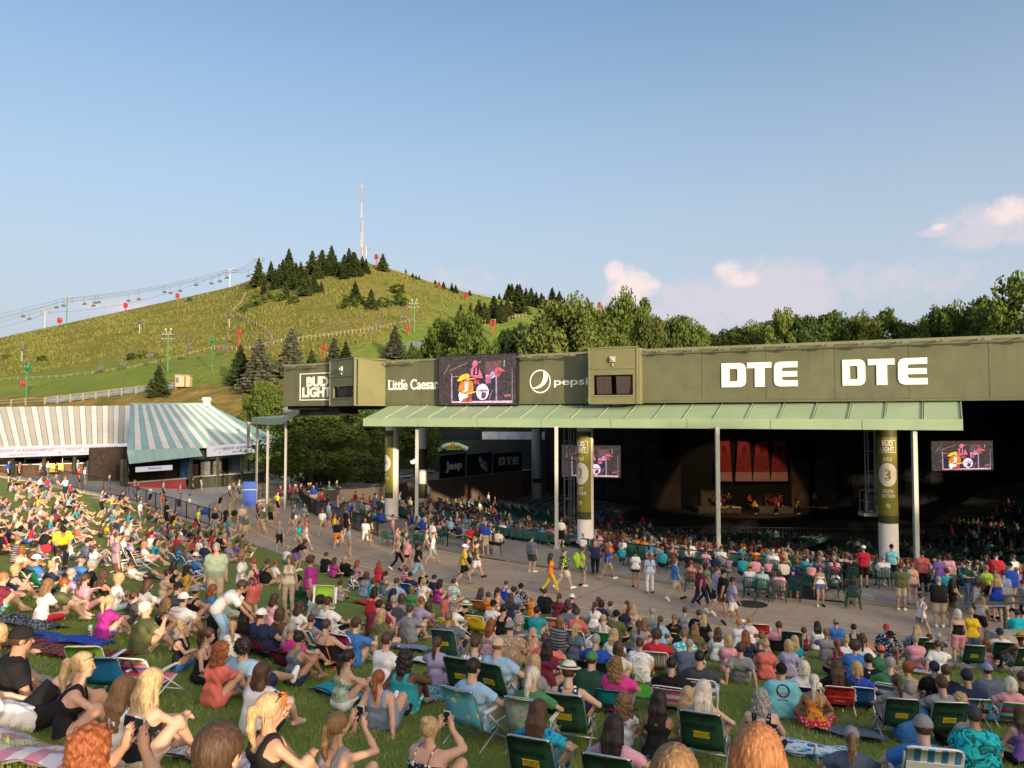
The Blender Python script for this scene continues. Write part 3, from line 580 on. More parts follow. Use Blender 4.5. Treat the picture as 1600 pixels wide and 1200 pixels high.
# square speaker boxes standing proud of the fascia
def speaker_box(A, K, Rb, zb, zt, nsp, open_z, ox0, ox1):
    A, K, Rb = Vector(A), Vector(K), Vector(Rb); Q = Rb+(A-K); d = (K-A); w = d.length; d.normalize(); n = Vector((d.y, -d.x)); M = frame_matrix((A.x, A.y, zb), (d.x, d.y, 0), (0, 0, 1)); dep = (Rb-K).length; H = zt-zb; mb = MB(); t = .12
    o0, o1, z0, z1 = ox0*w, ox1*w, open_z[0]*H, open_z[1]*H
    for x0, x1, y0, y1 in ((0, o0, 0, H), (o1, w, 0, H), (o0, o1, 0, z0), (o0, o1, z1, H)): mb.box(((x0+x1)/2, (y0+y1)/2, -t/2), (x1-x0, y1-y0, t), M=M)
    for P, Qq in ((K, Rb), (Q, A)):
        dd = (Qq-P).normalized(); M2 = frame_matrix((P.x, P.y, zb), (dd.x, dd.y, 0), (0, 0, 1)); mb.box((((Qq-P).length)/2+t, H/2, -t/2), ((Qq-P).length-2*t, H, t), M=M2)
    mb.box((w/2, H-.03, -dep/2), (w-.1, .05, dep-.1), M=M); mb.box((w/2, .03, -dep/2), (w-.1, .05, dep-.1), M=M)
    o = mb.build('speaker_box', M_BOXF, pav)
    tr = MB(); e = .06
    for x0, x1, y0, y1 in ((-.03, w+.03, H, H+e), (0, w, H*.63, H*.63+.05), (0, .07, .02, H), (w-.07, w, .02, H), (o0, o1, z0-.07, z0)): tr.box(((x0+x1)/2, (y0+y1)/2, .015), (x1-x0, y1-y0, .06), M=M)
    tr.build('trim', M_CAP, o)
    bk = MB(); bk.box(((o0+o1)/2, (z0+z1)/2, -1.1), (o1-o0-.05, z1-z0+.3, .05), M=M); bk.build('recess', M_DARK, o)
    for i in range(nsp):
        sp = MB(); xx = o0+(o1-o0)*(i+.5)/nsp; Ms = M @ Matrix.Translation((xx, (z0+z1)/2+.03, -.42)) @ Matrix.Rotation(R(8), 4, 'X'); ww = (o1-o0)/nsp*.72; hh = (z1-z0)*.86
        sp.add([Ms @ Vector(p) for p in ((-ww/2, -hh/2, .3), (ww/2, -hh/2, .3), (ww/2, hh/2, .3), (-ww/2, hh/2, .3), (-ww/2*.75, -hh/2, -.4), (ww/2*.75, -hh/2, -.4), (ww/2*.75, hh/2, -.4), (-ww/2*.75, hh/2, -.4))], [(0, 1, 2, 3), (5, 4, 7, 6), (0, 4, 5, 1), (1, 5, 6, 2), (2, 6, 7, 3), (3, 7, 4, 0)])
        sp.box((0, 0, .31), (.05, .05, .03), M=Ms); sp.build('speaker', M_SPK, o)
    cm = MB(); cm.box((w*.5, H*.8, .08), (.28, .3, .14), M=M); cm.ball(M @ Vector((w*.5, H*.79, .17)), .07); cm.box((w*.5, H*.70, .05), (.06, .14, .08), M=M); cm.build('camera', M_GREY, o)
speaker_box((-12.2, 51.4), (-9.95, 48.55), (-8.25, 50.25), 7.8, 10.83, 1, (.18, .42), .14, .95)
speaker_box((4.2, 42.05), (6.72, 40.95), (7.15, 41.75), 7.8, 10.83, 2, (.16, .52), .1, .9)
# roof, ceiling and dark interior
def slab(poly, z0, z1, name, m, parent):
    mb = MB(); mb.prism([p for p in poly], z1-z0, (0, 0, z0)); return mb.build(name, m, parent)
roofp = [(-8.2, 50.7), (4.4, 43.7), (7.1, 42.1), (30.2, 30.9), (62, 27.5), (84, 50), (92, 113), (4.4, 113), (4.4, 100)]
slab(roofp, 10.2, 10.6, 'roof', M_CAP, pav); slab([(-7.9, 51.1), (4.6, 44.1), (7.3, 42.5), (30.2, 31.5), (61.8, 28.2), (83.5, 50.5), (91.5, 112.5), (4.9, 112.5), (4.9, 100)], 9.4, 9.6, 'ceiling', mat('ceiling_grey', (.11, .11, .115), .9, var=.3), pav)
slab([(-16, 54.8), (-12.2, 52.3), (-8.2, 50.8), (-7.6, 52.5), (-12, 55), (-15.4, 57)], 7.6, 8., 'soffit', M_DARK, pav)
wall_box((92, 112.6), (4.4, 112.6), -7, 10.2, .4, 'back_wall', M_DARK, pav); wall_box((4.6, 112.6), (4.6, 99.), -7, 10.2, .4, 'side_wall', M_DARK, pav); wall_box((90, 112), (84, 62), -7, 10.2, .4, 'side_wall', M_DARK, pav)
# dark proscenium walls left and right of the stage, faced with acoustic panels
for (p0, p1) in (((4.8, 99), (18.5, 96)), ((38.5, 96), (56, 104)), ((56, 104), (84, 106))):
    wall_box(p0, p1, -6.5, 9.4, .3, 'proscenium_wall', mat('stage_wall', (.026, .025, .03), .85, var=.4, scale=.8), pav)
    a, b = Vector(p0), Vector(p1); n = int((b-a).length/2.2)
    for i in range(n):
        for k in range(3):
            q0 = a+(b-a)*((i+.08)/n); q1 = a+(b-a)*((i+.92)/n); z = -3.2+k*2.4
            wall_box(q0, q1, z, z+2., .1, 'acoustic_panel', mat('acoustic', (.038, .034, .036), .8, var=.5, scale=2), pav, .14)
# canopy: strips with raised seams, and a valance
E0, E1 = Vector((-9.1, 47.1)), Vector((19.45, 33.15)); B0, B1 = Vector((-8.0, 50.0)), Vector((20.6, 35.2)); nC = 21
for i in range(nC):
    t0, t1 = i/nC, (i+1)/nC; g = .0006; e0, e1 = E0.lerp(E1, t0+g), E0.lerp(E1, t1-g); b0, b1 = B0.lerp(B1, t0+g), B0.lerp(B1, t1-g); mb = MB(); v = [V3(e0, 6.98), V3(e1, 6.98), V3(b1, 7.82), V3(b0, 7.82)]
    w = [p-Vector((0, 0, .07)) for p in v]; mb.add(v+w, [(0, 1, 2, 3), (7, 6, 5, 4), (0, 4, 5, 1), (1, 5, 6, 2), (2, 6, 7, 3), (3, 7, 4, 0)]); d = (E1-E0).normalized()*.03
    mb.add([v[1]+Vector((-d.x, -d.y, .0)), v[1]+Vector((d.x*.2, d.y*.2, 0)), v[2]+Vector((d.x*.2, d.y*.2, 0)), v[2]+Vector((-d.x, -d.y, 0)), v[1]+Vector((-d.x, -d.y, .055)), v[1]+Vector((d.x*.2, d.y*.2, .055)), v[2]+Vector((d.x*.2, d.y*.2, .055)), v[2]+Vector((-d.x, -d.y, .055))], [(4, 5, 6, 7), (0, 1, 5, 4), (1, 2, 6, 5), (2, 3, 7, 6), (3, 0, 4, 7)])
    mb.build('canopy_panel', M_CAN, pav)
for i in range(8): wall_box(E0.lerp(E1, i/8+.0004), E0.lerp(E1, (i+1)/8-.0004), 6.53, 7.02, .08, 'canopy_valance', M_CAN, pav, .06)
ce = MB()
for (e, b) in ((E0, B0), (E1, B1)): ce.add([V3(e, 6.55), V3(e, 6.98), V3(b, 7.8), V3(b, 6.75)], [(0, 1, 2, 3)])
ce.build('canopy_end', M_CAN, pav)
# canopy soffit beams
for i in range(10):
    t = (i+.5)/10; e, b = E0.lerp(E1, t), B0.lerp(B1, t); mb = MB(); mb.tube([V3(e, 6.75), V3(b, 7.5)], .07, 4); mb.build('canopy_beam', M_BLACK, pav)
# poles
for px, D, zt in ((652, 46.2, 6.6), (869, 41, 6.6), (1120, 37.6, 6.6), (1427, 34.2, 6.6)):
    x = (px-800)/1200*D; mb = MB(); mb.box((x, D, 3.35), (.19, .19, 6.5)); mb.box((x, D, .17), (.36, .36, .06)); mb.build('pole', M_GREY, pav)
cw = MB(); p = at(646, 719, 46); cw.tube([p, p+Vector((.25, 0, .1))], .05, 6); cw.ball(p-Vector((.05, 0, .12)), (.16, .16, .13)); cw.lathe([(.0, .12), (.14, .1), (.17, 0)], p-Vector((.05, 0, .12)), 10); cw.build('camera', mat('white_plastic', (.75, .74, .72), .4), pav)
# banner pillars
M_OLV = mat('banner_olive', (.19, .185, .022), .55, var=.06); M_OLD = mat('banner_dark', (.055, .06, .022), .55); M_CREAM = mat('banner_cream', (.66, .63, .55), .6)
def pillar(px, D, zb, ztop, bz0, bz1, big, sec):
    x = (px-800)/1200*D; mb = MB(); r = .46; mb.lathe([(r+.06, zb), (r+.06, zb+.15), (r, zb+.18), (r, ztop)], (x, D, 0), 32); o = mb.build('pillar', M_PILL, pav, True)
    q0 = math.atan2(D-CY, x-CX)
    def cyl(xx, z, rr): a = q0+xx/r; return (x+rr*math.cos(a), D+rr*math.sin(a), z)
    def sheet(x0, x1, z0, z1, rr, m, name):
        mb = MB(); n = max(2, int((x1-x0)/.06))
        for i in range(n): mb.quad(*[cyl(u, z, rr) for u, z in ((x0+(x1-x0)*i/n, z0), (x0+(x1-x0)*(i+1)/n, z0), (x0+(x1-x0)*(i+1)/n, z1), (x0+(x1-x0)*i/n, z1))])
        return mb.build(name, m, o)
    H = bz1-bz0; hw = .62
    sheet(-hw, hw, bz0, bz1, r+.012, M_OLV, 'banner'); sheet(-hw, hw, bz0, bz0+.085*H, r+.018, M_OLD, 'banner_band'); sheet(-hw, hw, bz1-.075*H, bz1, r+.018, M_OLD, 'banner_band')
    def txt(t, zc, h, w, m, rr=r+.024, bold=.02):
        me = text_mesh(t, 1, bold, m, depth=0); xs = [v.co.x for v in me.vertices]; ys = [v.co.y for v in me.vertices]; cx, cy = (max(xs)+min(xs))/2, (max(ys)+min(ys))/2; sx, sy = w/(max(xs)-min(xs)), h/(max(ys)-min(ys))
        for v in me.vertices: v.co = cyl((v.co.x-cx)*sx, zc+(v.co.y-cy)*sy, rr)
        obj('lettering', me, o)
    z = lambda f: bz0+f*H
    txt('BUD', z(.855), .052*H, .5, M_CREAM, bold=.04); txt('LIGHT', z(.795), .052*H, .64, M_CREAM, bold=.04)
    for a, b, c, d in ((-.42, .42, .885, .891), (-.42, .42, .757, .763), (-.42, -.40, .763, .885), (.40, .42, .763, .885)): sheet(a, b, z(c), z(d), r+.022, M_CREAM, 'banner_border')
    if big != 'LEFT': txt('AISLE', z(.69), .04*H, .4, M_CREAM)
    mb = MB(); n = 36; cz = z(.52); rw, rh = .46, .125*H
    for i in range(n):
        a, b = 2*math.pi*i/n, 2*math.pi*(i+1)/n
        for k in range(5):
            k0, k1 = k/5, (k+1)/5; mb.quad(*[cyl(rw*kk*math.cos(t), cz+rh*kk*math.sin(t), r+.024) for kk, t in ((k0, a), (k1, a), (k1, b), (k0, b))])
    mb.build('banner_disc', M_CREAM, o)
    txt(big, cz, .125*H if big != 'LEFT' else .05*H, .24 if big != 'LEFT' else .62, M_OLV, r+.032, .03)
    a, b = sec.split(); txt(a, z(.345), .038*H, .52 if len(a) > 4 else .36, M_CREAM); txt(b, z(.295), .038*H, .62, M_CREAM)
    mb = MB(); cz = z(.19)
    for i in range(20):
        a, b = 2*math.pi*i/20, 2*math.pi*(i+1)/20; mb.quad(*[cyl(rr_*math.cos(t), cz+rr_*math.sin(t), r+.024) for rr_, t in ((.075, a), (.105, a), (.105, b), (.075, b))])
    mb.quad(*[cyl(u, cz+v, r+.024) for u, v in ((-.06, .03), (-.03, .06), (.06, -.03), (.03, -.06))]); mb.build('banner_symbol', M_CREAM, o)
pillar(613, 53, .1, 7.2, 1.55, 6.15, 'LEFT', 'LEFT SECTION'); pillar(914, 43, .1, 7.25, 1.45, 6.3, '2', 'LEFT SECTION'); pillar(1384, 39, -.4, 9.3, 1.78, 6.45, '3', 'CENTER SECTION')
for px, D, zt, r, m in ((661, 60, 6.2, .35, M_PILL), (838.5, 92, 5.6, .62, M_GREY)):
    mb = MB(); mb.lathe([(r, -6), (r, zt)], ((px-800)/1200*D, D, 0), 20); o = mb.build('pillar', m, pav, True)
    if px < 700:
        for z0, z1 in ((.8, 1.9), (3., 4.6)): mb = MB(); mb.lathe([(r+.01, z0), (r+.01, z1)], ((px-800)/1200*D, D, 0), 20); mb.build('banner', M_OLD, o, True)
    else: mb = MB(); mb.box(((px-800)/1200*D, D-.7, -.5), (1., .2, .5)); mb.build('bracket', M_BLACK, o)
# lighting ladders beside the pillars
def ladder(px, D, w, z0, z1, basket):
    x = (px-800)/1200*D; mb = MB()
    for dx, dy in ((-w/2, 0), (0, .25), (w/2, 0), (w*.15, -.3)): mb.tube([(x+dx, D+dy, z0), (x+dx, D+dy, z1)], .035, 6)
    n = int((z1-z0)/.95)
    for i in range(n+1):
        z = z0+(z1-z0)*i/n; mb.tube([(x-w/2, D, z), (x+w/2, D, z)], .028, 5); mb.tube([(x-w/2, D, z), (x+w*.15, D-.3, z)], .022, 5); mb.tube([(x+w/2, D, z), (x+w*.15, D-.3, z)], .022, 5)
    t = thing('lighting_truss', 'grey truss ladder with a basket beside the third pillar' if basket else 'grey truss ladder reaching low beside the second pillar', 'truss'); mb.build('truss_frame', M_TRUSS, t)
    mb = MB(); mb.box((x, D, z0-.12), (w+.5, .75, .16)); 
    mb.build('truss_base', M_GREY, t)
    if basket:
        mb = MB()
        for (a, b) in (((-.4, -.4), (.4, -.4)), ((.4, -.4), (.4, .4)), ((.4, .4), (-.4, .4)), ((-.4, .4), (-.4, -.4))):
            for z in (0, .55, 1.1): mb.tube([(x+a[0], D+a[1], z0+z), (x+b[0], D+b[1], z0+z)], .025, 5)
            mb.tube([(x+a[0], D+a[1], z0), (x+a[0], D+a[1], z0+1.1)], .025, 5)
        mb.build('basket', M_TRUSS, t); mb = MB(); mb.box((x-.05, D+.1, z0+.5), (.45, .35, .8)); mb.build('equipment_case', mat('case_brown', (.10, .075, .06), .7), t)
ladder(889, 44.5, .55, .2, 6.8, False); ladder(1358, 40, .55, 2.2, 7.4, True)
# seat-bowl side wall with sponsor panels on it, and the building behind
WA, WBp = Vector((-10, 62)), Vector((3.5, 98))
def wl(t): return WA.lerp(WBp, t)
wt = thing('bowl_wall', 'long plain brown wall along the left edge of the seats', 'wall')
for i in range(6): wall_box(wl(i/6), wl((i+1)/6-.0004), -7, (1.62-.2*i, 1.62-.2*(i+1)), .35, 'wall_panel', M_WALLB, wt)
wall_box(wl(1), (4.7, 99.4), -7, .4, .35, 'wall_panel', M_WALLB, wt)
wall_box((-20, 66), (-10, 62.), -1, (.4, 1.5), .3, 'wall_panel', M_WALLB, wt)
def wall_t(px): u = (px-800)/1200; d = WBp-WA; return (u*WA.y-WA.x)/(d.x-u*d.y)
FW = (tuple(WA), tuple(WBp))
for px0, px1, txt, m, lb in ((689, 728, 'Jeep', mat('panel_black', (.004, .004, .005), .5), 'black sponsor panel with four grey letters, first of three on the bowl wall'), (730.5, 769, None, mat('panel_blue', (.008, .016, .045), .5, col2=(.012, .035, .075), scale=.5), 'dark blue sponsor panel with tilted round cans, middle of three'), (772, 816, 'DTE', mat('panel_navy', (.006, .009, .025), .5), 'navy sponsor panel with three block letters, last of three on the bowl wall')):
    t0, t1 = wall_t(px0), wall_t(px1); t = thing('sponsor_panel', lb, 'sign'); z0, z1 = 1.66-1.2*t0, 1.66-1.2*t1
    p0, p1 = wl(t0), wl(t1); wall_box(p0, p1, (z0, z1), (z0+2.15, z1+2.35), .12, 'panel', m, t, -.05)
    fm = MB(); fm.tube([V3(p0, z0+2.17), V3(p1, z1+2.37)], .05, 4); fm.tube([V3(p1, z1), V3(p1, z1+2.35)], .05, 4); fm.build('panel_frame', M_TRUSS, t)
    M_PL = mat('panel_letter', (.80, .78, .80), .6)
    L0 = (WBp-WA).length
    if txt == 'DTE':
        for k, ch in enumerate(txt):
            s0 = (t0+(t1-t0)*(.15+k*.245))*L0; s1 = (t0+(t1-t0)*(.15+k*.245+.21))*L0; put(poly_mesh(*LET[ch], s1-s0, .92, .03, M_PL), fframe(FW, s0, z0+.74-.1*k, .0), 'letter', t)
    elif txt: word(FW, txt, 696.5, 722, (z0+z1)/2+1.05, 1.05, .04, M_PL, t)
    else:
        mb = MB(); M = fframe(FW, (t0+t1)/2*L0, (z0+z1)/2+1.15, 0)
        for (cx, cy, rx, ry, k) in ((.5, -.1, 1.7, .75, 0), (-1.9, .1, 1.0, .45, 0)):
            for i in range(16):
                a, b = 2*math.pi*i/16, 2*math.pi*(i+1)/16; mb.quad(*[M @ Vector((cx+rx*r*math.cos(q), cy+ry*r*math.sin(q), .02)) for r, q in ((.86, a), (1, a), (1, b), (.86, b))])
        mb.build('can_outline', mat('can_blue', (.03, .05, .10), .5), t)
        me = text_mesh('BUD', .75, .03, M_PL); put(me, M @ Matrix.Translation((.7, .05, .02)) @ Matrix.Rotation(R(-24), 4, 'Z') @ Matrix.Diagonal((1.6, 1, 1, 1)), 'lettering', t)
        me = text_mesh('LIGHT', .5, .03, M_PL); put(me, M @ Matrix.Translation((.9, -.45, .02)) @ Matrix.Rotation(R(-24), 4, 'Z') @ Matrix.Diagonal((1.6, 1, 1, 1)), 'lettering', t)
sb = thing('service_building', 'dark green service building behind the sponsor panels, with a white advert strip', 'building')
D = 101; X_ = lambda px: (px-800)/1200*D; Zp = lambda py: EYE+(650-py)/1200*D
wall_box((X_(686), D), (X_(850), D), -7, Zp(671), 3, 'wall', M_DARKG, sb); wall_box((X_(687), D), (X_(752), D), Zp(686), Zp(670.5), .2, 'screen_panel', mat('dead_screen', (.010, .012, .022), .3), sb, .1)
wall_box((X_(753.5), D), (X_(851), D), Zp(686.5), Zp(674.5), .2, 'advert_strip', mat('advert_white', (.62, .66, .72), .6, col2=(.30, .36, .44), scale=1.6, ramp=(.45, .8)), sb, .12); wall_box((X_(800), D), (X_(852), D), Zp(736), Zp(733), .4, 'ledge', M_GREY, sb, .3)
arch = thing('arch_sign', 'yellow green sign on a pale green arch above the black sponsor panel', 'sign'); D2 = 99.5; mb = MB(); pts = [at(px, py, D2) for px, py in ((684, 703), (690, 699.5), (697, 696.5), (706, 695), (715, 695.5), (724, 699), (731, 702))]; mb.tube(pts, .32, 8); mb.build('arch', mat('arch_teal', (.40, .58, .48), .5), arch)
mb = MB(); c0 = [at(px, py, D2-.5) for px, py in ((697, 703), (720, 702.5), (718.5, 695), (699.5, 695))]; mb.add([p for p in c0]+[p+Vector((0, .2, 0)) for p in c0], [(0, 1, 2, 3), (7, 6, 5, 4), (0, 4, 5, 1), (1, 5, 6, 2), (2, 6, 7, 3), (3, 7, 4, 0)]); mb.build('sign_board', mat('sign_lime', (.42, .45, .05), .5), arch)
mb = MB(); p = at(707.5, 693.5, D2-.5); 
for i in range(16):
    a, b = 2*math.pi*i/16, 2*math.pi*(i+1)/16; mb.quad(*[p+Vector((r*math.cos(q), 0, r*math.sin(q))) for r, q in ((.12, a), (.26, a), (.26, b), (.12, b))])
mb.build('sign_ring', mat('sign_lime', (.42, .45, .05)), arch); me = text_mesh('ACADEMY', .42, .02, mat('sign_red', (.25, .04, .03), .6)); put(me, frame_matrix(at(708.5, 699.5, D2-.53), (1, 0, 0), (0, 0, 1)), 'lettering', arch)
# concave awning at the left end
aw = thing('awning', 'pale green bent awning on three poles at the left end of the pavilion', 'awning')
ed = [(393, 66.5), (420, 62.5), (441, 61), (468, 55.5)]; ze = [6.5, 6.42, 6.5, 7.35]; P = [Vector(((px-800)/1200*d, d, z)) for (px, d), z in zip(ed, ze)]; Bk = [p+Vector((2.6, 4.2, .28+.1*i)) for i, p in enumerate(P)]
for i in range(3):
    mb = MB(); u = Vector((0, 0, .52)); mb.add([P[i]+u, P[i+1]+u, Bk[i+1]+u, Bk[i]+u, P[i]+u*.8, P[i+1]+u*.8, Bk[i+1]+u*.8, Bk[i]+u*.8], [(0, 1, 2, 3), (7, 6, 5, 4), (2, 6, 7, 3)]); mb.build('awning_panel', M_CAN, aw)
    mb = MB(); o_ = Vector((.0, .06, 0)); mb.add([P[i], P[i+1], P[i+1]+u, P[i]+u, P[i]+o_, P[i+1]+o_, P[i+1]+u+o_, P[i]+u+o_], [(0, 1, 2, 3), (7, 6, 5, 4), (0, 4, 5, 1), (2, 6, 7, 3), (0, 3, 7, 4), (1, 5, 6, 2)]); mb.build('awning_valance', M_CAN, aw)
bm_ = MB(); bm_.prism([(P[3].x, P[3].y+.2), (-11.5, 51.2), (-10.5, 52.4), (P[3].x+.8, P[3].y+1.4)], .55, (0, 0, 7.2)); bm_.build('awning_beam', M_DARK, aw)
for px, D, zt in ((402.5, 66.5, 6.6), (419.5, 62.8, 6.6), (447.5, 60, 7.)):
    x = (px-800)/1200*D; mb = MB(); z0 = float(zg(x, D)); mb.box((x, D, (zt+z0)/2), (.16, .16, zt-z0)); mb.build('pole', M_GREY, aw)
dm = MB(); p = at(449, 641, 58); dm.ball(p, (.35, .35, .28)); dm.tube([p, p-Vector((0, 0, .6))], .06, 6); tag(dm.build('dome_camera', M_PILL, None, True), 'white dome camera on top of the bent awning', 'camera')
PIC = [  # (colour, polygon in unit picture coordinates, x 0..1.6, y 0..1)
 ((.055, .04, .035), [(0, 0), (1.6, 0), (1.6, 1), (0, 1)]), ((.16, .07, .07), [(.99, .55), (1.3, .55), (1.3, .88), (.99, .86)]), ((.035, .03, .04), [(.29, .08), (1.2, .08), (1.2, .62), (.29, .62)]),
 ((.75, .45, .55), [(.29, .04), (1.53, .03), (1.53, .075), (.29, .07)]), ((.42, .24, .32), [(.27, .05), (.30, .05), (.29, .65), (.265, .65)]), ((.42, .24, .36), [(1.195, .08), (1.225, .08), (1.22, .66), (1.195, .66)]), ((.30, .22, .28), [(1.52, .08), (1.535, .08), (1.53, .7), (1.52, .7)]),
 ((.6, .12, .14), [(.3, .57), (.75, .575), (.75, .59), (.3, .59)]), ((.35, .3, .28), [(.1, .62), (.11, .62), (.25, .85), (.24, .85)]), ((.4, .22, .18), [(.22, .69), (.23, .71), (.62, .87), (.62, .86)]),
 ((.80, .14, .22), [(.69, .58), (.78, .55), (.93, .53), (.92, .60), (.86, .74), (.74, .78), (.68, .72)]), ((.05, .035, .06), [(.73, .60), (.85, .60), (.86, .74), (.80, .77), (.74, .74)]), ((.75, .25, .3), [(.78, .62), (.81, .62), (.81, .75), (.79, .75)]), ((.85, .15, .22), [(.73, .78), (.80, .77), (.83, .82), (.82, .88), (.77, .90), (.73, .87), (.72, .82)]), ((.7, .3, .3), [(.82, .83), (.90, .87), (.90, .88), (.82, .85)]),
 ((.45, .12, .22), [(1.0, .42), (1.1, .43), (1.11, .57), (.99, .57)]), ((.7, .35, .5), [(.99, .57), (1.11, .57), (1.12, .60), (1.0, .60)]), ((.5, .25, .45), [(1.09, .56), (1.18, .60), (1.17, .68), (1.10, .65)]), ((.7, .12, .12), [(1.18, .68), (1.30, .66), (1.40, .655), (1.32, .72), (1.22, .74)]), ((.7, .55, .65), [(1.12, .52), (1.22, .58), (1.21, .61), (1.11, .55)]), ((.45, .06, .08), [(.75, .43), (.88, .40), (.85, .50), (.76, .50)]), ((.5, .07, .12), [(1.18, .57), (1.29, .57), (1.28, .63), (1.18, .63)]),
 ((.85, .62, .78), [(.93+.13*math.cos(a*.35), .255+.165*math.sin(a*.35)) for a in range(18)]), ((.12, .06, .08), [(.90, .13), (.98, .12), (1.02, .22), (.98, .25), (.92, .25)]), ((.30, .2, .3), [(.83, .265), (1.04, .265), (1.04, .30), (.83, .30)]),
 ((.95, .55, .02), [(.39, .49), (.46, .48), (.60, .54), (.66, .60), (.58, .63), (.50, .61)]), ((.90, .40, .04), [(.64, .51), (.82, .525), (.74, .54), (.66, .54)]), ((.85, .45, .05), [(.56, .56), (.65, .55), (.655, .62), (.60, .64), (.56, .61)]), ((.8, .35, .22), [(.585, .48), (.645, .48), (.65, .56), (.585, .57)]),
 ((.70, .20, .03), [(.42, .28), (.50, .24), (.73, .24), (.75, .32), (.73, .47), (.62, .50), (.50, .48), (.45, .42)]), ((.85, .75, .8), [(.565, .27), (.63, .27), (.64, .47), (.60, .44), (.57, .48)]), ((.35, .08, .06), [(.49, .05), (.71, .05), (.72, .24), (.50, .24)]), ((.92, .85, .92), [(.43, .20), (.45, .10), (.49, .06), (.53, .12), (.63, .15), (.62, .20), (.52, .23), (.45, .26)]), ((.9, .60, .15), [(.60, .20), (.88, .275), (.88, .29), (.60, .235)]), ((.95, .6, .2), [(.52, .25), (.58, .25), (.57, .29), (.53, .29)]), ((.5, .1, .14), [(1.37, .15), (1.5, .16), (1.5, .2), (1.38, .19)]), ((.4, .25, .3), [(1.06, .1), (1.075, .1), (1.15, .3), (1.14, .3)]), ((.3, .3, .34), [(1.36, .75), (1.38, .75), (1.39, .88), (1.37, .88)])]
def led_mat(key, c, e):
    if key in MATS: return MATS[key]
    m = mat(key, c, .4, emit=e); N, L = m.node_tree.nodes, m.node_tree.links; tc = N.new('ShaderNodeTexCoord').outputs['Object']; f = noise_node(N, L, tc, 6.5, 8, .75, .5)
    L.new(ramp_node(N, L, f, [(.34, tuple(v*.35 for v in c)), (.5, c), (.66, tuple(min(1.2, v*1.5+.03) for v in c))]), N['Principled BSDF'].inputs['Emission Color']); return m
def led_screen(M, w, h, label, e=1.0, name='video_screen'):
    t = thing(name, label, 'screen'); fr = MB(); fr.box((w/2, h/2, -.16), (w+.12, h+.12, .3), M=M); fr.build('screen_housing', M_BLACK, t)
    mb = MB(); ms = []
    for k, (c, poly) in enumerate(PIC):
        key = 'led_%d_%d' % (k, int(e*100)); ms.append(led_mat(key, c, e)); vs = [M @ Vector((x/1.6*w, y*h, .006+.0012*k)) for x, y in poly]; mb.add(vs, [tuple(range(len(vs)))], k)
    mb.build('picture', ms, t); return t
s0, s1 = along(FL, 690.5), along(FL, 810.5); led_screen(fframe(FL, s0, 7.84, .33), s1-s0, 2.98, 'big video screen on the fascia showing a guitarist and drummer', .85)
D = 62; p0 = at(1456, 736, D); p1 = at(1552, 735, D+1.2); p1.z = p0.z; led_screen(frame_matrix(p0, p1-p0, (0, 0, 1)), (p1-p0).length, 2.4, 'hanging video screen in the dark right of the third pillar', .8)
D = 76; p0 = at(878, 745, D+.6); p1 = at(970, 741, D-1); p1.z = p0.z; led_screen(frame_matrix(p0, p1-p0, (0, 0, 1)), (p1-p0).length, 3.15, 'hanging video screen half hidden behind the second pillar', .75)
stg = thing('stage', 'wide dark concert stage at the bottom of the bowl', 'stage'); mb = MB(); mb.prism([(13, 86), (41, 84), (46, 100), (10, 102)], 1.35, (0, 0, -5.6)); mb.build('stage_floor', mat('stage_black', (.02, .02, .022), .6), stg)
rs = MB(); rs.box((24.5, 92.5, -3.95), (5, 3, .6)); rs.box((31, 92, -3.95), (4, 3, .6)); rs.build('riser', mat('riser_grey', (.10, .10, .10), .7), stg)
M_RED = mat('banner_red', (.26, .028, .04), .7, var=.2, scale=1.5); M_PINK = mat('banner_fade', (.36, .22, .24), .8, var=.1); M_RDK = mat('banner_print', (.10, .012, .02), .8)
for i in range(4):
    D = 97; c = 1134+i*28-(3 if i == 0 else 0); t = thing('stage_banner', 'red tapering stage banner with a printed dial, %s from the left' % ORD[i], 'banner'); mb = MB(); y0, y1, y2 = 752, 738, 689
    q = [at(c-13.5, y0, D), at(c+13.5, y0, D), at(c+9, y2, D), at(c-9, y2, D)]; k = (y0-y1)/(y0-y2); a = q[0].lerp(q[3], k); b = q[1].lerp(q[2], k); bk = Vector((0, .05, 0))
    mb.quad(a, b, q[2], q[3]); mb.quad(q[3]+bk, q[2]+bk, q[1]+bk, q[0]+bk); mb.build('cloth', M_RED, t); mb = MB(); mb.quad(q[0], q[1], b, a); mb.build('cloth_hem', M_PINK, t); mb = MB(); cc = at(c, 723, D-.05)
    for r0, r1 in ((.92, .98), (.5, .56), (.28, .33)):
        for j in range(24): A_, B_ = 2*math.pi*j/24, 2*math.pi*(j+1)/24; mb.quad(*[cc+Vector((r*math.cos(g), 0, r*math.sin(g)*1.05)) for r, g in ((r0, A_), (r1, A_), (r1, B_), (r0, B_))])
    for j in range(8): A_ = 2*math.pi*j/8; mb.ball(cc+Vector((.74*math.cos(A_), 0, .74*math.sin(A_))), (.09, .01, .12), 8, 5)
    mb.build('print', M_RDK, t); me = text_mesh('g', 1.2, .03, M_RDK); put(me, frame_matrix(at(c, 700, D-.05), (1, 0, .15), (0, 0, 1)), 'lettering', t)
bd = MB(); bd.prism([(14, 98.5), (40, 97.5), (40, 98), (14, 99)], 13, (0, 0, -4.2)); bd.build('backdrop', mat('drape_black', (.012, .012, .016), .95), stg)
for px, w in ((1250, 26), (1290, 30), (1040, 46)):
    mb = MB(); D = 95; p = at(px, 790, D); mb.box((p.x, D, -1.2), (w/1200*D, .5, 6.)); mb.build('stage_flat', mat('flat_brown', (.055, .042, .035), .8, var=.4, scale=.5), stg)
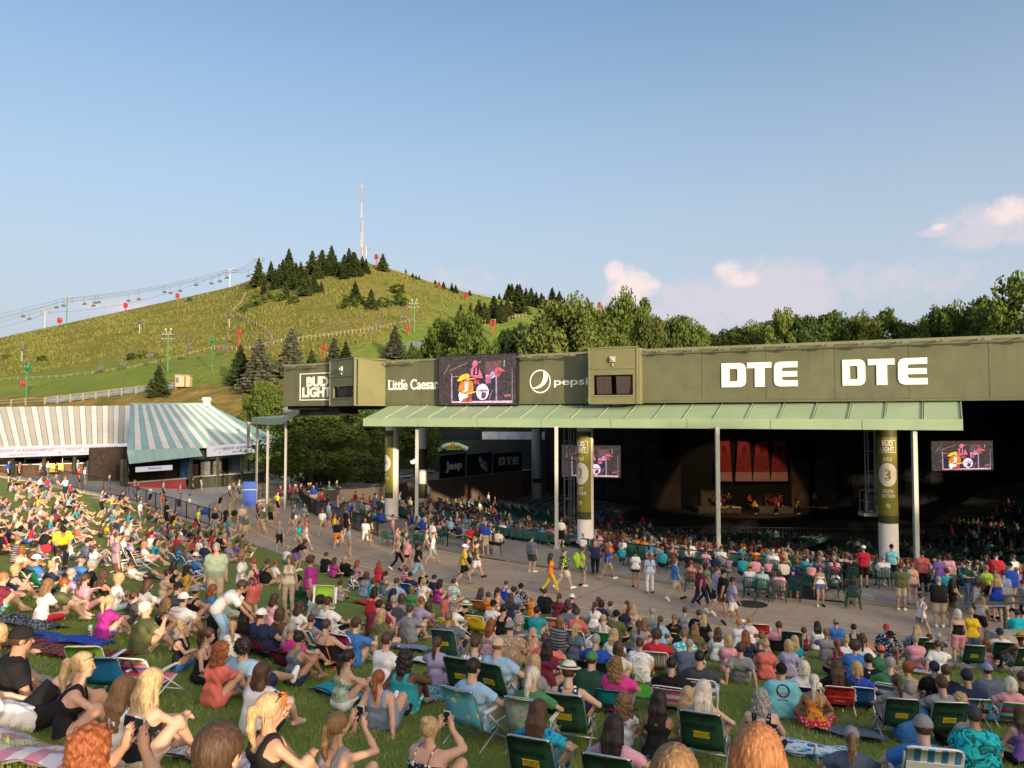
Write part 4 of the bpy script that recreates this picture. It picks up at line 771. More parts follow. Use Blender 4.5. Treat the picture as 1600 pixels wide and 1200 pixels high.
lamp = bpy.data.lights.new('stage_spot', 'SPOT'); lamp.energy = 3400; lamp.color = (1, .58, .25); lamp.spot_size = R(60); lamp.shadow_soft_size = .3; lo_ = bpy.data.objects.new('stage_spot', lamp); COL.objects.link(lo_); lo_.location = (28, 82, 7.6); lo_.rotation_euler = (Vector((27.5, 93, -2.2))-Vector((28, 82, 7.6))).to_track_quat('-Z', 'Y').to_euler()
ls = thing('stage_lamp', 'lit yellow stage lamp hanging under the dark roof', 'lamp'); mb = MB(); mb.lathe([(.12, .3), (.26, 0)], (28, 82, 7.7), 12); mb.build('lamp_housing', M_BLACK, ls); mb = MB(); mb.lathe([(0, 0), (.24, 0)], (28, 82, 7.72), 12); mb.build('lens', mat('lens_glow', (1, .8, .3), .4, emit=3), ls); mb = MB(); mb.tube([(28, 82, 8), (28, 82, 9.4)], .04, 5); mb.build('hanger', M_BLACK, ls)
# instruments
M_CYM = mat('cymbal_brass', (.7, .5, .12), .3, .9); M_DRUM = mat('drum_red', (.28, .03, .03), .4); M_DHD = mat('drum_skin', (.75, .70, .65), .6)
def drums(x, y, z, lb):
    t = thing('drum_kit', lb, 'drum kit', (x, y, z)); mb = MB(); M = Matrix.Rotation(R(90), 4, 'X')
    v = MB(); v.lathe([(.0, .25), (.3, .25), (.3, -.25), (0, -.25)], (0, 0, 0), 16); me = v.mesh('bass_drum', M_DRUM); me.transform(Matrix.Translation((0, -.3, .32)) @ M); obj('bass_drum', me, t)
    v = MB(); v.lathe([(0, 0), (.28, 0)], (0, 0, 0), 16); me = v.mesh('drum_head', M_DHD); me.transform(Matrix.Translation((0, -.556, .32)) @ M); obj('drum_head', me, t)
    for dx, dy, dz in ((-.25, -.1, .75), (.25, -.1, .75), (.65, .1, .55), (-.6, .15, .6)): v = MB(); v.lathe([(0, .28), (.19, .28), (.19, 0), (0, 0)], (dx, dy, dz), 12); v.tube([(dx, dy, 0), (dx, dy, dz)], .015, 4); v.build('tom_drum', M_DRUM, t)
    for dx, dy, dz in ((-.8, -.1, 1.25), (.8, 0, 1.3), (-.45, .3, 1.45), (.5, .35, 1.5)): v = MB(); v.lathe([(0, .04), (.26, 0)], (dx, dy, dz), 14); v.tube([(dx, dy, 0), (dx, dy, dz)], .012, 4); v.build('cymbal', M_CYM, t)
drums(24.6, 92.2, -3.62, 'drum kit under the first red banners at the back of the stage'); drums(31.4, 92, -3.62, 'drum and percussion kit right of the red banners')
def keyboard(px, lb):
    D = 88.5; p = at(px, 785, D); t = thing('keyboard', lb, 'keyboard', (p.x, D, -4.25)); v = MB(); v.box((0, 0, .95), (1.4, .4, .12)); v.build('key_body', mat('key_yellow', (.5, .4, .15), .5), t); v = MB()
    for s in (-1, 1): v.tube([(-.5*s, 0, 0), (.5*s, 0, .9)], .03, 5)
    v.build('stand', M_BLACK, t)
keyboard(1133, 'keyboard on a stand at the left of the stage'); keyboard(1148, 'second keyboard beside the one at the stage left'); keyboard(1268, 'keyboard on a stand at the right of the stage'); keyboard(1283, 'small keyboard at the far right of the stage')
for px, w, h, lb in ((1110, 34, 30, 'tall black amplifier rack left of the stage pole'), (1204, 22, 22, 'amplifier cabinet between the two drum kits')):
    D = 93; p = at(px, 790, D); t = thing('amplifier', lb, 'amplifier', (p.x, D, -4.25)); v = MB(); v.box((0, 0, h/24), (w/1200*D, .7, h/12)); v.build('cabinet', mat('amp_black', (.025, .024, .026), .7), t); v = MB(); v.box((0, -.36, h/24), (w/1200*D*.85, .03, h/15)); v.build('grille', mat('amp_grille', (.07, .065, .06), .9), t)
bar = thing('crowd_barrier', 'long dark steel barrier along the front of the stage', 'barrier'); v = MB()
for (a, b) in (((6, 80), (20, 81)), ((20, 81), (44, 79))):
    a, b = Vector((*a, -5.6)), Vector((*b, -5.6)); n = int((b-a).length/.35)
    for i in range(n): p = a.lerp(b, i/n); v.tube([p, p+Vector((0, 0, 1.15))], .02, 4)
    for z in (.25, 1.15): v.tube([a+Vector((0, 0, z)), b+Vector((0, 0, z))], .03, 4)
v.build('bars', M_TRUSS, bar)
# ================================================================== CONCESSION STANDS
M_RW = metal_mat('roof_white', (.58, .58, .55), .10, .6, streak=.25); M_RT = metal_mat('roof_teal', (.23, .37, .37), .12, .6, streak=.2); M_RG = metal_mat('roof_taupe', (.40, .38, .31), .08, .6, streak=.2)
M_LEDW = mat('led_white', (.80, .76, .84), .4, emit=.42); M_INK = mat('sign_ink', (.16, .14, .20), .6); M_INKR = mat('sign_ink_red', (.5, .12, .14), .6)
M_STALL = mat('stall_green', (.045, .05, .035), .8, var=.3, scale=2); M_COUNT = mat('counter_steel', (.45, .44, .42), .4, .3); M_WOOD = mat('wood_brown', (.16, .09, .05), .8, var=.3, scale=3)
def roof_strips(name, e0, e1, r0, r1, n, parent, ma, mb_):
    """striped roof: each standing seam sheet is a piece of its own; eave e0..e1, ridge r0..r1"""
    e0, e1, r0, r1 = map(Vector, (e0, e1, r0, r1)); nn = (e1-e0).cross(r0-e0).normalized()*.09
    for i in range(n):
        t0, t1 = i/n+.0012, (i+1)/n-.0012; up = nn*(.45 if i % 2 else .3); mb = MB(); v = [e0.lerp(e1, t0)+up, e0.lerp(e1, t1)+up, r0.lerp(r1, t1)+up, r0.lerp(r1, t0)+up]; w = [p-nn for p in v]
        mb.add(v+w, [(0, 1, 2, 3), (7, 6, 5, 4), (0, 4, 5, 1), (1, 5, 6, 2), (2, 6, 7, 3), (3, 7, 4, 0)]); mb.build(name, ma if i % 2 else mb_, parent)
def sign_board(p0, p1, h, label, parts):
    t = thing('led_sign', label, 'sign'); p0, p1 = Vector(p0), Vector(p1); L_ = (p1-p0).length; M = frame_matrix(p0, p1-p0, (0, 0, 1)); mb = MB(); mb.box((L_/2, h/2, -.1), (L_, h, .2), M=M); mb.build('sign_panel', M_LEDW, t)
    for txt, fx, fy, hh, m in parts:
        me = text_mesh(txt, 1, .022, m); ys = [v.co.y for v in me.vertices]; k = hh*h/(max(ys)-min(ys)); me.transform(Matrix.Diagonal((k*1.05, k, 1, 1))); put(me, M @ Matrix.Translation((fx*L_, fy*h, .012)), 'lettering', t)
    return t, M, L_
def crest(M, x, h, t):
    mb = MB()
    for i in range(9):
        a0 = math.pi*(1.02-.13*i*.87)*.9+.15; c = Vector((x+.55*h*math.cos(a0)*1.3, h*.5+.28*h*math.sin(a0), .012)); mb.box(c, (.07*h, .15*h, .01), M=M)
    mb.ball(M @ Vector((x, h*.3, .012)), .09*h, 8, 5); mb.build('sign_crest', M_INKR, t)
st1 = thing('concession_stand', 'long concession stand with a white and taupe striped roof at the far left', 'building')
u1 = Vector((.86, .51, 0)); nb = Vector((-.51, .86, 0)); eR = Vector((-39.8, 79.9, 4.30)); eL = eR-u1*16; eL.z = 4.1; rR = Vector((-45.2, 91., 8.35)); rL = rR-u1*20; rL.z = 8.0
roof_strips('roof_sheet', eL, eR, rL, rR, 34, st1, M_RW, M_RG)
gz = 1.15
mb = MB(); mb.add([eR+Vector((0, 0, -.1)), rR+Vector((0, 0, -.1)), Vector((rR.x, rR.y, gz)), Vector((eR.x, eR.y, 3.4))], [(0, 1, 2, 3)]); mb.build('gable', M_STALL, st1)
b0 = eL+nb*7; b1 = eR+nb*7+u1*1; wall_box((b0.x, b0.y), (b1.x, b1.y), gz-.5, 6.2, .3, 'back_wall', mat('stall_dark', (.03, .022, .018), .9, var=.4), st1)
fs = MB(); fs.box(((eL+eR)/2+Vector((0, 0, -.16))+nb*.1), ((eR-eL).length, .2, .24), math.atan2(u1.y, u1.x)); fs.build('fascia_board', M_BLACK, st1)
for k in range(6):
    q = eL.lerp(eR, (k+.2)/6)+nb*1.2; v = MB(); v.box((q.x, q.y, 2.6), (.25, .25, 3.0)); v.build('post', M_STALL, st1)
for k in range(5):
    q = eL.lerp(eR, (k+.5)/5)+nb*4.4; v = MB(); v.box((q.x, q.y, gz+.5), (2.7, .7, 1.0), math.atan2(u1.y, u1.x)); v.build('counter', M_WOOD, st1); v = MB(); v.box((q.x, q.y, gz+1.04), (2.9, .9, .08), math.atan2(u1.y, u1.x)); v.build('counter_top', M_COUNT, st1)
    v = MB(); q2 = q+nb*2.0; v.box((q2.x, q2.y, gz+1.9), (2.2, .1, .8), math.atan2(u1.y, u1.x)); v.build('menu_board', mat('menu_board', (.25, .26, .3), .5, col2=(.05, .05, .06), scale=3), st1)
sL = eL+Vector((0, 0, -1.05))-nb*.15; sR = eR+Vector((0, 0, -1.0))-nb*.15-u1*.1
sg, Ms, Ls = sign_board(sL, sR, 1.02, 'long white lit sign board under the eave of the far left stand', [('HEIGHT of REFRESHMENT', .44, .62, .28, M_INK), ('MADE FROM THE WHEAT', .43, .22, .14, M_INK), ('HEIGHT of REFRESHMENT', .80, .62, .28, M_INK), ('MADE FROM THE WHEAT', .80, .22, .14, M_INK)])
crest(Ms, Ls*.62, 1.0, sg)
for px, py, c, lb, c2 in ((54, 739, (.10, .35, .62), 'blue drinks cart under the far left stand', (.05, .12, .25)), (82, 741, (.62, .42, .04), 'yellow drinks cart beside the blue one', (.5, .35, .05))):
    p = hit(px, py); t = thing('drinks_cart', lb, 'cart', p, math.atan2(u1.y, u1.x)); v = MB(); v.box((0, 0, .62), (1.9, .8, .75)); v.build('cart_body', mat('cart_%d' % px, c, .4), t); v = MB(); v.box((0, 0, 2.15), (2.1, 1, .2)); v.build('cart_roof', mat('cart2_%d' % px, c2, .5), t)
    v = MB()
    for sx in (-.85, .85):
        for sy in (-.35, .35): v.tube([(sx, sy, .9), (sx, sy, 2.1)], .03, 5)
    v.build('roof_posts', M_COUNT, t)
    for sx in (-.6, .6): v = MB(); v.tube([(sx, -.42, .2), (sx, -.36, .2)], .2, 12); v.build('wheel', M_BLACK, t)
for px, py, lb in ((150, 739, 'black rubbish bin on the plaza below the far left sign'), (103, 738, 'dark barbecue grill standing under the far left stand')):
    p = hit(px, py); t = thing('bin', lb, 'bin', p); v = MB(); v.box((0, 0, .6), (.8, .7, 1.15)); v.build('bin_body', M_BLACK, t); v = MB(); v.box((0, 0, 1.22), (.9, .8, .08)); v.build('lid', mat('bin_lid', (.06, .06, .06), .5), t)
# stand 2, hipped roof
st2 = thing('concession_stand', 'hip roofed concession stand with white and teal stripes beside the plaza', 'building')
a2 = Vector((-34.5, 69.0, 3.35)); c2 = Vector((-26.3, 82.4, 3.75)); rl = Vector((-41.2, 83., 8.35)); rr2 = Vector((-34.0, 86, 8.45)); bk2 = Vector((-28, 96, 3.8))
roof_strips('roof_sheet', a2+Vector((0, 0, .75)), c2+Vector((0, 0, .25)), rl, rr2, 22, st2, M_RW, M_RT)
sk0 = a2+Vector((.5, -.55, -.45)); sk1 = a2.lerp(c2, .47)+Vector((.5, -.3, -.3)); roof_strips('roof_sheet', sk0, sk1, a2+Vector((.0, 0, .72)), a2.lerp(c2, .47)+Vector((0, 0, .5)), 9, st2, M_RT, M_RT)
mb = MB(); mb.add([c2+Vector((0, 0, .25)), bk2, rr2], [(0, 1, 2)]); mb.add([a2+Vector((0, 0, .7)), rl, Vector((rl.x, rl.y, 1)), Vector((a2.x, a2.y, 1))], [(0, 1, 2, 3)]); mb.build('roof_end', M_RT, st2)
rp = MB(); rp.tube([rl+Vector((0, 0, .06)), rr2+Vector((0, 0, .06))], .12, 6); rp.tube([rr2+Vector((0, 0, .06)), c2+Vector((.05, 0, .33))], .10, 6); rp.build('ridge_cap', mat('ridge_teal', (.22, .40, .38), .5), st2)
vt = MB(); p = rl.lerp(rr2, .99)+Vector((0, -.3, -.2)); vt.lathe([(.42, 0), (.42, .6), (.55, .62), (.55, .85), (.35, 1.0), (0, 1.0)], p, 12); vt.build('roof_vent', M_PILL, st2, True)
vt = MB(); p = at(388, 677, 79); vt.lathe([(.16, -1.2), (.16, .9), (.26, .95), (.26, 1.15), (0, 1.2)], p, 10); vt.build('flue', M_TRUSS, st2, True)
d2 = (c2-a2); d2.z = 0; L2 = d2.length; d2.normalize(); nb2 = Vector((-d2.y, d2.x, 0))
def on2(s, back=0): q = Vector((a2.x, a2.y, 0))+d2*s+nb2*back; return q
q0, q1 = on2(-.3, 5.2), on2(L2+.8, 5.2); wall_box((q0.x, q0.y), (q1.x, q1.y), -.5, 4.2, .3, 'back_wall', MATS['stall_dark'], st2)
q0, q1 = on2(L2*.46, .8), on2(L2+.6, .8); wall_box((q0.x, q0.y), (q1.x, q1.y), -.2, 1.12, .25, 'counter_wall', M_STALL, st2); wall_box((q0.x, q0.y), (q1.x, q1.y), 1.13, 1.22, .7, 'counter_top', M_COUNT, st2, .25)
q0, q1 = on2(.6, 1.2), on2(L2*.44, 1.2); wall_box((q0.x, q0.y), (q1.x, q1.y), -.2, 1.0, .25, 'counter_wall', mat('counter_red', (.30, .05, .06), .7), st2); wall_box((q0.x, q0.y), (q1.x, q1.y), 1.01, 1.1, .6, 'counter_top', M_COUNT, st2, .15)
q0, q1 = on2(L2*.46, .9), on2(L2+.6, .9); wall_box((q0.x, q0.y), (q1.x, q1.y), 2.85, 3.7, .3, 'header', M_STALL, st2)
for f in (0, .02, .445, .64, .83, 1.03): q = on2(L2*f, .6); v = MB(); v.box((q.x, q.y, 1.6), (.26, .26, 3.3)); v.build('post', M_STALL, st2)
for f, w, c in ((.55, 1.1, (.06, .16, .34)), (.70, .9, (.18, .19, .2)), (.78, .9, (.25, .24, .22)), (.93, 1.2, (.16, .2, .26))):
    q = on2(L2*f, 3.6); v = MB(); v.box((q.x, q.y, 1.7), (w, .6, 1.9), math.atan2(d2.y, d2.x)); v.build('drinks_fridge', mat('fridge_%d' % int(f*100), c, .3, var=.3, scale=4), st2)
q0 = on2(L2*.07, .2); q1 = on2(L2*.30, .2); v, _, _ = sign_board((q0.x, q0.y, 2.05), (q1.x, q1.y, 2.05), .45, 'small pale banner sign over the red counter of the hip roofed stand', [('BEVERAGES', .5, .55, .42, M_INK)])
s0 = on2(L2*.515, -.5); s1 = on2(L2*1.035, -.5)
sg, Ms, Ls = sign_board((s0.x, s0.y, 3.15), (s1.x, s1.y, 3.35), 1.05, 'white lit sign board under the eave of the hip roofed stand', [('HEIGHT of REFRESHMENT', .5, .64, .28, M_INK), ('MADE FROM THE WHEAT', .5, .27, .14, M_INK)])
crest(Ms, Ls*.16, .95, sg); crest(Ms, Ls*.86, .95, sg)
for px, py, lb in ((390, 790, 'tall blue recycling bin on the plaza near the railing'),):
    p = hit(px, py); t = thing('recycling_bin', lb, 'bin', p, .3); v = MB(); v.prism([(-.5, -.42), (.5, -.42), (.5, .42), (-.5, .42)], 1.25); v.build('bin_body', mat('bin_blue', (.015, .07, .36), .45), t); v = MB(); v.box((0, 0, 1.3), (1.06, .9, .06)); v.build('bin_band', mat('bin_band', (.35, .42, .55), .5), t); v = MB(); v.box((0, 0, 1.62), (1.02, .86, .58)); v.box((0, -.435, 1.62), (.6, .02, .2)); v.build('lid', MATS['bin_blue'], t)
def rail(pts, h, label, n_post, balu=0., mesh=False, m=None, name='railing', zf=zg, cat='railing', rails=(0.12, 1.)):
    t = thing(name, label, cat); m = m or M_BLACK; pts = [Vector((p[0], p[1], float(zf(p[0], p[1])) if len(p) < 3 else p[2])) for p in pts]
    ls = [(b-a).length for a, b in zip(pts, pts[1:])]; T = sum(ls)
    def pt(s):
        for a, b, l in zip(pts, pts[1:], ls):
            if s <= l+1e-6: return a.lerp(b, s/l)
            s -= l
        return pts[-1].copy()
    N_ = max(1, int(T/n_post))
    for i in range(N_+1): q = pt(T*i/N_); v = MB(); v.tube([q-Vector((0, 0, .2)), q+Vector((0, 0, h))], .032, 6); v.build('post', m, t)
    for f in rails:
        v = MB(); v.tube([pt(T*i/(2*N_))+Vector((0, 0, h*f)) for i in range(2*N_+1)], .028, 6); v.build('rail', m, t)
    if balu:
        v = MB(); k = int(T/balu)
        for i in range(k): q = pt(T*(i+.5)/k); v.tube([q+Vector((0, 0, h*rails[0])), q+Vector((0, 0, h))], .012, 4)
        v.build('balusters', m, t)
    if mesh:
        v = MB()
        for i in range(2*N_):
            a, b = pt(T*i/(2*N_)), pt(T*(i+1)/(2*N_)); v.quad(a+Vector((0, 0, h*.1)), b+Vector((0, 0, h*.1)), b+Vector((0, 0, h)), a+Vector((0, 0, h)))
        v.build('mesh_panel', chain_mat(), t)
    return t
def chain_mat():
    if 'chain_link' in MATS: return MATS['chain_link']
    m, N, L, b = nodes_mat('chain_link'); b.inputs['Base Color'].default_value = (.02, .02, .02, 1); b.inputs['Roughness'].default_value = .6
    tc = N.new('ShaderNodeTexCoord').outputs['Object']; tr = N.new('ShaderNodeBsdfTransparent'); mx = N.new('ShaderNodeMixShader'); ch = N.new('ShaderNodeTexChecker'); ch.inputs['Scale'].default_value = 17
    L.new(tc, ch.inputs['Vector']); v = N.new('ShaderNodeMapRange'); L.new(ch.outputs['Fac'], v.inputs[0]); v.inputs[3].default_value = .25; v.inputs[4].default_value = .75
    L.new(v.outputs[0], mx.inputs[0]); L.new(tr.outputs[0], mx.inputs[1]); L.new(b.outputs[0], mx.inputs[2]); L.new(mx.outputs[0], N['Material Output'].inputs[0]); return m
ftop = lambda x, y: max(float(z_lawn(x, y)), float(z_plaza(x, y)))+.1
rail([FENCE[0], FENCE[1], FENCE[2]], 1.25, 'black chain link fence along the top left edge of the lawn', 2.4, mesh=True, name='fence', zf=ftop, cat='fence')
rail([(-28.2, 56.7), FENCE[3]], 1.1, 'dark iron railing between the lawn and the plaza, right of the mesh fence', 1.6, balu=.16, zf=ftop)
def arc(r, px0, px1, n=14):
    out = []
    for i in range(n+1):
        px = px0+(px1-px0)*i/n; u = (px-800)/1200; A = u*u+1; B = -2*(u*CX+CY); Cc = CX*CX+CY*CY-r*r; y = (-B-math.sqrt(max(B*B-4*A*Cc, 0)))/(2*A); out.append((u*y, y))
    return out
la = arc(RIN+.15, 405, 592, 18)
rail([(a, b, .13*0) for a, b in la], 1.15, 'long dark railing curving from the awning down to the left seats', 1.9, balu=.14, mesh=False)
wl_ = MB()
q = arc(RIN+.3, 402, 480, 9)
for a, b in zip(q[:-1], q[1:]):
    wl_.add([V3(a, -.1), V3(b, -.1), V3(b, .42), V3(a, .42), V3((a[0]+.2, a[1]+.2), .42), V3((b[0]+.2, b[1]+.2), .42)], [(0, 1, 2, 3), (3, 2, 5, 4)])
tag(wl_.build('ramp_wall', M_KERB), 'low concrete wall under the railing left of the seats', 'wall')
rail([(a, b, .13) for a, b in arc(RBOWL+1.6, 925, 1350, 16)], .9, 'dark rail in front of the seats between the two numbered pillars', 2.2, rails=(.55, 1.))
rail([(a, b, .13) for a, b in arc(RBOWL+1.6, 640, 780, 8)], .9, 'dark rail in front of the seats left of the stair aisle', 2.2, rails=(.55, 1.))
rail([(a, b, .13) for a, b in arc(RBOWL+1.2, 1490, 1640, 6)], .9, 'dark rail in front of the seats at the right edge', 2.2, rails=(.55, 1.))
for px, lb in ((602, 'single dark hoop rail at the foot of the left pillar'), (628, 'dark hoop rail just right of the left pillar')):
    a = arc(RIN-.6, px-12, px+12, 1); v = MB(); p, q = V3(a[0], .13), V3(a[1], .13); h_ = Vector((0, 0, 1.05)); v.tube([p, p+h_, q+h_, q], .03, 6); tag(v.build('hoop_rail', M_BLACK), lb, 'railing')
# back fences between hedge and wall
rail([(-18.5, 74, .9), (-10, 77, 1.1), (-7.5, 80, 1.3)], 1.5, 'tall dark fence in front of the clipped bush beyond the left seats', 2.4, balu=.18)
rail([(-22, 68, .1), (-17, 66.5, .1), (-10.5, 63, .6)], 1.1, 'lower dark fence above the left block of seats', 2.2, balu=.18)
# stair aisles
def stairs(px, lb, half=1.5):
    t = thing('stair_aisle', lb, 'stairs'); u = (px-800)/1200; a = arc(RIN, px-1, px+1, 1)[0]; q = Vector((a[0]-CX, a[1]-CY)).normalized(); s = Vector((-q.y, q.x))
    for i in range(9):
        r0 = RIN-.02-i*.55; z = .02-.115*i; c = Vector((CX, CY))+q*(r0-.25); v = MB(); v.box((c.x, c.y, z), (.50, 2*half, .12), math.atan2(q.y, q.x)); v.build('tread', MATS['tread_wood'], t)
        v = MB(); c = Vector((CX, CY))+q*(r0-.02); v.box((c.x, c.y, z+.066), (.05, 2*half, .012), math.atan2(q.y, q.x)); v.build('nosing', M_YEL, t)
    return t
mat('tread_wood', (.13, .11, .085), .85, var=.3, scale=2)
stairs(812, 'slatted stair aisle going down beside the second pillar', 2.6); stairs(1478, 'slatted stair aisle behind the standing group at the right', 1.7)
for (px0, px1, z, lb) in ((770, 782, .5, 'short raised concrete kerb left of the wide stair aisle'), (1272, 1362, .25, 'low concrete kerb left of the third pillar')):
    cb = MB(); a = arc(RIN-.3, px0, px1, 4)
    for p, q in zip(a[:-1], a[1:]): cb.add([V3(p, 0), V3(q, 0), V3(q, z), V3(p, z), V3((p[0]+.1, p[1]+.9), z), V3((q[0]+.1, q[1]+.9), z)], [(0, 1, 2, 3), (3, 2, 5, 4)])
    tag(cb.build('kerb_block', M_KERB), lb, 'kerb')
# rope on stanchions, right corner counter
rp = thing('rope_barrier', 'yellow rope strung between short dark posts left of the stair aisle', 'barrier'); pr = arc(RIN-.4, 700, 782, 3)
for p in pr: v = MB(); v.tube([V3(p, .1), V3(p, 1.0)], .035, 6); v.build('post', M_BLACK, rp)
v = MB()
for a, b in zip(pr[:-1], pr[1:]): v.tube([V3(a, .95), (V3(a, .8)+V3(b, .8))/2, V3(b, .95)], .018, 5)
v.build('rope', MATS['yellow_paint'], rp)
p = hit(1566, 1000); t = thing('railing', 'grey railing with a flat rest on the concrete block at the right edge', 'railing', p); v = MB()
for x in (-.9, .1): v.tube([(x, 0, -.2), (x, 0, 1.15)], .04, 6)
v.tube([(-.9, 0, 1.15), (1.6, 0, 1.2)], .04, 6); v.tube([(.1, 0, 1.4), (1.6, 0, 1.42)], .04, 6); v.tube([(.1, 0, 1.1), (.1, 0, 1.42)], .04, 6); v.build('rail', mat('rail_grey', (.05, .055, .05), .6), t); v = MB(); v.box((-.4, .15, 1.1), (1., .5, .05)); v.build('rest', M_TRUSS, t)
p = hit(1572, 1012); v = MB(); v.box((p.x+.8, p.y, p.z+.12), (2.4, .7, .7)); tag(v.build('concrete_block', M_KERB), 'square concrete block under the grey railing at the right edge', 'block')
# ================================================================== SKI HILL FURNITURE
M_SG = mat('green_steel', (.03, .17, .07), .5); M_SR = mat('snowgun_red', (.40, .035, .04), .6); M_PALE = mat('pale_steel', (.38, .38, .36), .5, .3); M_CABLE = mat('cable', (.10, .10, .11), .6); M_FENCE = mat('fence_wood', (.27, .23, .15), .85, var=.2); M_NET = mat('fence_net', (.10, .13, .16), .8, var=.3, scale=1)
def tower(px, py, top, m, lb, arms=1.6, yy=None, dark=False):
    p = hhit(px, py); k = p.y/1200; h = (py-top)*k; t = thing('lift_tower', lb, 'lift tower', p); r = max(.17, .62*k); v = MB(); v.tube([(0, 0, -2), (0, 0, h)], r, 8); v.build('mast', m, t)
    v = MB(); w = arms*8*k/2; v.tube([(-w, 0, h*.93), (w, 0, h*.93)], r*.6, 6); v.tube([(-w, 0, h*.82), (w, 0, h*.82)], r*.5, 6); v.build('crossarm', M_PALE, t)
    for s in (-1, 1):
        for q in (.93, .82): v = MB(); v.tube([(s*w, -.9, h*q), (s*w, .9, h*q)], r*.9, 6); v.build('sheave_train', M_PALE, t)
    v = MB()
    for s in (-1, 1): v.tube([(s*w*.3, 0, h*.93), (s*w*.6, 0, h*1.08)], r*.5, 5); v.ball((s*w*.6, 0, h*1.06), r*1.6, 8, 6)
    v.build('floodlights', M_PALE, t); return Vector(p), h, k
TW = {}
for key, px, py, top, m, lb in (('a', 70, 510, 482, M_PALE, 'pale lift tower on the left skyline, first from the left edge'), ('b', 104, 502, 459, M_SG, 'tall dark green lift tower on the left skyline'), ('c', 359, 444, 415, M_PALE, 'pale lift tower on the skyline halfway to the grove'), ('d', 405, 434, 401, M_SG, 'dark lift tower at the left end of the hilltop grove'),
    ('e', 262, 580, 518, M_SG, 'bright green lift tower in the middle of the lower slope'), ('f', 647, 520, 471, M_SG, 'green lift tower on the right slope above the trees'), ('g', 572, 410, 384, M_PALE, 'short floodlight tower beside the radio mast'), ('h', 887, 474, 454, M_PALE, 'lamp tower on the right ridge behind the huge olive tree'), ('i', 958, 470, 443, M_PALE, 'thin lamp pole above the tall loose tree')):
    TW[key] = tower(px, py, top, m, lb, 1.2 if key in 'ghi' else 1.7)
cb = thing('lift_cable', 'thin chair lift cables strung up the left skyline to the hilltop', 'cable'); v = MB()
def topof(k, s, f): p, h, kk = TW[k]; return p+Vector((s*1.7*8*kk/2, 0, h*f))
far = at(-120, 512, 285)
def sag(a, b, d, n=8): return [a.lerp(b, i/n)-Vector((0, 0, 4*d*(i/n)*(1-i/n))) for i in range(n+1)]
CAB = []
for s in (-1, 1):
    for f in (.93, .82):
        A = [at(-140, 510+8*(s > 0)+(12 if f < .9 else 0), TW['b'][0].y), topof('b', s, f), topof('c', s, f), topof('d', s, f)]
        for a, b in zip(A[:-1], A[1:]): pts = sag(a, b, 1.6); v.tube(pts, .05, 4, cap=False); CAB.append(pts)
A = [at(-140, 520, TW['a'][0].y), topof('a', 1, .9), topof('c', -1, .82)]
for a, b in zip(A[:-1], A[1:]): pts = sag(a, b, 3.5); v.tube(pts, .05, 4, cap=False); CAB.append(pts)
v.build('cable_run', M_CABLE, cb)
cb2 = thing('lift_cable', 'chair lift cables crossing low over the hillside from the green towers', 'cable'); v = MB(); CAB2 = []
A = [at(0, 560, 190), topof('e', 1, .93), topof('f', -1, .93), at(712, 470, 330)]
for a, b in zip(A[:-1], A[1:]): pts = sag(a, b, 3.); v.tube(pts, .045, 4, cap=False); CAB2.append(pts)
v.build('cable_run', M_CABLE, cb2)
# chairs hanging from the cables
v = MB(); v.tube([(0, 0, 0), (0, 0, -2.2), (.5, 0, -3.1), (-.5, 0, -3.1)], .07, 4); v.box((0, 0, -3.1), (1.5, .7, .14)); v.box((0, .35, -2.7), (1.5, .1, .7)); chm = v.mesh('lift_chair', M_CABLE)
chs = [(32, 0), (42, 1), (84, 0), (95, 0), (128, 0), (142, 1), (145, 0), (150, 0), (197, 1), (213, 1), (253, 0), (263, 1), (278, 1), (303, 0), (327, 1), (340, 1), (351, 0), (385, 1)]
allp = [q for pts in CAB for q in zip(pts[:-1], pts[1:])]; nth = 0
for px, pick in chs:
    c = []
    for a, b in allp:
        ua, ub = a.x/a.y*1200+800, b.x/b.y*1200+800
        if (ua-px)*(ub-px) <= 0 and ua != ub: c.append(a.lerp(b, (px-ua)/(ub-ua)))
    if not c: continue
    c.sort(key=lambda q: -q.z/q.y); q = c[min(len(c)-1, pick*2)]
    tag(obj('lift_chair', chm, None, q), 'empty lift chair on the skyline cable, %s from the left' % ORD[nth], 'lift chair', 'empty chairs on the lift cables'); nth += 1
nth = 0
for px in (155, 190, 232, 292, 350, 398, 420, 436, 475, 515, 558, 590, 630, 657):
    for pts in CAB2:
        for a, b in zip(pts[:-1], pts[1:]):
            ua, ub = a.x/a.y*1200+800, b.x/b.y*1200+800
            if (ua-px)*(ub-px) <= 0 and ua != ub and nth < 14:
                q = a.lerp(b, (px-ua)/(ub-ua)); tag(obj('lift_chair', chm, None, q), 'empty lift chair low over the hillside, %s from the left' % ORD[nth], 'lift chair', 'empty chairs on the lift cables'); nth += 1; break
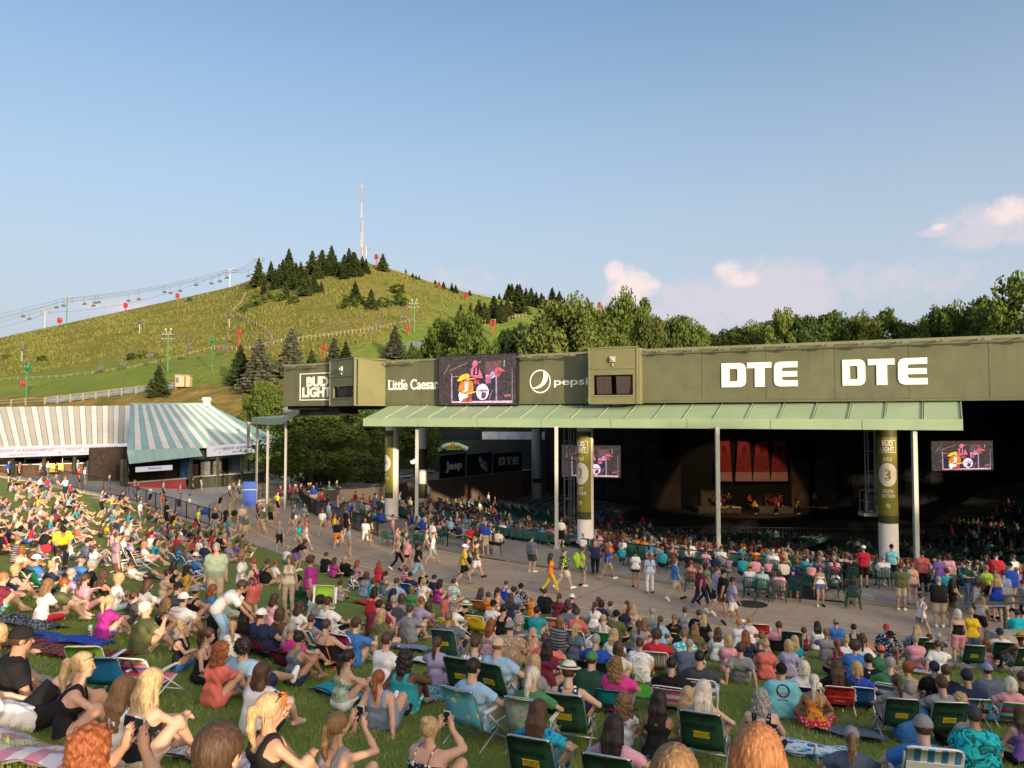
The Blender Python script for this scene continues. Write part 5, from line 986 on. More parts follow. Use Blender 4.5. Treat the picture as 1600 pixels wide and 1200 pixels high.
# snow guns
def snow_gun(px, py, top, m, lb, size=4.2, pole=None):
    p = hhit(px, py); k = p.y/1200; h = (py-top)*k; t = thing('snow_gun', lb, 'snow gun', p, -.4); r = size*k*.85; v = MB(); v.tube([(0, 0, -1), (0, 0, h-r)], r*.28, 6); v.build('mast', pole or m, t)
    v = MB(); Mx = Matrix.Rotation(R(82), 4, 'X'); v2 = MB(); v2.lathe([(r*.75, -r*.9), (r, -r*.3), (r, r*.6), (r*.8, r*.6), (r*.72, -r*.85)], (0, 0, 0), 14); me = v2.mesh('fan_barrel', m, True); me.transform(Matrix.Translation((0, 0, h-r)) @ Mx); obj('fan_barrel', me, t)
    v = MB(); v.box((0, 0, h-r*2.1), (r*2.6, r*1.2, r*.25)); v.tube([(-r*1.3, 0, h-r*2.1), (-r*1.3, 0, h-r*1.2), (r*1.3, 0, h-r*1.2), (r*1.3, 0, h-r*2.1)], r*.08, 4); v.build('platform', m, t)
    v = MB(); v.ball((0, -r*.3, h-r), r*.35, 8, 6); v.build('fan_hub', M_CABLE, t)
M_SGG = mat('snowgun_green', (.02, .16, .09), .45)
snow_gun(93, 506, 494, M_SR, 'red snow gun low on the left skyline beside the green tower'); snow_gun(196, 484, 471, M_SR, 'red snow gun on the left skyline, second from the left', 3.8); snow_gun(277, 466, 456, M_SR, 'red snow gun on the left skyline nearest the grove', 3.6)
snow_gun(588, 416, 397, M_SR, 'red snow gun on the hilltop right of the radio mast', 3.6); snow_gun(373, 542, 514, M_SR, 'red snow gun above the grey blue spruces', 3.8); snow_gun(506, 566, 538, M_SR, 'red snow gun beside the grey spruce low on the hill'); snow_gun(638, 524, 509, M_SR, 'small red snow gun right of the green tower foot', 3.4); snow_gun(689, 525, 497, M_SR, 'tall red snow gun with a cage on the right slope', 4.6); snow_gun(770, 525, 500, M_SR, 'red snow gun with a cage in front of the spruce row', 4.4)
snow_gun(728, 468, 458, M_SR, 'red snow gun with a dark base high on the right slope', 3.4); snow_gun(685, 450, 443, M_SR, 'tiny red snow gun on the right ridge', 2.4); snow_gun(937, 482, 469, M_SR, 'red snow gun at the right end of the ridge', 4); snow_gun(36, 604, 594, M_SR, 'red disc snow gun low behind the far left roof', 4.4)
snow_gun(41, 632, 568, M_SGG, 'green snow gun on a tall double mast behind the far left roof', 5.6, M_SG); snow_gun(331, 580, 528, M_SGG, 'green snow gun on a thin mast above the wooden shed', 4, M_SG); snow_gun(34, 566, 541, M_CABLE, 'dark snow gun on a pale mast on the left slope', 3.6, M_PALE); snow_gun(218, 521, 499, M_CABLE, 'dark snow gun on a pale mast on the upper slope', 3.6, M_PALE); snow_gun(358, 512, 491, M_CABLE, 'dark snow gun beside the split rail fence', 3.4, M_PALE)
# fences on the hill: posts singly, rails together
def hill_fence(pts, lb, step=6, hp=6, m=M_FENCE, rails=(1., .55), net=False):
    t = thing('fence', lb, 'fence'); P = []
    for (a, b) in zip(pts[:-1], pts[1:]):
        n = max(1, int(abs(b[0]-a[0])+abs(b[1]-a[1]))//step)
        for i in range(n): P.append((a[0]+(b[0]-a[0])*i/n, a[1]+(b[1]-a[1])*i/n))
    P.append(pts[-1]); Q = [hhit(*q) for q in P]; H = hp/1200*sum(q.y for q in Q)/len(Q); v = MB(); v.box((0, 0, H/2), (H*.16, H*.16, H*1.15)); pm = v.mesh('post', m)
    for q in Q: obj('post', pm, t, q)
    v = MB()
    for f in rails:
        for a, b in zip(Q[:-1], Q[1:]): v.tube([a+Vector((0, 0, H*f)), b+Vector((0, 0, H*f))], H*.055, 4)
    v.build('rails', m, t)
    if net:
        v = MB()
        for a, b in zip(Q[:-1], Q[1:]): v.quad(a+Vector((0, 0, .2)), b+Vector((0, 0, .2)), b+Vector((0, 0, H*.95)), a+Vector((0, 0, H*.95)))
        v.build('net', M_NET, t)
hill_fence([(-10, 595), (40, 593), (100, 590), (200, 577), (265, 563), (330, 546)], 'pale pipe fence swooping across the lower left slope', 12, 4); hill_fence([(335, 546), (390, 548), (440, 536), (520, 526), (600, 514), (645, 503)], 'pale split rail fence crossing the lower middle slope', 7, 6)
hill_fence([(758, 507), (790, 503), (822, 494)], 'pale rail fence behind the red snow gun in front of the spruces', 6, 6); hill_fence([(383, 462), (376, 475), (362, 490), (380, 500), (410, 515), (425, 530)], 'split rail fence running down below the grove', 6, 6)
hill_fence([(615, 424), (660, 438), (700, 449), (760, 463), (795, 468)], 'rail fence along the right ridge below the hilltop', 6, 4); hill_fence([(880, 478), (915, 482), (950, 483)], 'pale rail fence at the right end of the ridge', 6, 6)
hill_fence([(70, 632), (110, 628), (150, 623), (190, 618), (235, 613), (275, 608)], 'post fence with dark netting above the striped roofs', 17, 11, net=True); hill_fence([(-5, 636), (40, 633), (70, 632)], 'pale rail fence at the far left above the striped roof', 20, 10); hill_fence([(635, 545), (665, 540), (690, 534)], 'blue grey fence between the small spruces above the trees', 7, 8, M_NET, net=True)
# radio mast
p = hhit(564, 410); k = p.y/1200; H = (410-287)*k; t = thing('radio_mast', 'slender red and white lattice radio mast on the hilltop', 'mast', p); v = MB(); v2 = MB(); w = .22; nS = 26
for i in range(nS):
    z0, z1 = H*i/nS, H*(i+1)/nS; q = v if (i//5) % 2 == 0 else v2
    for j in range(3):
        a, b = 2*math.pi*j/3, 2*math.pi*(j+1)/3; P0 = Vector((w*math.cos(a), w*math.sin(a), 0)); P1 = Vector((w*math.cos(b), w*math.sin(b), 0)); Z0, Z1 = Vector((0, 0, z0)), Vector((0, 0, z1)); q.tube([P0+Z0, P0+Z1], .075, 4); q.tube([P0+Z0, P1+Z1], .05, 4); q.tube([P1+Z0, P0+Z1], .05, 4)
v.build('lattice_red', mat('mast_red', (.33, .24, .23), .6), t); v2.build('lattice_white', mat('mast_white', (.40, .39, .40), .6), t); v = MB(); v.tube([(0, 0, H), (0, 0, H+2.6)], .05, 4); v.tube([(.55, 0, H*.55), (.55, 0, H*.0)], .16, 5); v.tube([(-1.2, 0, H*.3), (-1.2, 0, H*.16), (-.3, 0, H*.16)], .06, 4); v.build('antenna', M_PALE, t)
# shed
p = hit(287, 606); k = p.y/1200; t = thing('wooden_shed', 'small tan wooden shed with a sloping roof on the mown slope', 'shed', p, .12); w, d, h = 22*k, 14*k, 20*k; v = MB(); v.add([(-w/2, -d/2, .2), (w/2, -d/2, .2), (w/2, d/2, .2), (-w/2, d/2, .2), (-w/2, -d/2, h), (w/2, -d/2, h*.92), (w/2, d/2, h*.92), (-w/2, d/2, h)], [(0, 1, 5, 4), (1, 2, 6, 5), (2, 3, 7, 6), (3, 0, 4, 7)]); v.build('wall', mat('shed_tan', (.46, .31, .20), .85, var=.12), t); v = MB(); v.add([(-w*.55, -d*.6, h), (w*.55, -d*.6, h*.92), (w*.55, d*.6, h*.92), (-w*.55, d*.6, h), (-w*.55, -d*.6, h*1.06), (w*.55, -d*.6, h*.98), (w*.55, d*.6, h*.98), (-w*.55, d*.6, h*1.06)], [(3, 2, 1, 0), (4, 5, 6, 7), (0, 1, 5, 4), (1, 2, 6, 5), (2, 3, 7, 6), (3, 0, 4, 7)]); v.build('roof', M_FENCE, t)
v = MB(); v.box((w*.18, -d/2-.03, h*.47), (.25, .08, h*.85)); v.build('trim', mat('shed_trim', (.14, .08, .05), .8), t); v = MB(); v.box((-w*.35, -d/2-.05, h*.6), (w*.2, .1, h*.4)); v.build('meter_box', M_NET, t)
# grass blades on the near lawn, dry tufts on the hill
def blades(n, seed, name, m, xy, zf, hh, ww):
    r = np.random.RandomState(seed); x, y = xy(r, n); z = zf(x, y); h = hh*(.5+.9*r.rand(len(x))); a = r.rand(len(x))*6.283; lean = r.normal(size=(len(x), 2))*.35*h[:, None]; dx, dy = np.cos(a)*ww, np.sin(a)*ww
    co = np.stack([np.stack([x-dx, y-dy, z-.01], 1), np.stack([x+dx, y+dy, z-.01], 1), np.stack([x+lean[:, 0], y+lean[:, 1], z+h], 1)], 1).reshape(-1, 3)
    o = obj(name, np_mesh(name, co, np.arange(len(co)).reshape(-1, 3), m)); o['kind'] = 'stuff'; tag(o, 'short green grass blades covering the lawn' if name == 'grass' else 'rough dry grass and weeds on the ski hill', name.replace('_', ' ')); return o
def xy_lawn(r, n):
    D = 3.2+19*r.rand(n)**1.5; u = r.uniform(-.75, .75, n); x, y = u*D, D; k = (rad(x, y) > REDGE+.2); return x[k], y[k]
blades(220000, 3, 'grass', leaf_mat('grass_blade', (.14, .21, .038), (.28, .34, .10), .2), xy_lawn, z_lawn, .06, .008)
def xy_hill(r, n):
    px = r.uniform(-30, 820, n); y = 130+165*r.rand(n); x = (px-800)/1200*y; py = 650-(z_hill(x, y)-EYE)/y*1200
    le = np.interp(px, [-400, 0, 200, 345, 400, 500, 640, 700, 900, 1100], [595, 588, 566, 548, 568, 558, 512, 490, 470, 500]); k = (py < le-1) & (r.rand(n) < .35+.65*np.sin(x*.21+np.sin(y*.3)*2)*np.sin(y*.17)); return x[k], y[k]
blades(70000, 4, 'weeds', leaf_mat('weed_blade', (.125, .165, .034), (.22, .205, .062), .2), xy_hill, z_hill, .75, .2)
# ================================================================== PEOPLE: distance fields meshed by surface nets
def smin(a, b, k): h = np.clip(.5+.5*(b-a)/k, 0, 1); return b*(1-h)+a*h-k*h*(1-h)
def A3(v): return np.array(v, np.float32)
class Grid:
    def __init__(s, lo, hi, h):
        s.o = A3(lo); s.h = h; s.n = np.ceil((A3(hi)-s.o)/h).astype(int)+1; s.ax = [(s.o[i]+h*np.arange(s.n[i])).astype(np.float32) for i in range(3)]
    def new(s): return np.full(s.n, 1., np.float32)
    def pts(s): return s.ax[0][:, None, None], s.ax[1][None, :, None], s.ax[2][None, None, :]
    def add(s, F, pr, k=.03, g=0., cut=None):
        """merge primitive pr (radii grown by g) into F; cut=(point, normal) keeps only the side behind the plane"""
        if pr[0] == 'c': a, b = A3(pr[1]), A3(pr[2]); ra, rb = pr[3]+g, pr[4]+g; m = max(ra, rb); lo, hi = np.minimum(a, b)-m, np.maximum(a, b)+m
        else: c = A3(pr[1]); r = A3(pr[2])+g; m = r.max(); lo, hi = c-m, c+m
        pad = k+2.5*s.h+.02; i0 = np.clip(((lo-pad-s.o)/s.h).astype(int), 0, s.n-1); i1 = np.clip(((hi+pad-s.o)/s.h).astype(int)+2, 1, s.n); sl = tuple(slice(p, max(q, p+1)) for p, q in zip(i0, i1))
        X, Y, Z = s.ax[0][sl[0]][:, None, None], s.ax[1][sl[1]][None, :, None], s.ax[2][sl[2]][None, None, :]
        if pr[0] == 'c':
            d = b-a; L2 = float(d@d)+1e-9; px, py, pz = X-a[0], Y-a[1], Z-a[2]; t = np.clip((px*d[0]+py*d[1]+pz*d[2])/L2, 0, 1)
            D = np.sqrt((px-t*d[0])**2+(py-t*d[1])**2+(pz-t*d[2])**2)-(ra+(rb-ra)*t)
        else:
            q = (pr[3] if len(pr) > 3 else None); px, py, pz = X-c[0], Y-c[1], Z-c[2]
            if q is not None: px, py, pz = [q[0, j]*px+q[1, j]*py+q[2, j]*pz for j in range(3)]
            k0 = np.sqrt((px/r[0])**2+(py/r[1])**2+(pz/r[2])**2); k1 = np.sqrt((px/r[0]**2)**2+(py/r[1]**2)**2+(pz/r[2]**2)**2)+1e-6; D = k0*(k0-1)/k1
        if cut is not None: P0, nn = A3(cut[0]), A3(cut[1]); D = np.maximum(D, (X-P0[0])*nn[0]+(Y-P0[1])*nn[1]+(Z-P0[2])*nn[2])
        F[sl] = smin(F[sl], D.astype(np.float32), k) if k > 0 else np.minimum(F[sl], D)
OFF = np.array([(i, j, k) for i in (0, 1) for j in (0, 1) for k in (0, 1)])
EDG = [(a, b) for a in range(8) for b in range(a+1, 8) if np.abs(OFF[a]-OFF[b]).sum() == 1]
def nets(F, o, h):
    for ax in range(3):
        F = F.copy() if ax == 0 else F; sl = [slice(None)]*3; sl[ax] = 0; F[tuple(sl)] = 1; sl[ax] = -1; F[tuple(sl)] = 1
    s = F < 0; n = F.shape; c = np.zeros(tuple(k-1 for k in n), np.uint8)
    for q in OFF: c += s[q[0]:n[0]-1+q[0], q[1]:n[1]-1+q[1], q[2]:n[2]-1+q[2]]
    act = (c > 0) & (c < 8); idx = np.argwhere(act)
    if not len(idx): return np.zeros((0, 3)), np.zeros((0, 4), int)
    V = [F[idx[:, 0]+q[0], idx[:, 1]+q[1], idx[:, 2]+q[2]] for q in OFF]; P = np.zeros((len(idx), 3)); N_ = np.zeros(len(idx))
    for a, b in EDG:
        m = (V[a] < 0) != (V[b] < 0); t = np.where(m, V[a]/np.where(m, V[a]-V[b], 1), 0); P += m[:, None]*(OFF[a]+t[:, None]*(OFF[b]-OFF[a])); N_ += m
    P = (idx+P/N_[:, None])*h+o; vid = np.full(c.shape, -1, np.int64); vid[act] = np.arange(len(idx)); Q = []
    for ax in range(3):
        u, v = (ax+1) % 3, (ax+2) % 3; sa = [slice(1, -1)]*3; sb = [slice(1, -1)]*3; sa[ax] = slice(0, -1); sb[ax] = slice(1, None); A_, B_ = s[tuple(sa)], s[tuple(sb)]; e = np.argwhere(A_ != B_)
        if not len(e): continue
        e[:, u] += 1; e[:, v] += 1; fl = s[e[:, 0], e[:, 1], e[:, 2]]
        def vi(du, dv): q = e.copy(); q[:, u] += du; q[:, v] += dv; return vid[q[:, 0], q[:, 1], q[:, 2]]
        qd = np.stack([vi(-1, -1), vi(0, -1), vi(0, 0), vi(-1, 0)], 1); qd[~fl] = qd[~fl][:, ::-1]; Q.append(qd)
    return P, np.concatenate(Q)
BLD = {'m': dict(sw=.178, ch=(.085, .112), wa=(.068, .102), pe=(.082, .112), arm=(.050, .040, .029), leg=(.083, .060, .058, .038), bust=0, neck=.054),
       'f': dict(sw=.150, ch=(.070, .098), wa=(.048, .086), pe=(.094, .114), arm=(.041, .034, .025), leg=(.086, .056, .052, .033), bust=.055, neck=.045),
       'M': dict(sw=.195, ch=(.100, .145), wa=(.098, .158), pe=(.100, .150), arm=(.062, .050, .034), leg=(.105, .074, .068, .043), bust=.03, neck=.066),
       'F': dict(sw=.172, ch=(.090, .130), wa=(.085, .142), pe=(.115, .150), arm=(.060, .046, .030), leg=(.112, .074, .066, .040), bust=.085, neck=.055),
       'c': dict(sw=.150, ch=(.070, .095), wa=(.058, .090), pe=(.070, .098), arm=(.040, .034, .026), leg=(.070, .052, .050, .034), bust=0, neck=.046)}
# poses: pelvis, spine pitches, wrists (L,R), elbow poles, ankles (L,R), knee poles, foot directions
P_ = dict
POSE = {
 'k': P_(P=(0, 0, .11), sp=(-6, 14, 26, 6), w=((-.05, .47, .36), (.05, .49, .33)), ep=((-1, -.1, -.5), (1, -.1, -.5)), a=((-.13, .50, .07), (.13, .53, .07)), kp=((-.25, 0, 1), (.25, 0, 1)), ft=((0, 1, -.1), (0, 1, -.1))),
 'x': P_(P=(0, 0, .11), sp=(2, 12, 20, 8), w=((-.13, .34, .20), (.10, .30, .18)), ep=((-1, -.3, -.3), (1, -.3, -.3)), a=((.13, .36, .07), (-.12, .30, .08)), kp=((-1, .4, .25), (1, .4, .25)), ft=((.9, .3, 0), (-.9, .3, 0))),
 'b': P_(P=(0, 0, .11), sp=(-20, -20, -16, 6), w=((-.29, -.36, .07), (.31, -.38, .07)), ep=((-.6, -1, 0), (.6, -1, 0)), a=((-.13, .80, .07), (.15, .62, .07)), kp=((-.1, 0, 1), (.2, 0, 1)), ft=((0, .5, 1), (0, 1, .2)), hd=((-.3, -.9, -.1), (.3, -.9, -.1))),
 'e': P_(P=(0, 0, .11), sp=(-8, 4, 16, 4), w=((-.31, -.12, .08), (.16, .42, .46)), ep=((-.5, -1, .1), (1, -.1, -.4)), a=((-.22, .72, .07), (.10, .52, .07)), kp=((-.4, 0, 1), (.1, 0, 1)), ft=((-.2, .6, 1), (0, 1, -.1)), hd=((-.4, -.8, -.1), None)),
 'p': P_(P=(0, 0, .11), sp=(-4, 8, 16, -2), w=((-.07, .34, .70), (.09, .34, .72)), ep=((-1, .1, -.9), (1, .1, -.9)), a=((-.14, .50, .07), (.15, .50, .07)), kp=((-.4, 0, 1), (.4, 0, 1)), ft=((0, 1, -.1), (0, 1, -.1)), hd=((.2, .1, 1), (-.2, .1, 1))),
 'd': P_(P=(0, 0, .11), sp=(-2, 8, 16, -4), w=((-.10, .38, .36), (.27, .30, .58)), ep=((-1, -.1, -.5), (.9, .0, -.9)), a=((-.14, .50, .07), (.15, .50, .07)), kp=((-.4, 0, 1), (.4, 0, 1)), ft=((0, 1, -.1), (0, 1, -.1)), hd=(None, (-.1, .5, .8))),
 'a': P_(P=(0, 0, .11), sp=(-2, 4, 6, 6), w=((-.11, -.04, .78), (.12, -.03, .76)), ep=((-1, -.2, .3), (1, -.2, .3)), a=((.13, .36, .07), (-.12, .30, .08)), kp=((-1, .4, .25), (1, .4, .25)), ft=((.9, .3, 0), (-.9, .3, 0)), hd=((.8, -.3, .2), (-.8, -.3, .2))),
 'c': P_(P=(0, 0, .36), sp=(-24, -18, -8, 12), w=((-.30, .22, .52), (.30, .22, .52)), ep=((-1, -.4, -.3), (1, -.4, -.3)), a=((-.14, .62, .08), (.15, .56, .08)), kp=((-.2, 0, 1), (.2, 0, 1)), ft=((0, 1, -.1), (0, 1, -.1)), hd=((.05, 1, -.15), (-.05, 1, -.15))),
 'v': P_(P=(0, 0, .215), sp=(-25, -19, -8, 12), w=((-.30, .22, .38), (.30, .22, .38)), ep=((-1, -.4, -.3), (1, -.4, -.3)), a=((-.15, .70, .07), (.16, .62, .07)), kp=((-.2, 0, 1), (.2, 0, 1)), ft=((0, 1, -.1), (0, 1, -.1)), hd=((.05, 1, -.15), (-.05, 1, -.15))),
 'u': P_(P=(0, 0, .54), sp=(-6, 2, 10, 4), w=((-.10, .36, .62), (.12, .34, .62)), ep=((-1, -.3, -.3), (1, -.3, -.3)), a=((-.13, .46, .08), (.13, .50, .08)), kp=((-.1, .5, 1), (.1, .5, 1)), ft=((0, 1, -.1), (0, 1, -.1))),
 's': P_(P=(0, 0, .93), sp=(-3, 3, 6, 2), w=((-.27, .05, .80), (.27, .08, .80)), ep=((-.4, -1, 0), (.4, -1, 0)), a=((-.11, -.02, .08), (.12, .05, .08)), kp=((-.1, 1, 0), (.1, 1, 0)), ft=((-.2, 1, 0), (.25, 1, 0))),
 'h': P_(P=(0, 0, .93), sp=(-2, 3, 8, 6), w=((-.12, .30, 1.10), (.13, .32, 1.14)), ep=((-1, -.6, -.8), (1, -.6, -.8)), a=((-.12, .03, .08), (.10, -.02, .08)), kp=((-.1, 1, 0), (.1, 1, 0)), ft=((-.2, 1, 0), (.25, 1, 0)), hd=((.3, .8, .3), (-.2, .8, .4))),
 'w': P_(P=(0, 0, .92), sp=(2, 5, 6, 0), w=((-.25, .20, .86), (.26, -.16, .83)), ep=((-.4, -1, 0), (.4, -1, 0)), a=((-.08, -.36, .17), (.09, .34, .09)), kp=((0, 1, 0), (0, 1, 0)), ft=((0, .8, -.7), (0, 1, .25))),
 'l': P_(P=(0, -.05, .88), sp=(35, 58, 72, 20), w=((-.14, .66, .66), (.16, .70, .62)), ep=((-1, -.2, .2), (1, -.2, .2)), a=((-.12, .0, .08), (.13, .08, .08)), kp=((-.1, 1, 0), (.1, 1, 0)), ft=((-.1, 1, 0), (.1, 1, 0))),
 'r': P_(P=(0, 0, .12), sp=(-62, -58, -45, 22), w=((-.30, -.40, .06), (.24, .10, .22)), ep=((-.6, -1, -.3), (1, -.4, .2)), a=((-.12, .82, .07), (.12, .66, .07)), kp=((-.1, 0, 1), (.2, 0, 1)), ft=((-.3, .3, 1), (.2, 1, .3)), hd=((-.2, .9, 0), None)),
 'y': P_(P=(0, 0, .13), sp=(-86, -86, -84, -4), w=((-.24, -.02, .10), (.10, -.16, .26)), ep=((-1, 0, 0), (1, 0, 0)), a=((-.12, .84, .07), (.12, .84, .07)), kp=((-.1, 0, 1), (.1, 0, 1)), ft=((-.4, .3, 1), (.4, .3, 1)))}
def unit(v): v = A3(v); return v/(np.linalg.norm(v)+1e-9)
def ik(a, t, l1, l2, pole):
    a, t = A3(a), A3(t); d = t-a; L_ = np.linalg.norm(d); mx = (l1+l2)*.995
    if L_ > mx: t = a+d/L_*mx; d = t-a; L_ = mx
    u = d/L_; x = (l1*l1-l2*l2+L_*L_)/(2*L_); hgt = math.sqrt(max(l1*l1-x*x, 1e-6)); p = A3(pole); p = p-u*(p@u); p = unit(p); return a+u*x+p*hgt, t
def skeleton(pose, bld):
    p, b = POSE[pose], BLD[bld]; J = {}; P = A3(p['P']); dirs = [A3((0, math.sin(R(a)), math.cos(R(a)))) for a in p['sp']]
    J['P'] = P; J['W'] = P+dirs[0]*.15; J['C'] = J['W']+dirs[1]*.17; J['N'] = J['C']+dirs[2]*.18; J['H'] = J['N']+dirs[2]*.03+dirs[3]*.155; J['dirs'] = dirs; J['hp'] = p['sp'][3]
    for i, s in enumerate((-1, 1)):
        sh = J['C']+dirs[2]*.108+A3((s*b['sw'], 0, 0)); el, wr = ik(sh, p['w'][i], .285, .25, p['ep'][i]); J['S%d' % i], J['E%d' % i], J['R%d' % i] = sh, el, wr
        hd = p.get('hd', (None, None))[i]; J['D%d' % i] = unit(hd) if hd is not None else unit(wr-el)
        hp = P+A3((s*b['pe'][0]*1.02, 0, -.02)); kn, an = ik(hp, p['a'][i], .43, .415, p['kp'][i]); J['L%d' % i], J['K%d' % i], J['A%d' % i], J['F%d' % i] = hp, kn, an, unit(p['ft'][i])
    return J
def prims(J, bld):
    b = BLD[bld]; d = J['dirs']; bk = lambda u: np.cross(u, A3((1, 0, 0)))*-1
    X = A3((1, 0, 0)); G = {}
    T = [('c', J['C']+d[2]*.108-X*b['sw']*.66, J['C']+d[2]*.108+X*b['sw']*.66, .064, .064), ('c', J['C']+d[1]*.03-X*b['ch'][0], J['C']+d[1]*.03+X*b['ch'][0], b['ch'][1], b['ch'][1]), ('c', J['W']-X*b['wa'][0], J['W']+X*b['wa'][0], b['wa'][1], b['wa'][1]), ('c', J['P']-X*b['pe'][0], J['P']+X*b['pe'][0], b['pe'][1]*.98, b['pe'][1]*.98)]
    fw = np.cross(A3((1, 0, 0)), d[1])*-1; fw0 = np.cross(A3((1, 0, 0)), d[0])*-1
    if b['bust']:
        for s in (-1, 1): T.append(('e', J['C']+X*s*.078+fw*(b['ch'][1]*.72)+d[1]*.01, (b['bust']*1.15, b['bust']*1.2, b['bust']*1.1)))
    if bld in 'MF': T.append(('e', J['W']+fw0*.05-d[0]*.02, (b['wa'][0]+b['wa'][1]*.88, b['wa'][1]*1.1, .15)))
    G['T'] = T; G['N'] = [('c', J['N']-d[2]*.03, J['H']-A3((0, 0, .06)), b['neck'], b['neck']*.93), ('c', J['N']+d[2]*.0, J['S0']*.45+J['N']*.55, b['neck']*.85, .04), ('c', J['N'], J['S1']*.45+J['N']*.55, b['neck']*.85, .04)]
    a = b['arm']; l = b['leg']
    for i in (0, 1):
        S, E, Rr, Dd = J['S%d' % i], J['E%d' % i], J['R%d' % i], J['D%d' % i]
        G['A%d' % i] = [('c', S, E, a[0]*1.08, a[1]*.92), ('e', S, (a[0]*1.14,)*3), ('c', E, E+(Rr-E)*.4, a[1]*.9, a[1]*.95), ('c', E+(Rr-E)*.35, Rr, a[1]*.95, a[2]*.88), ('c', Rr, Rr+Dd*.035, a[2]*.86, .030), ('c', Rr+Dd*.035, Rr+Dd*.078, .034, .030)]
        L_, K, An, Ft = J['L%d' % i], J['K%d' % i], J['A%d' % i], J['F%d' % i]; sh = unit(An-K); cb = -unit(np.cross(np.cross(sh, K-L_), sh)+1e-6) if False else None
        calf = K+(An-K)*.3-unit(K-(L_+An)/2)*.016
        G['L%d' % i] = [('c', L_, K, l[0], l[1]*.96), ('c', K, An, l[1]*.86, l[3]), ('c', calf, K+(An-K)*.62, l[2]*.98, l[3]*1.1)]
        heel = An-Ft*.045+(-.038)*unit(A3((0, 0, 1))-Ft*Ft[2]); toe = An+Ft*.155-.048*unit(A3((0, 0, 1))-Ft*Ft[2]); G['F%d' % i] = [('c', heel, toe, .036, .030), ('c', An, An+(toe-An)*.55, l[3]*.95, .034)]
    return G
def finger_tubes(J, mb, rf=.0088):
    for i in (0, 1):
        Rr, D = J['R%d' % i], J['D%d' % i]; s = (-1, 1)[i]; side = np.cross(D, A3((0, 0, 1)))
        if np.linalg.norm(side) < .3: side = np.cross(D, A3((0, 1, 0)))
        side = unit(side); palm = unit(np.cross(side, D))*-1; 
        if palm[2] > 0: palm = -palm
        for q, (o, l) in enumerate(((-.027, .062), (-.009, .076), (.009, .080), (.026, .070))):
            b0 = Rr+D*.066+side*o; m1 = b0+D*l*.5+side*o*.12; tip = m1+unit(D*.62+palm*.7)*l*.5; mb.tube([b0, m1, tip], [rf*1.12, rf, rf*.72], 6)
        th = side*(1 if (side@A3((-s, .15, .4))) > 0 else -1); b0 = Rr+D*.022+th*.020; m1 = b0+unit(D*.55+th*.8)*.038; mb.tube([b0, m1, m1+unit(D*.9+th*.25+palm*.25)*.032], [rf*1.35, rf*1.1, rf*.8], 6)
def np_join(parts, name, mats):
    co = []; q = []; mi = []; o = 0
    for P, Q, k in parts: co.append(np.asarray(P)); q.append(np.asarray(Q)+o); mi.append(np.full(len(Q), k)); o += len(P)
    return np_mesh(name, np.concatenate(co), np.concatenate(q), mats, True, np.concatenate(mi))
def mb_quads(mb):
    """MB faces as quads (caps fanned into triangles doubled)"""
    Q = []
    for f in mb.f:
        if len(f) == 4: Q.append(f)
        else: Q += [(f[0], f[i], f[i+1], f[i+1]) for i in range(1, len(f)-1)]
    return np.array(mb.v), Q
HOLD = bpy.data.materials.new('cloth_slot'); M_EYE = mat('eye_dark', (.02, .016, .014), .3); M_LIP = mat('lip', (.36, .13, .11), .5)
_head = {}
def head_parts(sz=1.):
    if sz in _head: return _head[sz]
    h = .010; g = Grid((-.11, -.14, -.20), (.11, .145, .15), h); F = g.new()
    for pr, k in ((('e', (0, -.012, .028), (.076, .096, .088)), .02), (('e', (0, .028, -.038), (.058, .066, .076)), .03), (('e', (0, .062, -.088), (.026, .024, .022)), .02), (('c', (-.028, .078, .022), (.028, .078, .022), .014, .014), .012), (('c', (-.042, .058, -.022), (-.036, .066, -.03), .02, .018), .02), (('c', (.042, .058, -.022), (.036, .066, -.03), .02, .018), .02), (('c', (0, .088, .012), (0, .108, -.022), .009, .014), .012), (('c', (-.01, .098, -.028), (.01, .098, -.028), .009, .009), .008), (('e', (-.078, -.008, -.01), (.010, .024, .032)), .006), (('e', (.078, -.008, -.01), (.010, .024, .032)), .006), (('c', (0, -.02, -.06), (0, -.035, -.19), .052, .05), .03), (('c', (-.018, .086, -.056), (.018, .086, -.056), .008, .008), .01)): g.add(F, pr, k)
    P, Q = nets(F, g.o, h); mb = MB()
    for s in (-1, 1): mb.ball((s*.031, .081, .003), (.0125, .010, .0075), 8, 5)
    E = mb_quads(mb); mb = MB(); mb.ball((0, .093, -.057), (.023, .008, .0055), 8, 5); mb.ball((-.031, .083, .018), (.016, .008, .004), 6, 4) ; mb.ball((.031, .083, .018), (.016, .008, .004), 6, 4); Lp = mb_quads(mb)
    _head[sz] = [(P*sz, Q, 0), (E[0]*sz, E[1], 1), (Lp[0]*sz, Lp[1], 2)]; return _head[sz]
def head_matrix(J): return Matrix.Translation(Vector([float(v) for v in J['H']])) @ Matrix.Rotation(-R(J['hp']), 4, 'X')
VOX = lambda pose: .0172 if pose in 'kxbepdacryv' else .027
_cache = {}
def bounds(pl, pad):
    lo = np.full(3, 9.); hi = -lo
    for pr in pl:
        if pr[0] == 'c': m = max(pr[3], pr[4]); lo = np.minimum(lo, np.minimum(pr[1], pr[2])-m); hi = np.maximum(hi, np.maximum(pr[1], pr[2])+m)
        else: m = max(pr[2]); lo = np.minimum(lo, A3(pr[1])-m); hi = np.maximum(hi, A3(pr[1])+m)
    return lo-pad, hi+pad
def skel(pose, bld):
    k = ('J', pose, bld)
    if k not in _cache: J = skeleton(pose, bld); _cache[k] = (J, prims(J, bld))
    return _cache[k]
HSZ = lambda bld: 1.26 if bld == 'c' else (.97 if bld in 'fF' else 1.)
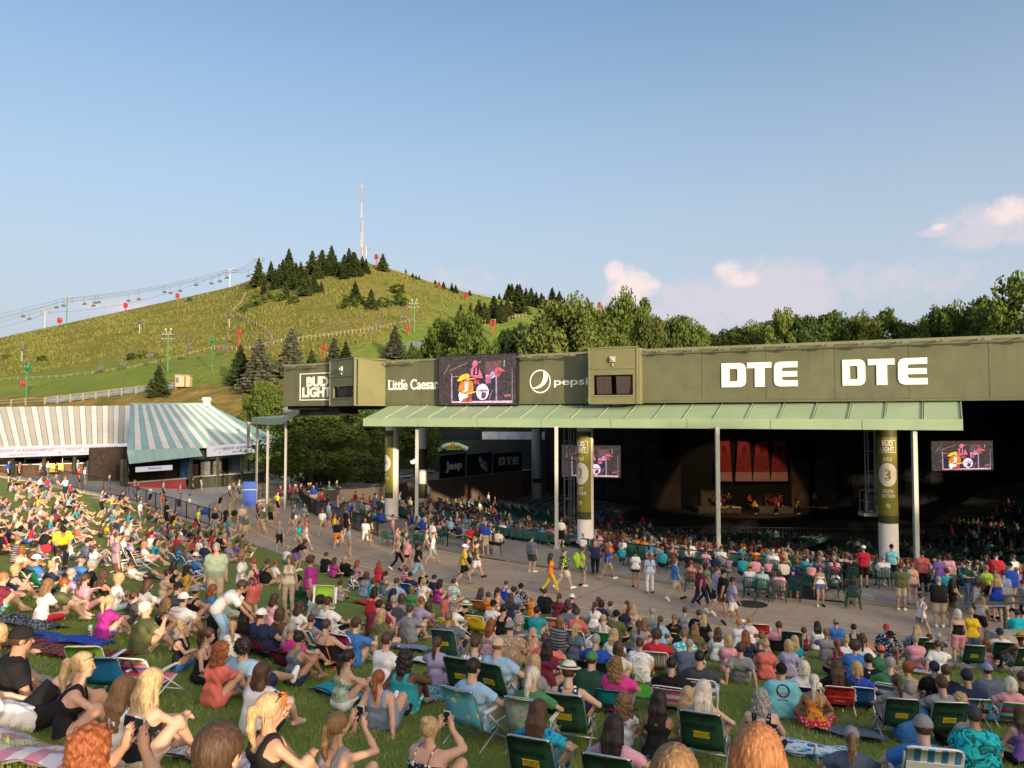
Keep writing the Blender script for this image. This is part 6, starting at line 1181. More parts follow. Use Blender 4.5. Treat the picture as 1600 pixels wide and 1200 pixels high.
def body_mesh(pose, bld, shoes):
    key = ('body', pose, bld)
    if key in _cache: return _cache[key]
    J, G = skel(pose, bld); h = VOX(pose); allp = sum(G.values(), []); lo, hi = bounds(allp, .05); g = Grid(lo, hi, h); F = g.new()
    for pr in G['T']: g.add(F, pr, .06)
    for pr in G['N']: g.add(F, pr, .03)
    for i in (0, 1):
        for nm, k in (('A%d' % i, .022), ('L%d' % i, .03)):
            f2 = g.new()
            for pr in G[nm]: g.add(f2, pr, .02)
            if nm[0] == 'L':
                for pr in G['F%d' % i]: g.add(f2, pr, .02)
            F = smin(F, f2, k)
    P, Q = nets(F, g.o, h); mb = MB(); finger_tubes(J, mb); Fp, Fq = mb_quads(mb); M = np.array(head_matrix(J)); parts = [(P, Q, 0), (Fp, Fq, 0)]
    for p_, q_, k in head_parts(HSZ(bld)): parts.append((np.asarray(p_) @ M[:3, :3].T+M[:3, 3], q_, k))
    me = np_join(parts, 'person', [HOLD, M_EYE, M_LIP]); _cache[key] = me; return me
def wrinkle(F, g, amp):
    X, Y, Z = g.pts(); F += amp*(np.sin(31*Z+9*X+4*np.sin(11*Y+7*X))*np.sin(17*X-13*Y+5*Z)+.6*np.sin(58*(Z*.7+X*.5)+3*np.sin(20*Y)))
def top_mesh(kind, pose, bld):
    """kind: T tee, S long sleeve, K tank, C thin strap top, U strapless, V vest top of a dress"""
    key = ('top', kind, pose, bld)
    if key in _cache: return _cache[key]
    J, G = skel(pose, bld); b = BLD[bld]; h = VOX(pose)*1.02; use = G['T']+G['N'][1:]; gr = {'T': .017, 'S': .018, 'K': .012, 'C': .010, 'U': .011}[kind]
    lo, hi = bounds(use+([p for i in (0, 1) for p in G['A%d' % i]] if kind in 'TS' else []), .05); g = Grid(lo, hi, h); F = g.new(); d = J['dirs']
    for pr in G['T']: g.add(F, pr, .07, gr)
    for pr in G['N'][1:]: g.add(F, pr, .03, gr*.8)
    X, Y, Z = g.pts(); dot = lambda P0, n: (X-P0[0])*n[0]+(Y-P0[1])*n[1]+(Z-P0[2])*n[2]
    hem = dot(J['P'], d[0]); low = {'T': .07, 'S': .09, 'K': .05, 'C': .03, 'U': .02}[kind]
    if kind in 'TS':
        for i in (0, 1):
            S, E, Rr = J['S%d' % i], J['E%d' % i], J['R%d' % i]; f = .66 if kind == 'T' else 1.; end = S+(E-S)*f; f2 = g.new(); n = unit(E-S)
            g.add(f2, ('c', S-n*.01, S+(E-S)*(f+.12), b['arm'][0]*1.0, b['arm'][0]*1.2 if kind == 'T' else b['arm'][1]), .02, gr+.004, (end, n) if kind == 'T' else None)
            if kind == 'S': n2 = unit(Rr-E); g.add(f2, ('c', E, Rr, b['arm'][1], b['arm'][2]), .03, gr, (Rr-n2*.02, n2))
            F = smin(F, f2, .035)
    wrinkle(F, g, .0062 if kind in 'TS' else .003)
    F = np.maximum(F, -low-hem)
    fw = np.cross(A3((1, 0, 0)), d[2])*-1; nk = J['N']
    if kind in 'TS':
        f2 = g.new(); g.add(f2, ('c', nk-d[2]*.02+fw*.025, J['H'], b['neck']+.014, b['neck']+.02), 0); F = np.maximum(F, -f2)
    else:
        t = dot(J['C'], d[2]); ax = np.abs(X); lim = {'K': .035, 'C': .03, 'U': .045}[kind]; body = np.maximum(F, t-lim)
        if kind == 'K': strap = np.maximum(F, np.abs(ax-b['sw']*.58)-.036)
        elif kind == 'C': strap = np.maximum(F, np.abs(ax-b['sw']*.55)-.0085)
        else: strap = None
        F = body if strap is None else np.minimum(body, np.maximum(strap, -(t-lim)-.03))
        for i, s in enumerate((-1, 1)):
            c = J['S%d' % i]+A3((s*.028, 0, 0))-d[2]*.02; q = np.sqrt((X-c[0])**2+(Y-c[1])**2+(Z-c[2])**2)-(.083 if kind == 'K' else .085); F = np.maximum(F, -q)
    P, Q = nets(F, g.o, h); me = np_mesh('top', P, Q, [HOLD], True); _cache[key] = me; return me
def bottom_mesh(kind, pose, bld):
    """kind: S shorts, B short shorts, J long trousers, D skirt"""
    key = ('bot', kind, pose, bld)
    if key in _cache: return _cache[key]
    J, G = skel(pose, bld); b = BLD[bld]; h = VOX(pose); use = [G['T'][3]]+G['L0']+G['L1']; lo, hi = bounds(use, .08); g = Grid(lo, hi, h); F = g.new(); d = J['dirs']; l = b['leg']
    g.add(F, G['T'][3], .05, .011); g.add(F, G['T'][2], .06, .003)
    fr = {'S': .86, 'B': .42, 'J': 1., 'D': .9}[kind]; infl = {'S': .022, 'B': .016, 'J': .013, 'D': .035}[kind]
    for i in (0, 1):
        L_, K, An = J['L%d' % i], J['K%d' % i], J['A%d' % i]; n = unit(K-L_); f2 = g.new(); end = L_+(K-L_)*fr
        g.add(f2, ('c', L_, K if kind == 'J' else L_+(K-L_)*(fr+.15), l[0], l[1] if kind == 'J' else l[0]*.96), .02, infl, None if kind == 'J' else (end, n))
        if kind == 'J': n2 = unit(An-K); g.add(f2, ('c', K, An, l[1]*.98, l[3]*1.25), .03, infl, (An-n2*.015, n2))
        F = smin(F, f2, .03 if kind != 'D' else .16)
    wrinkle(F, g, .004); X, Y, Z = g.pts(); P0 = J['P']; F = np.maximum(F, (X-P0[0])*d[0][0]+(Y-P0[1])*d[0][1]+(Z-P0[2])*d[0][2]-.065)
    P, Q = nets(F, g.o, h); me = np_mesh('bottoms', P, Q, [HOLD], True); _cache[key] = me; return me
def shoe_mesh(pose, bld):
    key = ('shoe', pose, bld)
    if key in _cache: return _cache[key]
    J, G = skel(pose, bld); out = []
    for i in (0, 1):
        lo, hi = bounds(G['F%d' % i], .05); h = .017; g = Grid(lo, hi, h); F = g.new(); g.add(F, G['F%d' % i][0], .01, .012); g.add(F, G['F%d' % i][1], .02, .008); P, Q = nets(F, g.o, h); out.append((P, Q, 0))
    me = [np_join([o], 'shoe', [HOLD]) for o in out]; _cache[key] = me; return me
def hair_mesh(st):
    key = ('hair', st)
    if key in _cache: return _cache[key]
    h = .0095; g = Grid((-.19, -.26, -.44), (.19, .17, .19), h); F = g.new(); t = {'s': .012, 'k': .005, 'n': .006, 'l': .017, 'p': .012, 'b': .012, 'c': .034, 'j': .02, 'C': .03}[st]
    g.add(F, ('e', (0, -.016, .034), (.079+t, .098+t, .092+t)), 0)
    X, Y, Z = g.pts(); face = np.sqrt((X/.085)**2+((Y-.125)/.082)**2+((Z+.035)/.118)**2)-1; F = np.maximum(F, -face*.08)
    nape = {'s': -.055, 'k': -.045, 'n': -.03, 'p': -.06, 'b': -.06}.get(st)
    if nape is not None: F = np.maximum(F, -(Z-nape)-np.maximum(0, (Y+.03))*.55*(1 if st in 'skn' else .9))
    if st in 'skn':
        for s in (-1, 1): F = np.maximum(F, -(np.sqrt((X-s*.088)**2+(Y-.005)**2+(Z+.012)**2)-.032))
    if st == 'n': F = np.maximum(F, -(np.sqrt(X**2+(Y-.03)**2+(Z-.17)**2)-.10))
    if st == 'l':
        for x, w in ((-.066, .042), (.066, .042), (-.028, .05), (.028, .05)):
            g.add(F, ('c', (x*.9, -.055, .03), (x*1.15, -.098, -.13), w, w*.92), .03); g.add(F, ('c', (x*1.15, -.098, -.13), (x*1.25, -.118, -.32), w*.92, w*.45), .03)
        for s in (-1, 1): g.add(F, ('c', (s*.078, -.01, .0), (s*.088, .0, -.16), .026, .020), .02); g.add(F, ('c', (s*.088, 0, -.16), (s*.08, -.02, -.26), .02, .010), .02)
    if st == 'j':
        for s in (-1, 1): g.add(F, ('c', (s*.06, -.045, 0), (s*.07, -.055, -.105), .052, .036), .03); g.add(F, ('c', (s*.078, .0, 0), (s*.08, .012, -.09), .028, .02), .02)
        g.add(F, ('c', (0, -.07, 0), (0, -.075, -.11), .055, .038), .03)
    if st == 'C':
        for x, y, z, r in ((-.07, -.05, -.06, .07), (.07, -.05, -.06, .07), (0, -.08, -.08, .075), (-.08, -.06, -.16, .06), (.08, -.06, -.16, .06), (0, -.10, -.18, .07), (-.05, -.09, -.25, .05), (.05, -.09, -.25, .05), (-.085, .0, -.05, .045), (.085, .0, -.05, .045)): g.add(F, ('e', (x, y, z), (r, r*.9, r)), .03)
    if st == 'p':
        g.add(F, ('c', (0, -.105, .045), (0, -.15, .04), .02, .024), .01); g.add(F, ('c', (0, -.15, .04), (.01, -.165, -.10), .036, .036), .02); g.add(F, ('c', (.01, -.165, -.10), (.02, -.135, -.27), .036, .014), .02)
    if st == 'b': g.add(F, ('e', (0, -.085, .125), (.05, .048, .042)), .012)
    ang = np.arctan2(X, -Y); amp = {'c': .011, 'C': .010, 'l': .0055, 'j': .0045, 'p': .003, 'b': .003, 's': .0035, 'k': .001, 'n': .001}[st]
    if st in 'cC': F += amp*(np.sin(70*X+20*Z)*np.sin(66*Z+25*Y)*np.sin(61*Y+22*X))*1.8
    else: F += amp*(np.sin(34*ang+7*np.sin(13*Z)+2*np.sin(31*Z))+.5*np.sin(61*ang-9*Z))*.7
    P, Q = nets(F, g.o, h); r = np.random.RandomState(len(P)); n = {'l': 170, 'C': 150, 'c': 120, 'p': 90, 'j': 110}.get(st, 60); ct = np.array([0, -.02, .02]); sel = P[r.randint(len(P), size=n)]; L_ = .10 if st in 'lpj' else .05 if st in 'Cc' else .022
    out = sel-ct; out[:, 2] *= .3; out /= np.linalg.norm(out, axis=1)[:, None]+1e-6; cur = r.normal(size=(n, 3))*(.012 if st in 'cC' else .006); a0 = sel-out*.004; a1 = sel+out*.006+np.array([0, 0, -L_*.5])*(.6+.8*r.rand(n, 1))+cur; a2 = a1+out*.003+np.array([0, 0, -L_*.5])*(.5+r.rand(n, 1))+cur*.8; sd = np.stack([-out[:, 1], out[:, 0], out[:, 2]*0], 1)*.0035
    S_ = np.stack([a0-sd, a0+sd, a1-sd*.8, a1+sd*.8, a2-sd*.15, a2+sd*.15], 1).reshape(-1, 3); b0 = len(P)+6*np.arange(n)[:, None]; Q = np.concatenate([Q, b0+np.array([[0, 1, 3, 2]]), b0+np.array([[2, 3, 5, 4]])]); P = np.concatenate([P, S_])
    me = np_mesh('hair', P, Q, [HOLD], True); _cache[key] = me; return me
def hat_mesh(k):
    key = ('hat', k)
    if key in _cache: return _cache[key]
    h = .0105; g = Grid((-.24, -.24, -.05), (.24, .26, .22), h); F = g.new(); X, Y, Z = g.pts()
    if k in ('cap', 'backcap', 'visor'):
        g.add(F, ('e', (0, -.014, .035), (.094, .114, .108)), 0); F = np.maximum(F, -(Z-.014-.12*np.maximum(Y, 0))); s = -1 if k == 'backcap' else 1
        B = np.maximum(np.sqrt((X/.082)**2+((Y-s*.10)/.095)**2)*.08-.08, np.abs(Z-.036+.5*(X*X)+.12*(s*Y-.1))-.008); F = np.minimum(F, B.astype(np.float32)); g.add(F, ('e', (0, -.014, .146), (.011, .011, .006)), .002)
    else:
        br = {'straw': .19, 'fedora': .155, 'bucket': .15}[k]; rr = np.sqrt(X**2+(Y*.95+.01)**2); g.add(F, ('e', (0, -.014, .06), (.10, .118, .10)), 0)
        if k == 'fedora': F = np.maximum(F, -(np.sqrt((X/.03)**2+((Y+.01)/.09)**2+((Z-.18)/.045)**2)-1)*.03)
        F = np.maximum(F, -(Z-.05)); B = np.maximum(rr-br, np.abs(Z-.052-(.35 if k != 'straw' else -.1)*np.maximum(rr-.10, 0)**1.3)-.0085); F = np.minimum(F, B.astype(np.float32))
    P, Q = nets(F, g.o, h); me = np_mesh('hat', P, Q, [HOLD], True); _cache[key] = me; return me
def band_mesh():
    if 'band' in _cache: return _cache['band']
    mb = MB(); n = 20
    for i in range(n):
        a, b = 2*math.pi*i/n, 2*math.pi*(i+1)/n; mb.quad(*[(.104*math.cos(t), -.014+.122*math.sin(t), z) for t, z in ((a, .06), (b, .06), (b, .085), (a, .085))])
    _cache['band'] = mb.mesh('hat_band', M_BLACK); return _cache['band']
def shades_mesh():
    if 'shades' in _cache: return _cache['shades']
    mb = MB()
    for s in (-1, 1): mb.ball((s*.036, .075, .098), (.026, .014, .018), 8, 6); mb.tube([(s*.06, .07, .098), (s*.093, .0, .075)], .004, 4)
    _cache['shades'] = mb.mesh('sunglasses', mat('lens_black', (.012, .012, .014), .15, spec=.6), True); return _cache['shades']
CL = dict(black=(.014, .014, .016), white=(.78, .77, .76), gray=(.24, .245, .26), charcoal=(.055, .058, .065), navy=(.020, .030, .075), blue=(.055, .19, .50), royal=(.02, .07, .42), lightblue=(.30, .48, .66), aqua=(.22, .60, .66), teal=(.03, .30, .36), turquoise=(.02, .50, .56), green=(.06, .22, .09), darkgreen=(.022, .07, .045), olive=(.12, .13, .055), lime=(.38, .58, .06), sage=(.34, .43, .31), mint=(.40, .66, .55), yellow=(.72, .50, .03), neon=(.75, .80, .03), mustard=(.50, .33, .03), orange=(.72, .22, .03), coral=(.66, .16, .13), red=(.50, .03, .05), maroon=(.16, .025, .05), pink=(.72, .32, .38), hotpink=(.62, .05, .28), magenta=(.36, .03, .24), purple=(.20, .10, .36), lavender=(.38, .33, .50), mauve=(.30, .20, .28), beige=(.52, .42, .31), cream=(.70, .64, .53), khaki=(.40, .32, .20), tan=(.36, .25, .15), brown=(.11, .065, .045), denim=(.10, .16, .26), dustyblue=(.22, .28, .40), slate=(.11, .14, .20), peach=(.74, .43, .31))
WORD = dict(lightblue='light blue', darkgreen='dark green', hotpink='hot pink', dustyblue='dusty blue', neon='neon yellow', royal='royal blue', denim='denim blue', gray='grey', charcoal='charcoal')
def cword(c): return WORD.get(c, c)
HAIRC = dict(b=((.070, .036, .020), 'brown'), d=((.018, .012, .010), 'dark'), y=((.43, .30, .155), 'blond'), r=((.24, .070, .022), 'red'), g=((.30, .28, .26), 'grey'), w=((.62, .56, .46), 'pale blond'), l=((.20, .115, .050), 'light brown'), o=((.38, .16, .06), 'ginger'))
HAIRS = dict(s='short', k='cropped', n='thinning', l='long', p='ponytail', b='bun', c='curly', j='bobbed', C='long curly')
SKINC = dict(l=(.51, .31, .22), p=(.58, .38, .29), m=(.43, .25, .165), t=(.36, .195, .12), d=(.095, .045, .026))
def skin(k):
    n = 'skin_'+k
    if n in MATS: return MATS[n]
    m = mat(n, SKINC[k], .55, var=.10, scale=14, bump=.04, spec=.35); b = m.node_tree.nodes['Principled BSDF']; b.inputs['Subsurface Weight'].default_value = 0; return m
def hairm(c):
    n = 'hair_'+c
    if n in MATS: return MATS[n]
    col = HAIRC[c][0]; m, N, L, b = nodes_mat(n); tc = N.new('ShaderNodeTexCoord').outputs['Object']; mp = N.new('ShaderNodeMapping'); mp.inputs['Scale'].default_value = (1, 1, .12); L.new(tc, mp.inputs[0]); f = noise_node(N, L, mp.outputs[0], 95, 4, .7, .6)
    L.new(ramp_node(N, L, f, [(.3, tuple(v*.40 for v in col)), (.5, col), (.72, tuple(min(1, v*1.75) for v in col))]), b.inputs['Base Color']); b.inputs['Roughness'].default_value = .5; b.inputs['Specular IOR Level'].default_value = .35
    bp = N.new('ShaderNodeBump'); bp.inputs['Strength'].default_value = .8; bp.inputs['Distance'].default_value = .006; L.new(f, bp.inputs['Height']); L.new(bp.outputs[0], b.inputs['Normal']); return m
def clothm(spec):
    """'navy' or 'white+plaid~black'"""
    n = 'cloth_'+spec
    if n in MATS: return MATS[n]
    base, _, pat = spec.partition('+'); pat, _, c2 = pat.partition('~'); a = CL[base]; m, N, L, b = nodes_mat(n); tc = N.new('ShaderNodeTexCoord').outputs['Object']; b.inputs['Roughness'].default_value = .85; b.inputs['Specular IOR Level'].default_value = .15
    col = ramp_node(N, L, noise_node(N, L, tc, 9, 5, .6), [(.3, tuple(v*.86 for v in a)), (.7, tuple(min(.85, v*1.1) for v in a))]); c2c = CL[c2 or 'white']
    sp = N.new('ShaderNodeSeparateXYZ'); L.new(tc, sp.inputs[0])
    def stripe(o, per, duty):
        q = N.new('ShaderNodeMath'); q.operation = 'MULTIPLY'; L.new(o, q.inputs[0]); q.inputs[1].default_value = 1/per; f = N.new('ShaderNodeMath'); f.operation = 'FRACT'; L.new(q.outputs[0], f.inputs[0]); g = N.new('ShaderNodeMath'); g.operation = 'LESS_THAN'; L.new(f.outputs[0], g.inputs[0]); g.inputs[1].default_value = duty; return g.outputs[0]
    if pat == 'stripe': col = mix_node(N, L, stripe(sp.outputs[2], .07, .45), col, c2c)
    elif pat == 'plaid':
        s1, s2 = stripe(sp.outputs[2], .07, .45), stripe(sp.outputs[0], .07, .45); q = N.new('ShaderNodeMath'); q.operation = 'ADD'; L.new(s1, q.inputs[0]); L.new(s2, q.inputs[1]); w = N.new('ShaderNodeMath'); w.operation = 'MULTIPLY'; L.new(q.outputs[0], w.inputs[0]); w.inputs[1].default_value = .45; col = mix_node(N, L, w.outputs[0], col, c2c)
    elif pat in ('floral', 'dots', 'leaf'):
        v = N.new('ShaderNodeTexVoronoi'); v.inputs['Scale'].default_value = {'floral': 19, 'dots': 42, 'leaf': 13}[pat]; nz = N.new('ShaderNodeTexNoise'); nz.inputs['Scale'].default_value = 8; L.new(tc, v.inputs['Vector']); mk = ramp_node(N, L, v.outputs['Distance'], [(.30 if pat != 'leaf' else .42, (1, 1, 1)), (.38 if pat != 'leaf' else .5, (0, 0, 0))])
        c3 = c2c
        if pat == 'floral': c3 = mix_node(N, L, v.outputs['Color'], c2c, (.75, .72, .66)); 
        col = mix_node(N, L, mk, col, c3)
    elif pat == 'tie': col = ramp_node(N, L, noise_node(N, L, tc, 5.5, 3, .5, 1.2), [(.36, a), (.46, c2c), (.54, a), (.62, CL['turquoise'] if c2 != 'pink' else CL['aqua']), (.7, c2c)])
    L.new(col, b.inputs['Base Color']); bp = N.new('ShaderNodeBump'); bp.inputs['Strength'].default_value = .35; bp.inputs['Distance'].default_value = .012; L.new(noise_node(N, L, tc, 13, 4, .6, .8), bp.inputs['Height']); L.new(bp.outputs[0], b.inputs['Normal']); return m
def slot(o, m): o.material_slots[0].link = 'OBJECT'; o.material_slots[0].material = m; return o
STAGE = Vector((28, 88, 0)); TOPW = dict(T='tee', S='shirt', K='tank top', C='strappy top', U='strapless top'); 
SITW = dict(k='hugging knees', x='sitting cross legged', b='leaning back', e='propped on one arm', p='holding up a phone', d='holding a drink', a='with hands behind head', c='in a low chair', v='in a low beach chair', u='seated', s='standing', h='standing with hands raised', w='walking', l='bending over', r='reclining', y='lying down')
PEOPLE = []
T0 = lambda pose, py: 2.2 if py > 1150 else 4.5 if py > 1010 else (11 if pose in 'swhlu' else 5.5)
def place(px, py, pose, bld, face, sc, D=None):
    J, G = skel(pose, bld); s0 = .965*sc*(.74 if bld == 'c' else (.95 if bld in 'fF' else 1.)); hz = float(J['H'][2])*s0; hy = float(J['H'][1])*s0
    g = hit(px, py, hz, t0=T0(pose, py)) if D is None else Vector(((px-800)/1200*D, D, 0)); to = (STAGE-g); a0 = math.atan2(to.y, to.x)-math.pi/2; yaw = {'R': -R(78)+rng.uniform(-.15, .15), 'L': R(78)+rng.uniform(-.15, .15), 'C': math.pi+rng.uniform(-.3, .3), 'A': rng.uniform(-.2, .2)}.get(face); yaw = a0-R(face)+rng.uniform(-.12, .12) if yaw is None else yaw
    x, y = g.x+math.sin(yaw)*hy, g.y-math.cos(yaw)*hy; z = .13 if RBOWL < rad(x, y) < RIN else float(zg(x, y)); return x, y, z, yaw, s0
def person(px, py, pose, bld, face, hair, top, bot, sk='l', hat=None, sc=1., extra=(), lab=None, mirror=None, pos=None, D=None):
    J, G = skel(pose, bld)
    if pos is None: x, y, z, yaw, s0 = place(px, py, pose, bld, face, sc, D)
    else: (x, y, z), yaw = pos; s0 = .965*sc
    o = obj('person', body_mesh(pose, bld, False)); o.location = (x, y, z); o.rotation_euler = (0, 0, yaw); mir = rng.random() < .5 if mirror is None else mirror; o.scale = (-s0 if mir else s0, s0, s0); slot(o, skin(rng.choice('llpm') if sk == 'l' else sk))
    if top: slot(obj('top', top_mesh(top[0], pose, bld), o), clothm(top[1:]))
    if bot: slot(obj('bottoms', bottom_mesh(bot[0], pose, bld), o), clothm(bot[1:]))
    if pose in 'shwluber' or 'shoes' in extra:
        for me in shoe_mesh(pose, bld): slot(obj('shoe', me, o), clothm(('white', 'black', 'gray', 'white', 'tan')[rng.randrange(5)]))
    HM = head_matrix(J) @ Matrix.Scale(HSZ(bld)*1.03, 4)
    if hair and hair != '-':
        q = slot(obj('hair', hair_mesh(hair[0] if not (hat and hair[0] in 'bcn') else 's'), o), hairm(hair[1])); q.matrix_local = HM
    if hat:
        k, c = hat; q = slot(obj('hat', hat_mesh(k), o), clothm(c)); q.matrix_local = HM
        if k in ('straw', 'fedora'): w = obj('hat_band', band_mesh(), q)
    if 'sun' in extra: q = obj('sunglasses', shades_mesh(), o); q.matrix_local = HM
    PEOPLE.append(dict(o=o, px=px, py=py, pose=pose, bld=bld, hair=hair, top=top, bot=bot, hat=hat, lab=lab, sk=sk, yaw=yaw, J=J, s0=s0)); return o
# ================================================================== LAWN CHAIRS
M_ALU = mat('aluminium_tube', (.55, .56, .57), .35, .75, var=.1); M_WTUBE = mat('white_tube', (.78, .77, .75), .4); M_WOODA = mat('wood_armrest', (.42, .25, .11), .6, var=.25, scale=8); M_STICK = mat('yellow_sticker', (.80, .62, .03), .6); M_INKB = mat('ink_black', (.02, .025, .02), .7)
def fabric(name, cols, axis=2, per=.1, kind='stripe', base=None):
    n = 'fabric_'+name
    if n in MATS: return MATS[n]
    m, N, L, b = nodes_mat(n); tc = N.new('ShaderNodeTexCoord').outputs['Object']; b.inputs['Roughness'].default_value = .8; b.inputs['Specular IOR Level'].default_value = .2
    if len(cols) == 1: col = ramp_node(N, L, noise_node(N, L, tc, 7, 5), [(.3, tuple(v*.82 for v in cols[0])), (.7, tuple(min(.9, v*1.12) for v in cols[0]))])
    elif kind == 'stripe':
        sp = N.new('ShaderNodeSeparateXYZ'); L.new(tc, sp.inputs[0]); q = N.new('ShaderNodeMath'); q.operation = 'MULTIPLY'; L.new(sp.outputs[axis], q.inputs[0]); q.inputs[1].default_value = 1/per; f = N.new('ShaderNodeMath'); f.operation = 'FRACT'; L.new(q.outputs[0], f.inputs[0])
        r = N.new('ShaderNodeValToRGB'); r.color_ramp.interpolation = 'CONSTANT'; L.new(f.outputs[0], r.inputs[0]); e = r.color_ramp.elements
        while len(e) < len(cols): e.new(.5)
        for i, c in enumerate(cols): e[i].position = i/len(cols); e[i].color = (*c, 1)
        col = r.outputs[0]
    else:
        v = N.new('ShaderNodeTexVoronoi'); v.inputs['Scale'].default_value = per; L.new(tc, v.inputs['Vector']); th = .34 if kind == 'dot' else .4
        col = mix_node(N, L, ramp_node(N, L, v.outputs['Distance'], [(th, (1, 1, 1)), (th+.03, (0, 0, 0))]), cols[0], cols[1])
        if len(cols) > 2: v2 = noise_node(N, L, tc, 12, 2); col = mix_node(N, L, ramp_node(N, L, v2, [(.56, (0, 0, 0)), (.6, (1, 1, 1))]), col, cols[2])
    L.new(col, b.inputs['Base Color']); bp = N.new('ShaderNodeBump'); bp.inputs['Strength'].default_value = .25; bp.inputs['Distance'].default_value = .01; L.new(noise_node(N, L, tc, 16, 3), bp.inputs['Height']); L.new(bp.outputs[0], b.inputs['Normal']); return m
c_ = CL; WH = (.75, .74, .72)
# kind: (material, tube material, style, words)
CHT = {
 'rental': (lambda: fabric('rental', [(.018, .070, .042)]), M_ALU, 'lawn', 'dark green lawn chair with a yellow sticker'), 'yellow': (lambda: fabric('yellow', [(.78, .55, .03)]), M_WTUBE, 'flap', 'bright yellow low beach chair'), 'emerald': (lambda: fabric('emerald', [(.01, .30, .20)]), M_WTUBE, 'flap', 'tall emerald green beach chair'),
 'blue': (lambda: fabric('blue', [(.02, .22, .45)]), M_WTUBE, 'flap', 'blue beach chair'), 'deepblue': (lambda: fabric('deepblue', [(.02, .10, .36)]), M_WTUBE, 'lawn', 'royal blue beach chair with a white tube frame'), 'navy': (lambda: fabric('navy', [(.02, .04, .13)]), M_WTUBE, 'pack', 'navy backpack chair with a white tag'), 'redpack': (lambda: fabric('redpack', [(.55, .04, .04)]), M_WTUBE, 'pack', 'bright red backpack beach chair'),
 'lime': (lambda: fabric('lime', [(.30, .55, .05), (.30, .55, .05), (.30, .55, .05), (.02, .12, .35), (.30, .55, .05)], 2, .34), M_WTUBE, 'pack', 'lime green backpack beach chair with blue stripes'), 'bluepack': (lambda: fabric('bluepack', [(.02, .20, .48)]), M_ALU, 'lawn', 'plain blue beach chair with a grey frame'), 'sunsetpack': (lambda: fabric('sunset', [(.45, .05, .08), (.7, .6, .62), (.45, .05, .08), (.05, .07, .30), (.55, .15, .20), (.75, .68, .5)], 2, .42), M_WTUBE, 'pack', 'red and purple sunset patterned backpack chair'),
 'sunset': (lambda: fabric('sunset2', [(.35, .5, .05), (.75, .12, .2), (.8, .3, .04), (.5, .05, .3)], 2, .4), M_WTUBE, 'lawn', 'orange pink and lime striped beach chair'), 'graypack': (lambda: fabric('graypack', [(.40, .40, .42), (.40, .40, .42), (.05, .05, .08)], 2, .75), M_WTUBE, 'pack', 'grey backpack beach chair with a black base'),
 'pinkstripe': (lambda: fabric('pinkstripe', [(.75, .10, .30), WH], 2, .22), M_WTUBE, 'lawn', 'pink and white striped beach chair'), 'bluestripe': (lambda: fabric('bluestripe', [(.05, .15, .50), WH], 2, .22), M_WTUBE, 'lawn', 'blue and white striped beach chair'), 'polka': (lambda: fabric('polka', [(.15, .50, .68), (.75, .68, .35)], per=7.5, kind='dot'), M_ALU, 'lawn', 'light blue chair with big yellow polka dots'), 'floral': (lambda: fabric('floralc', [(.42, .58, .52), (.75, .35, .42), (.25, .45, .25)], per=9, kind='dot'), M_ALU, 'lawn', 'pale floral lawn chair'),
 'vstripe': (lambda: fabric('vstripe', [(.45, .42, .38), (.5, .25, .1), (.10, .25, .45), (.6, .57, .5), (.15, .15, .16)], 0, .11), M_WTUBE, 'lawn', 'grey orange and blue vertically striped chair'), 'rainbow': (lambda: fabric('rainbow', [(.1, .1, .5), (.7, .6, .03), (.03, .3, .6), (.75, .15, .3), (.05, .35, .12), (.02, .2, .6)], 0, .26), M_ALU, 'pack', 'rainbow striped backpack chair'), 'rainbowh': (lambda: fabric('rainbowh', [(.03, .25, .45), (.35, .55, .1), (.03, .12, .4), (.6, .04, .22)], 2, .34), M_WTUBE, 'lawn', 'pink blue and green striped low chair'),
 'teal': (lambda: fabric('tealc', [(.02, .30, .38)]), M_BLACK, 'camp', 'teal camping chair'), 'black': (lambda: fabric('blackc', [(.018, .018, .022)]), M_BLACK, 'camp', 'black camping chair'), 'maroon': (lambda: fabric('maroonc', [(.14, .015, .035)]), M_BLACK, 'camp', 'dark red camping chair'), 'green': (lambda: fabric('greenc', [(.01, .26, .10)]), M_BLACK, 'camp', 'bright green camping chair'), 'mesh': (lambda: fabric('meshc', [(.03, .03, .03), (.02, .4, .08)], 0, .6), mat('orange_tube', (.8, .18, .03), .5), 'camp', 'black and green camping chair with orange poles'), 'orange': (lambda: fabric('orangec', [(.62, .16, .05)]), M_WTUBE, 'lawn', 'small orange chair'), 'magenta': (lambda: fabric('magentac', [(.45, .04, .25)]), M_WTUBE, 'lawn', 'magenta low chair'),
 'whiteblue': (lambda: fabric('whiteblue', [WH, (.05, .25, .55)], 0, .125), M_WTUBE, 'sling', 'white sling chair with a blue striped top'), 'wave': (lambda: fabric('wave', [(.03, .38, .62), (.015, .03, .08), (.25, .55, .70)], 2, .14), M_WTUBE, 'lawn', 'blue and black wave striped beach chair'), 'awn': (lambda: fabric('awn', [(.12, .04, .06), (.45, .40, .40), (.05, .06, .2)], 0, .09), M_WTUBE, 'lawn', 'dark pinstriped folding chair'), 'redgreen': (lambda: fabric('redgreen', [(.5, .04, .06), (.35, .5, .1), (.75, .6, .2), (.5, .04, .06)], 2, .5), M_WTUBE, 'lawn', 'red yellow and green beach chair')}
_chm = {}
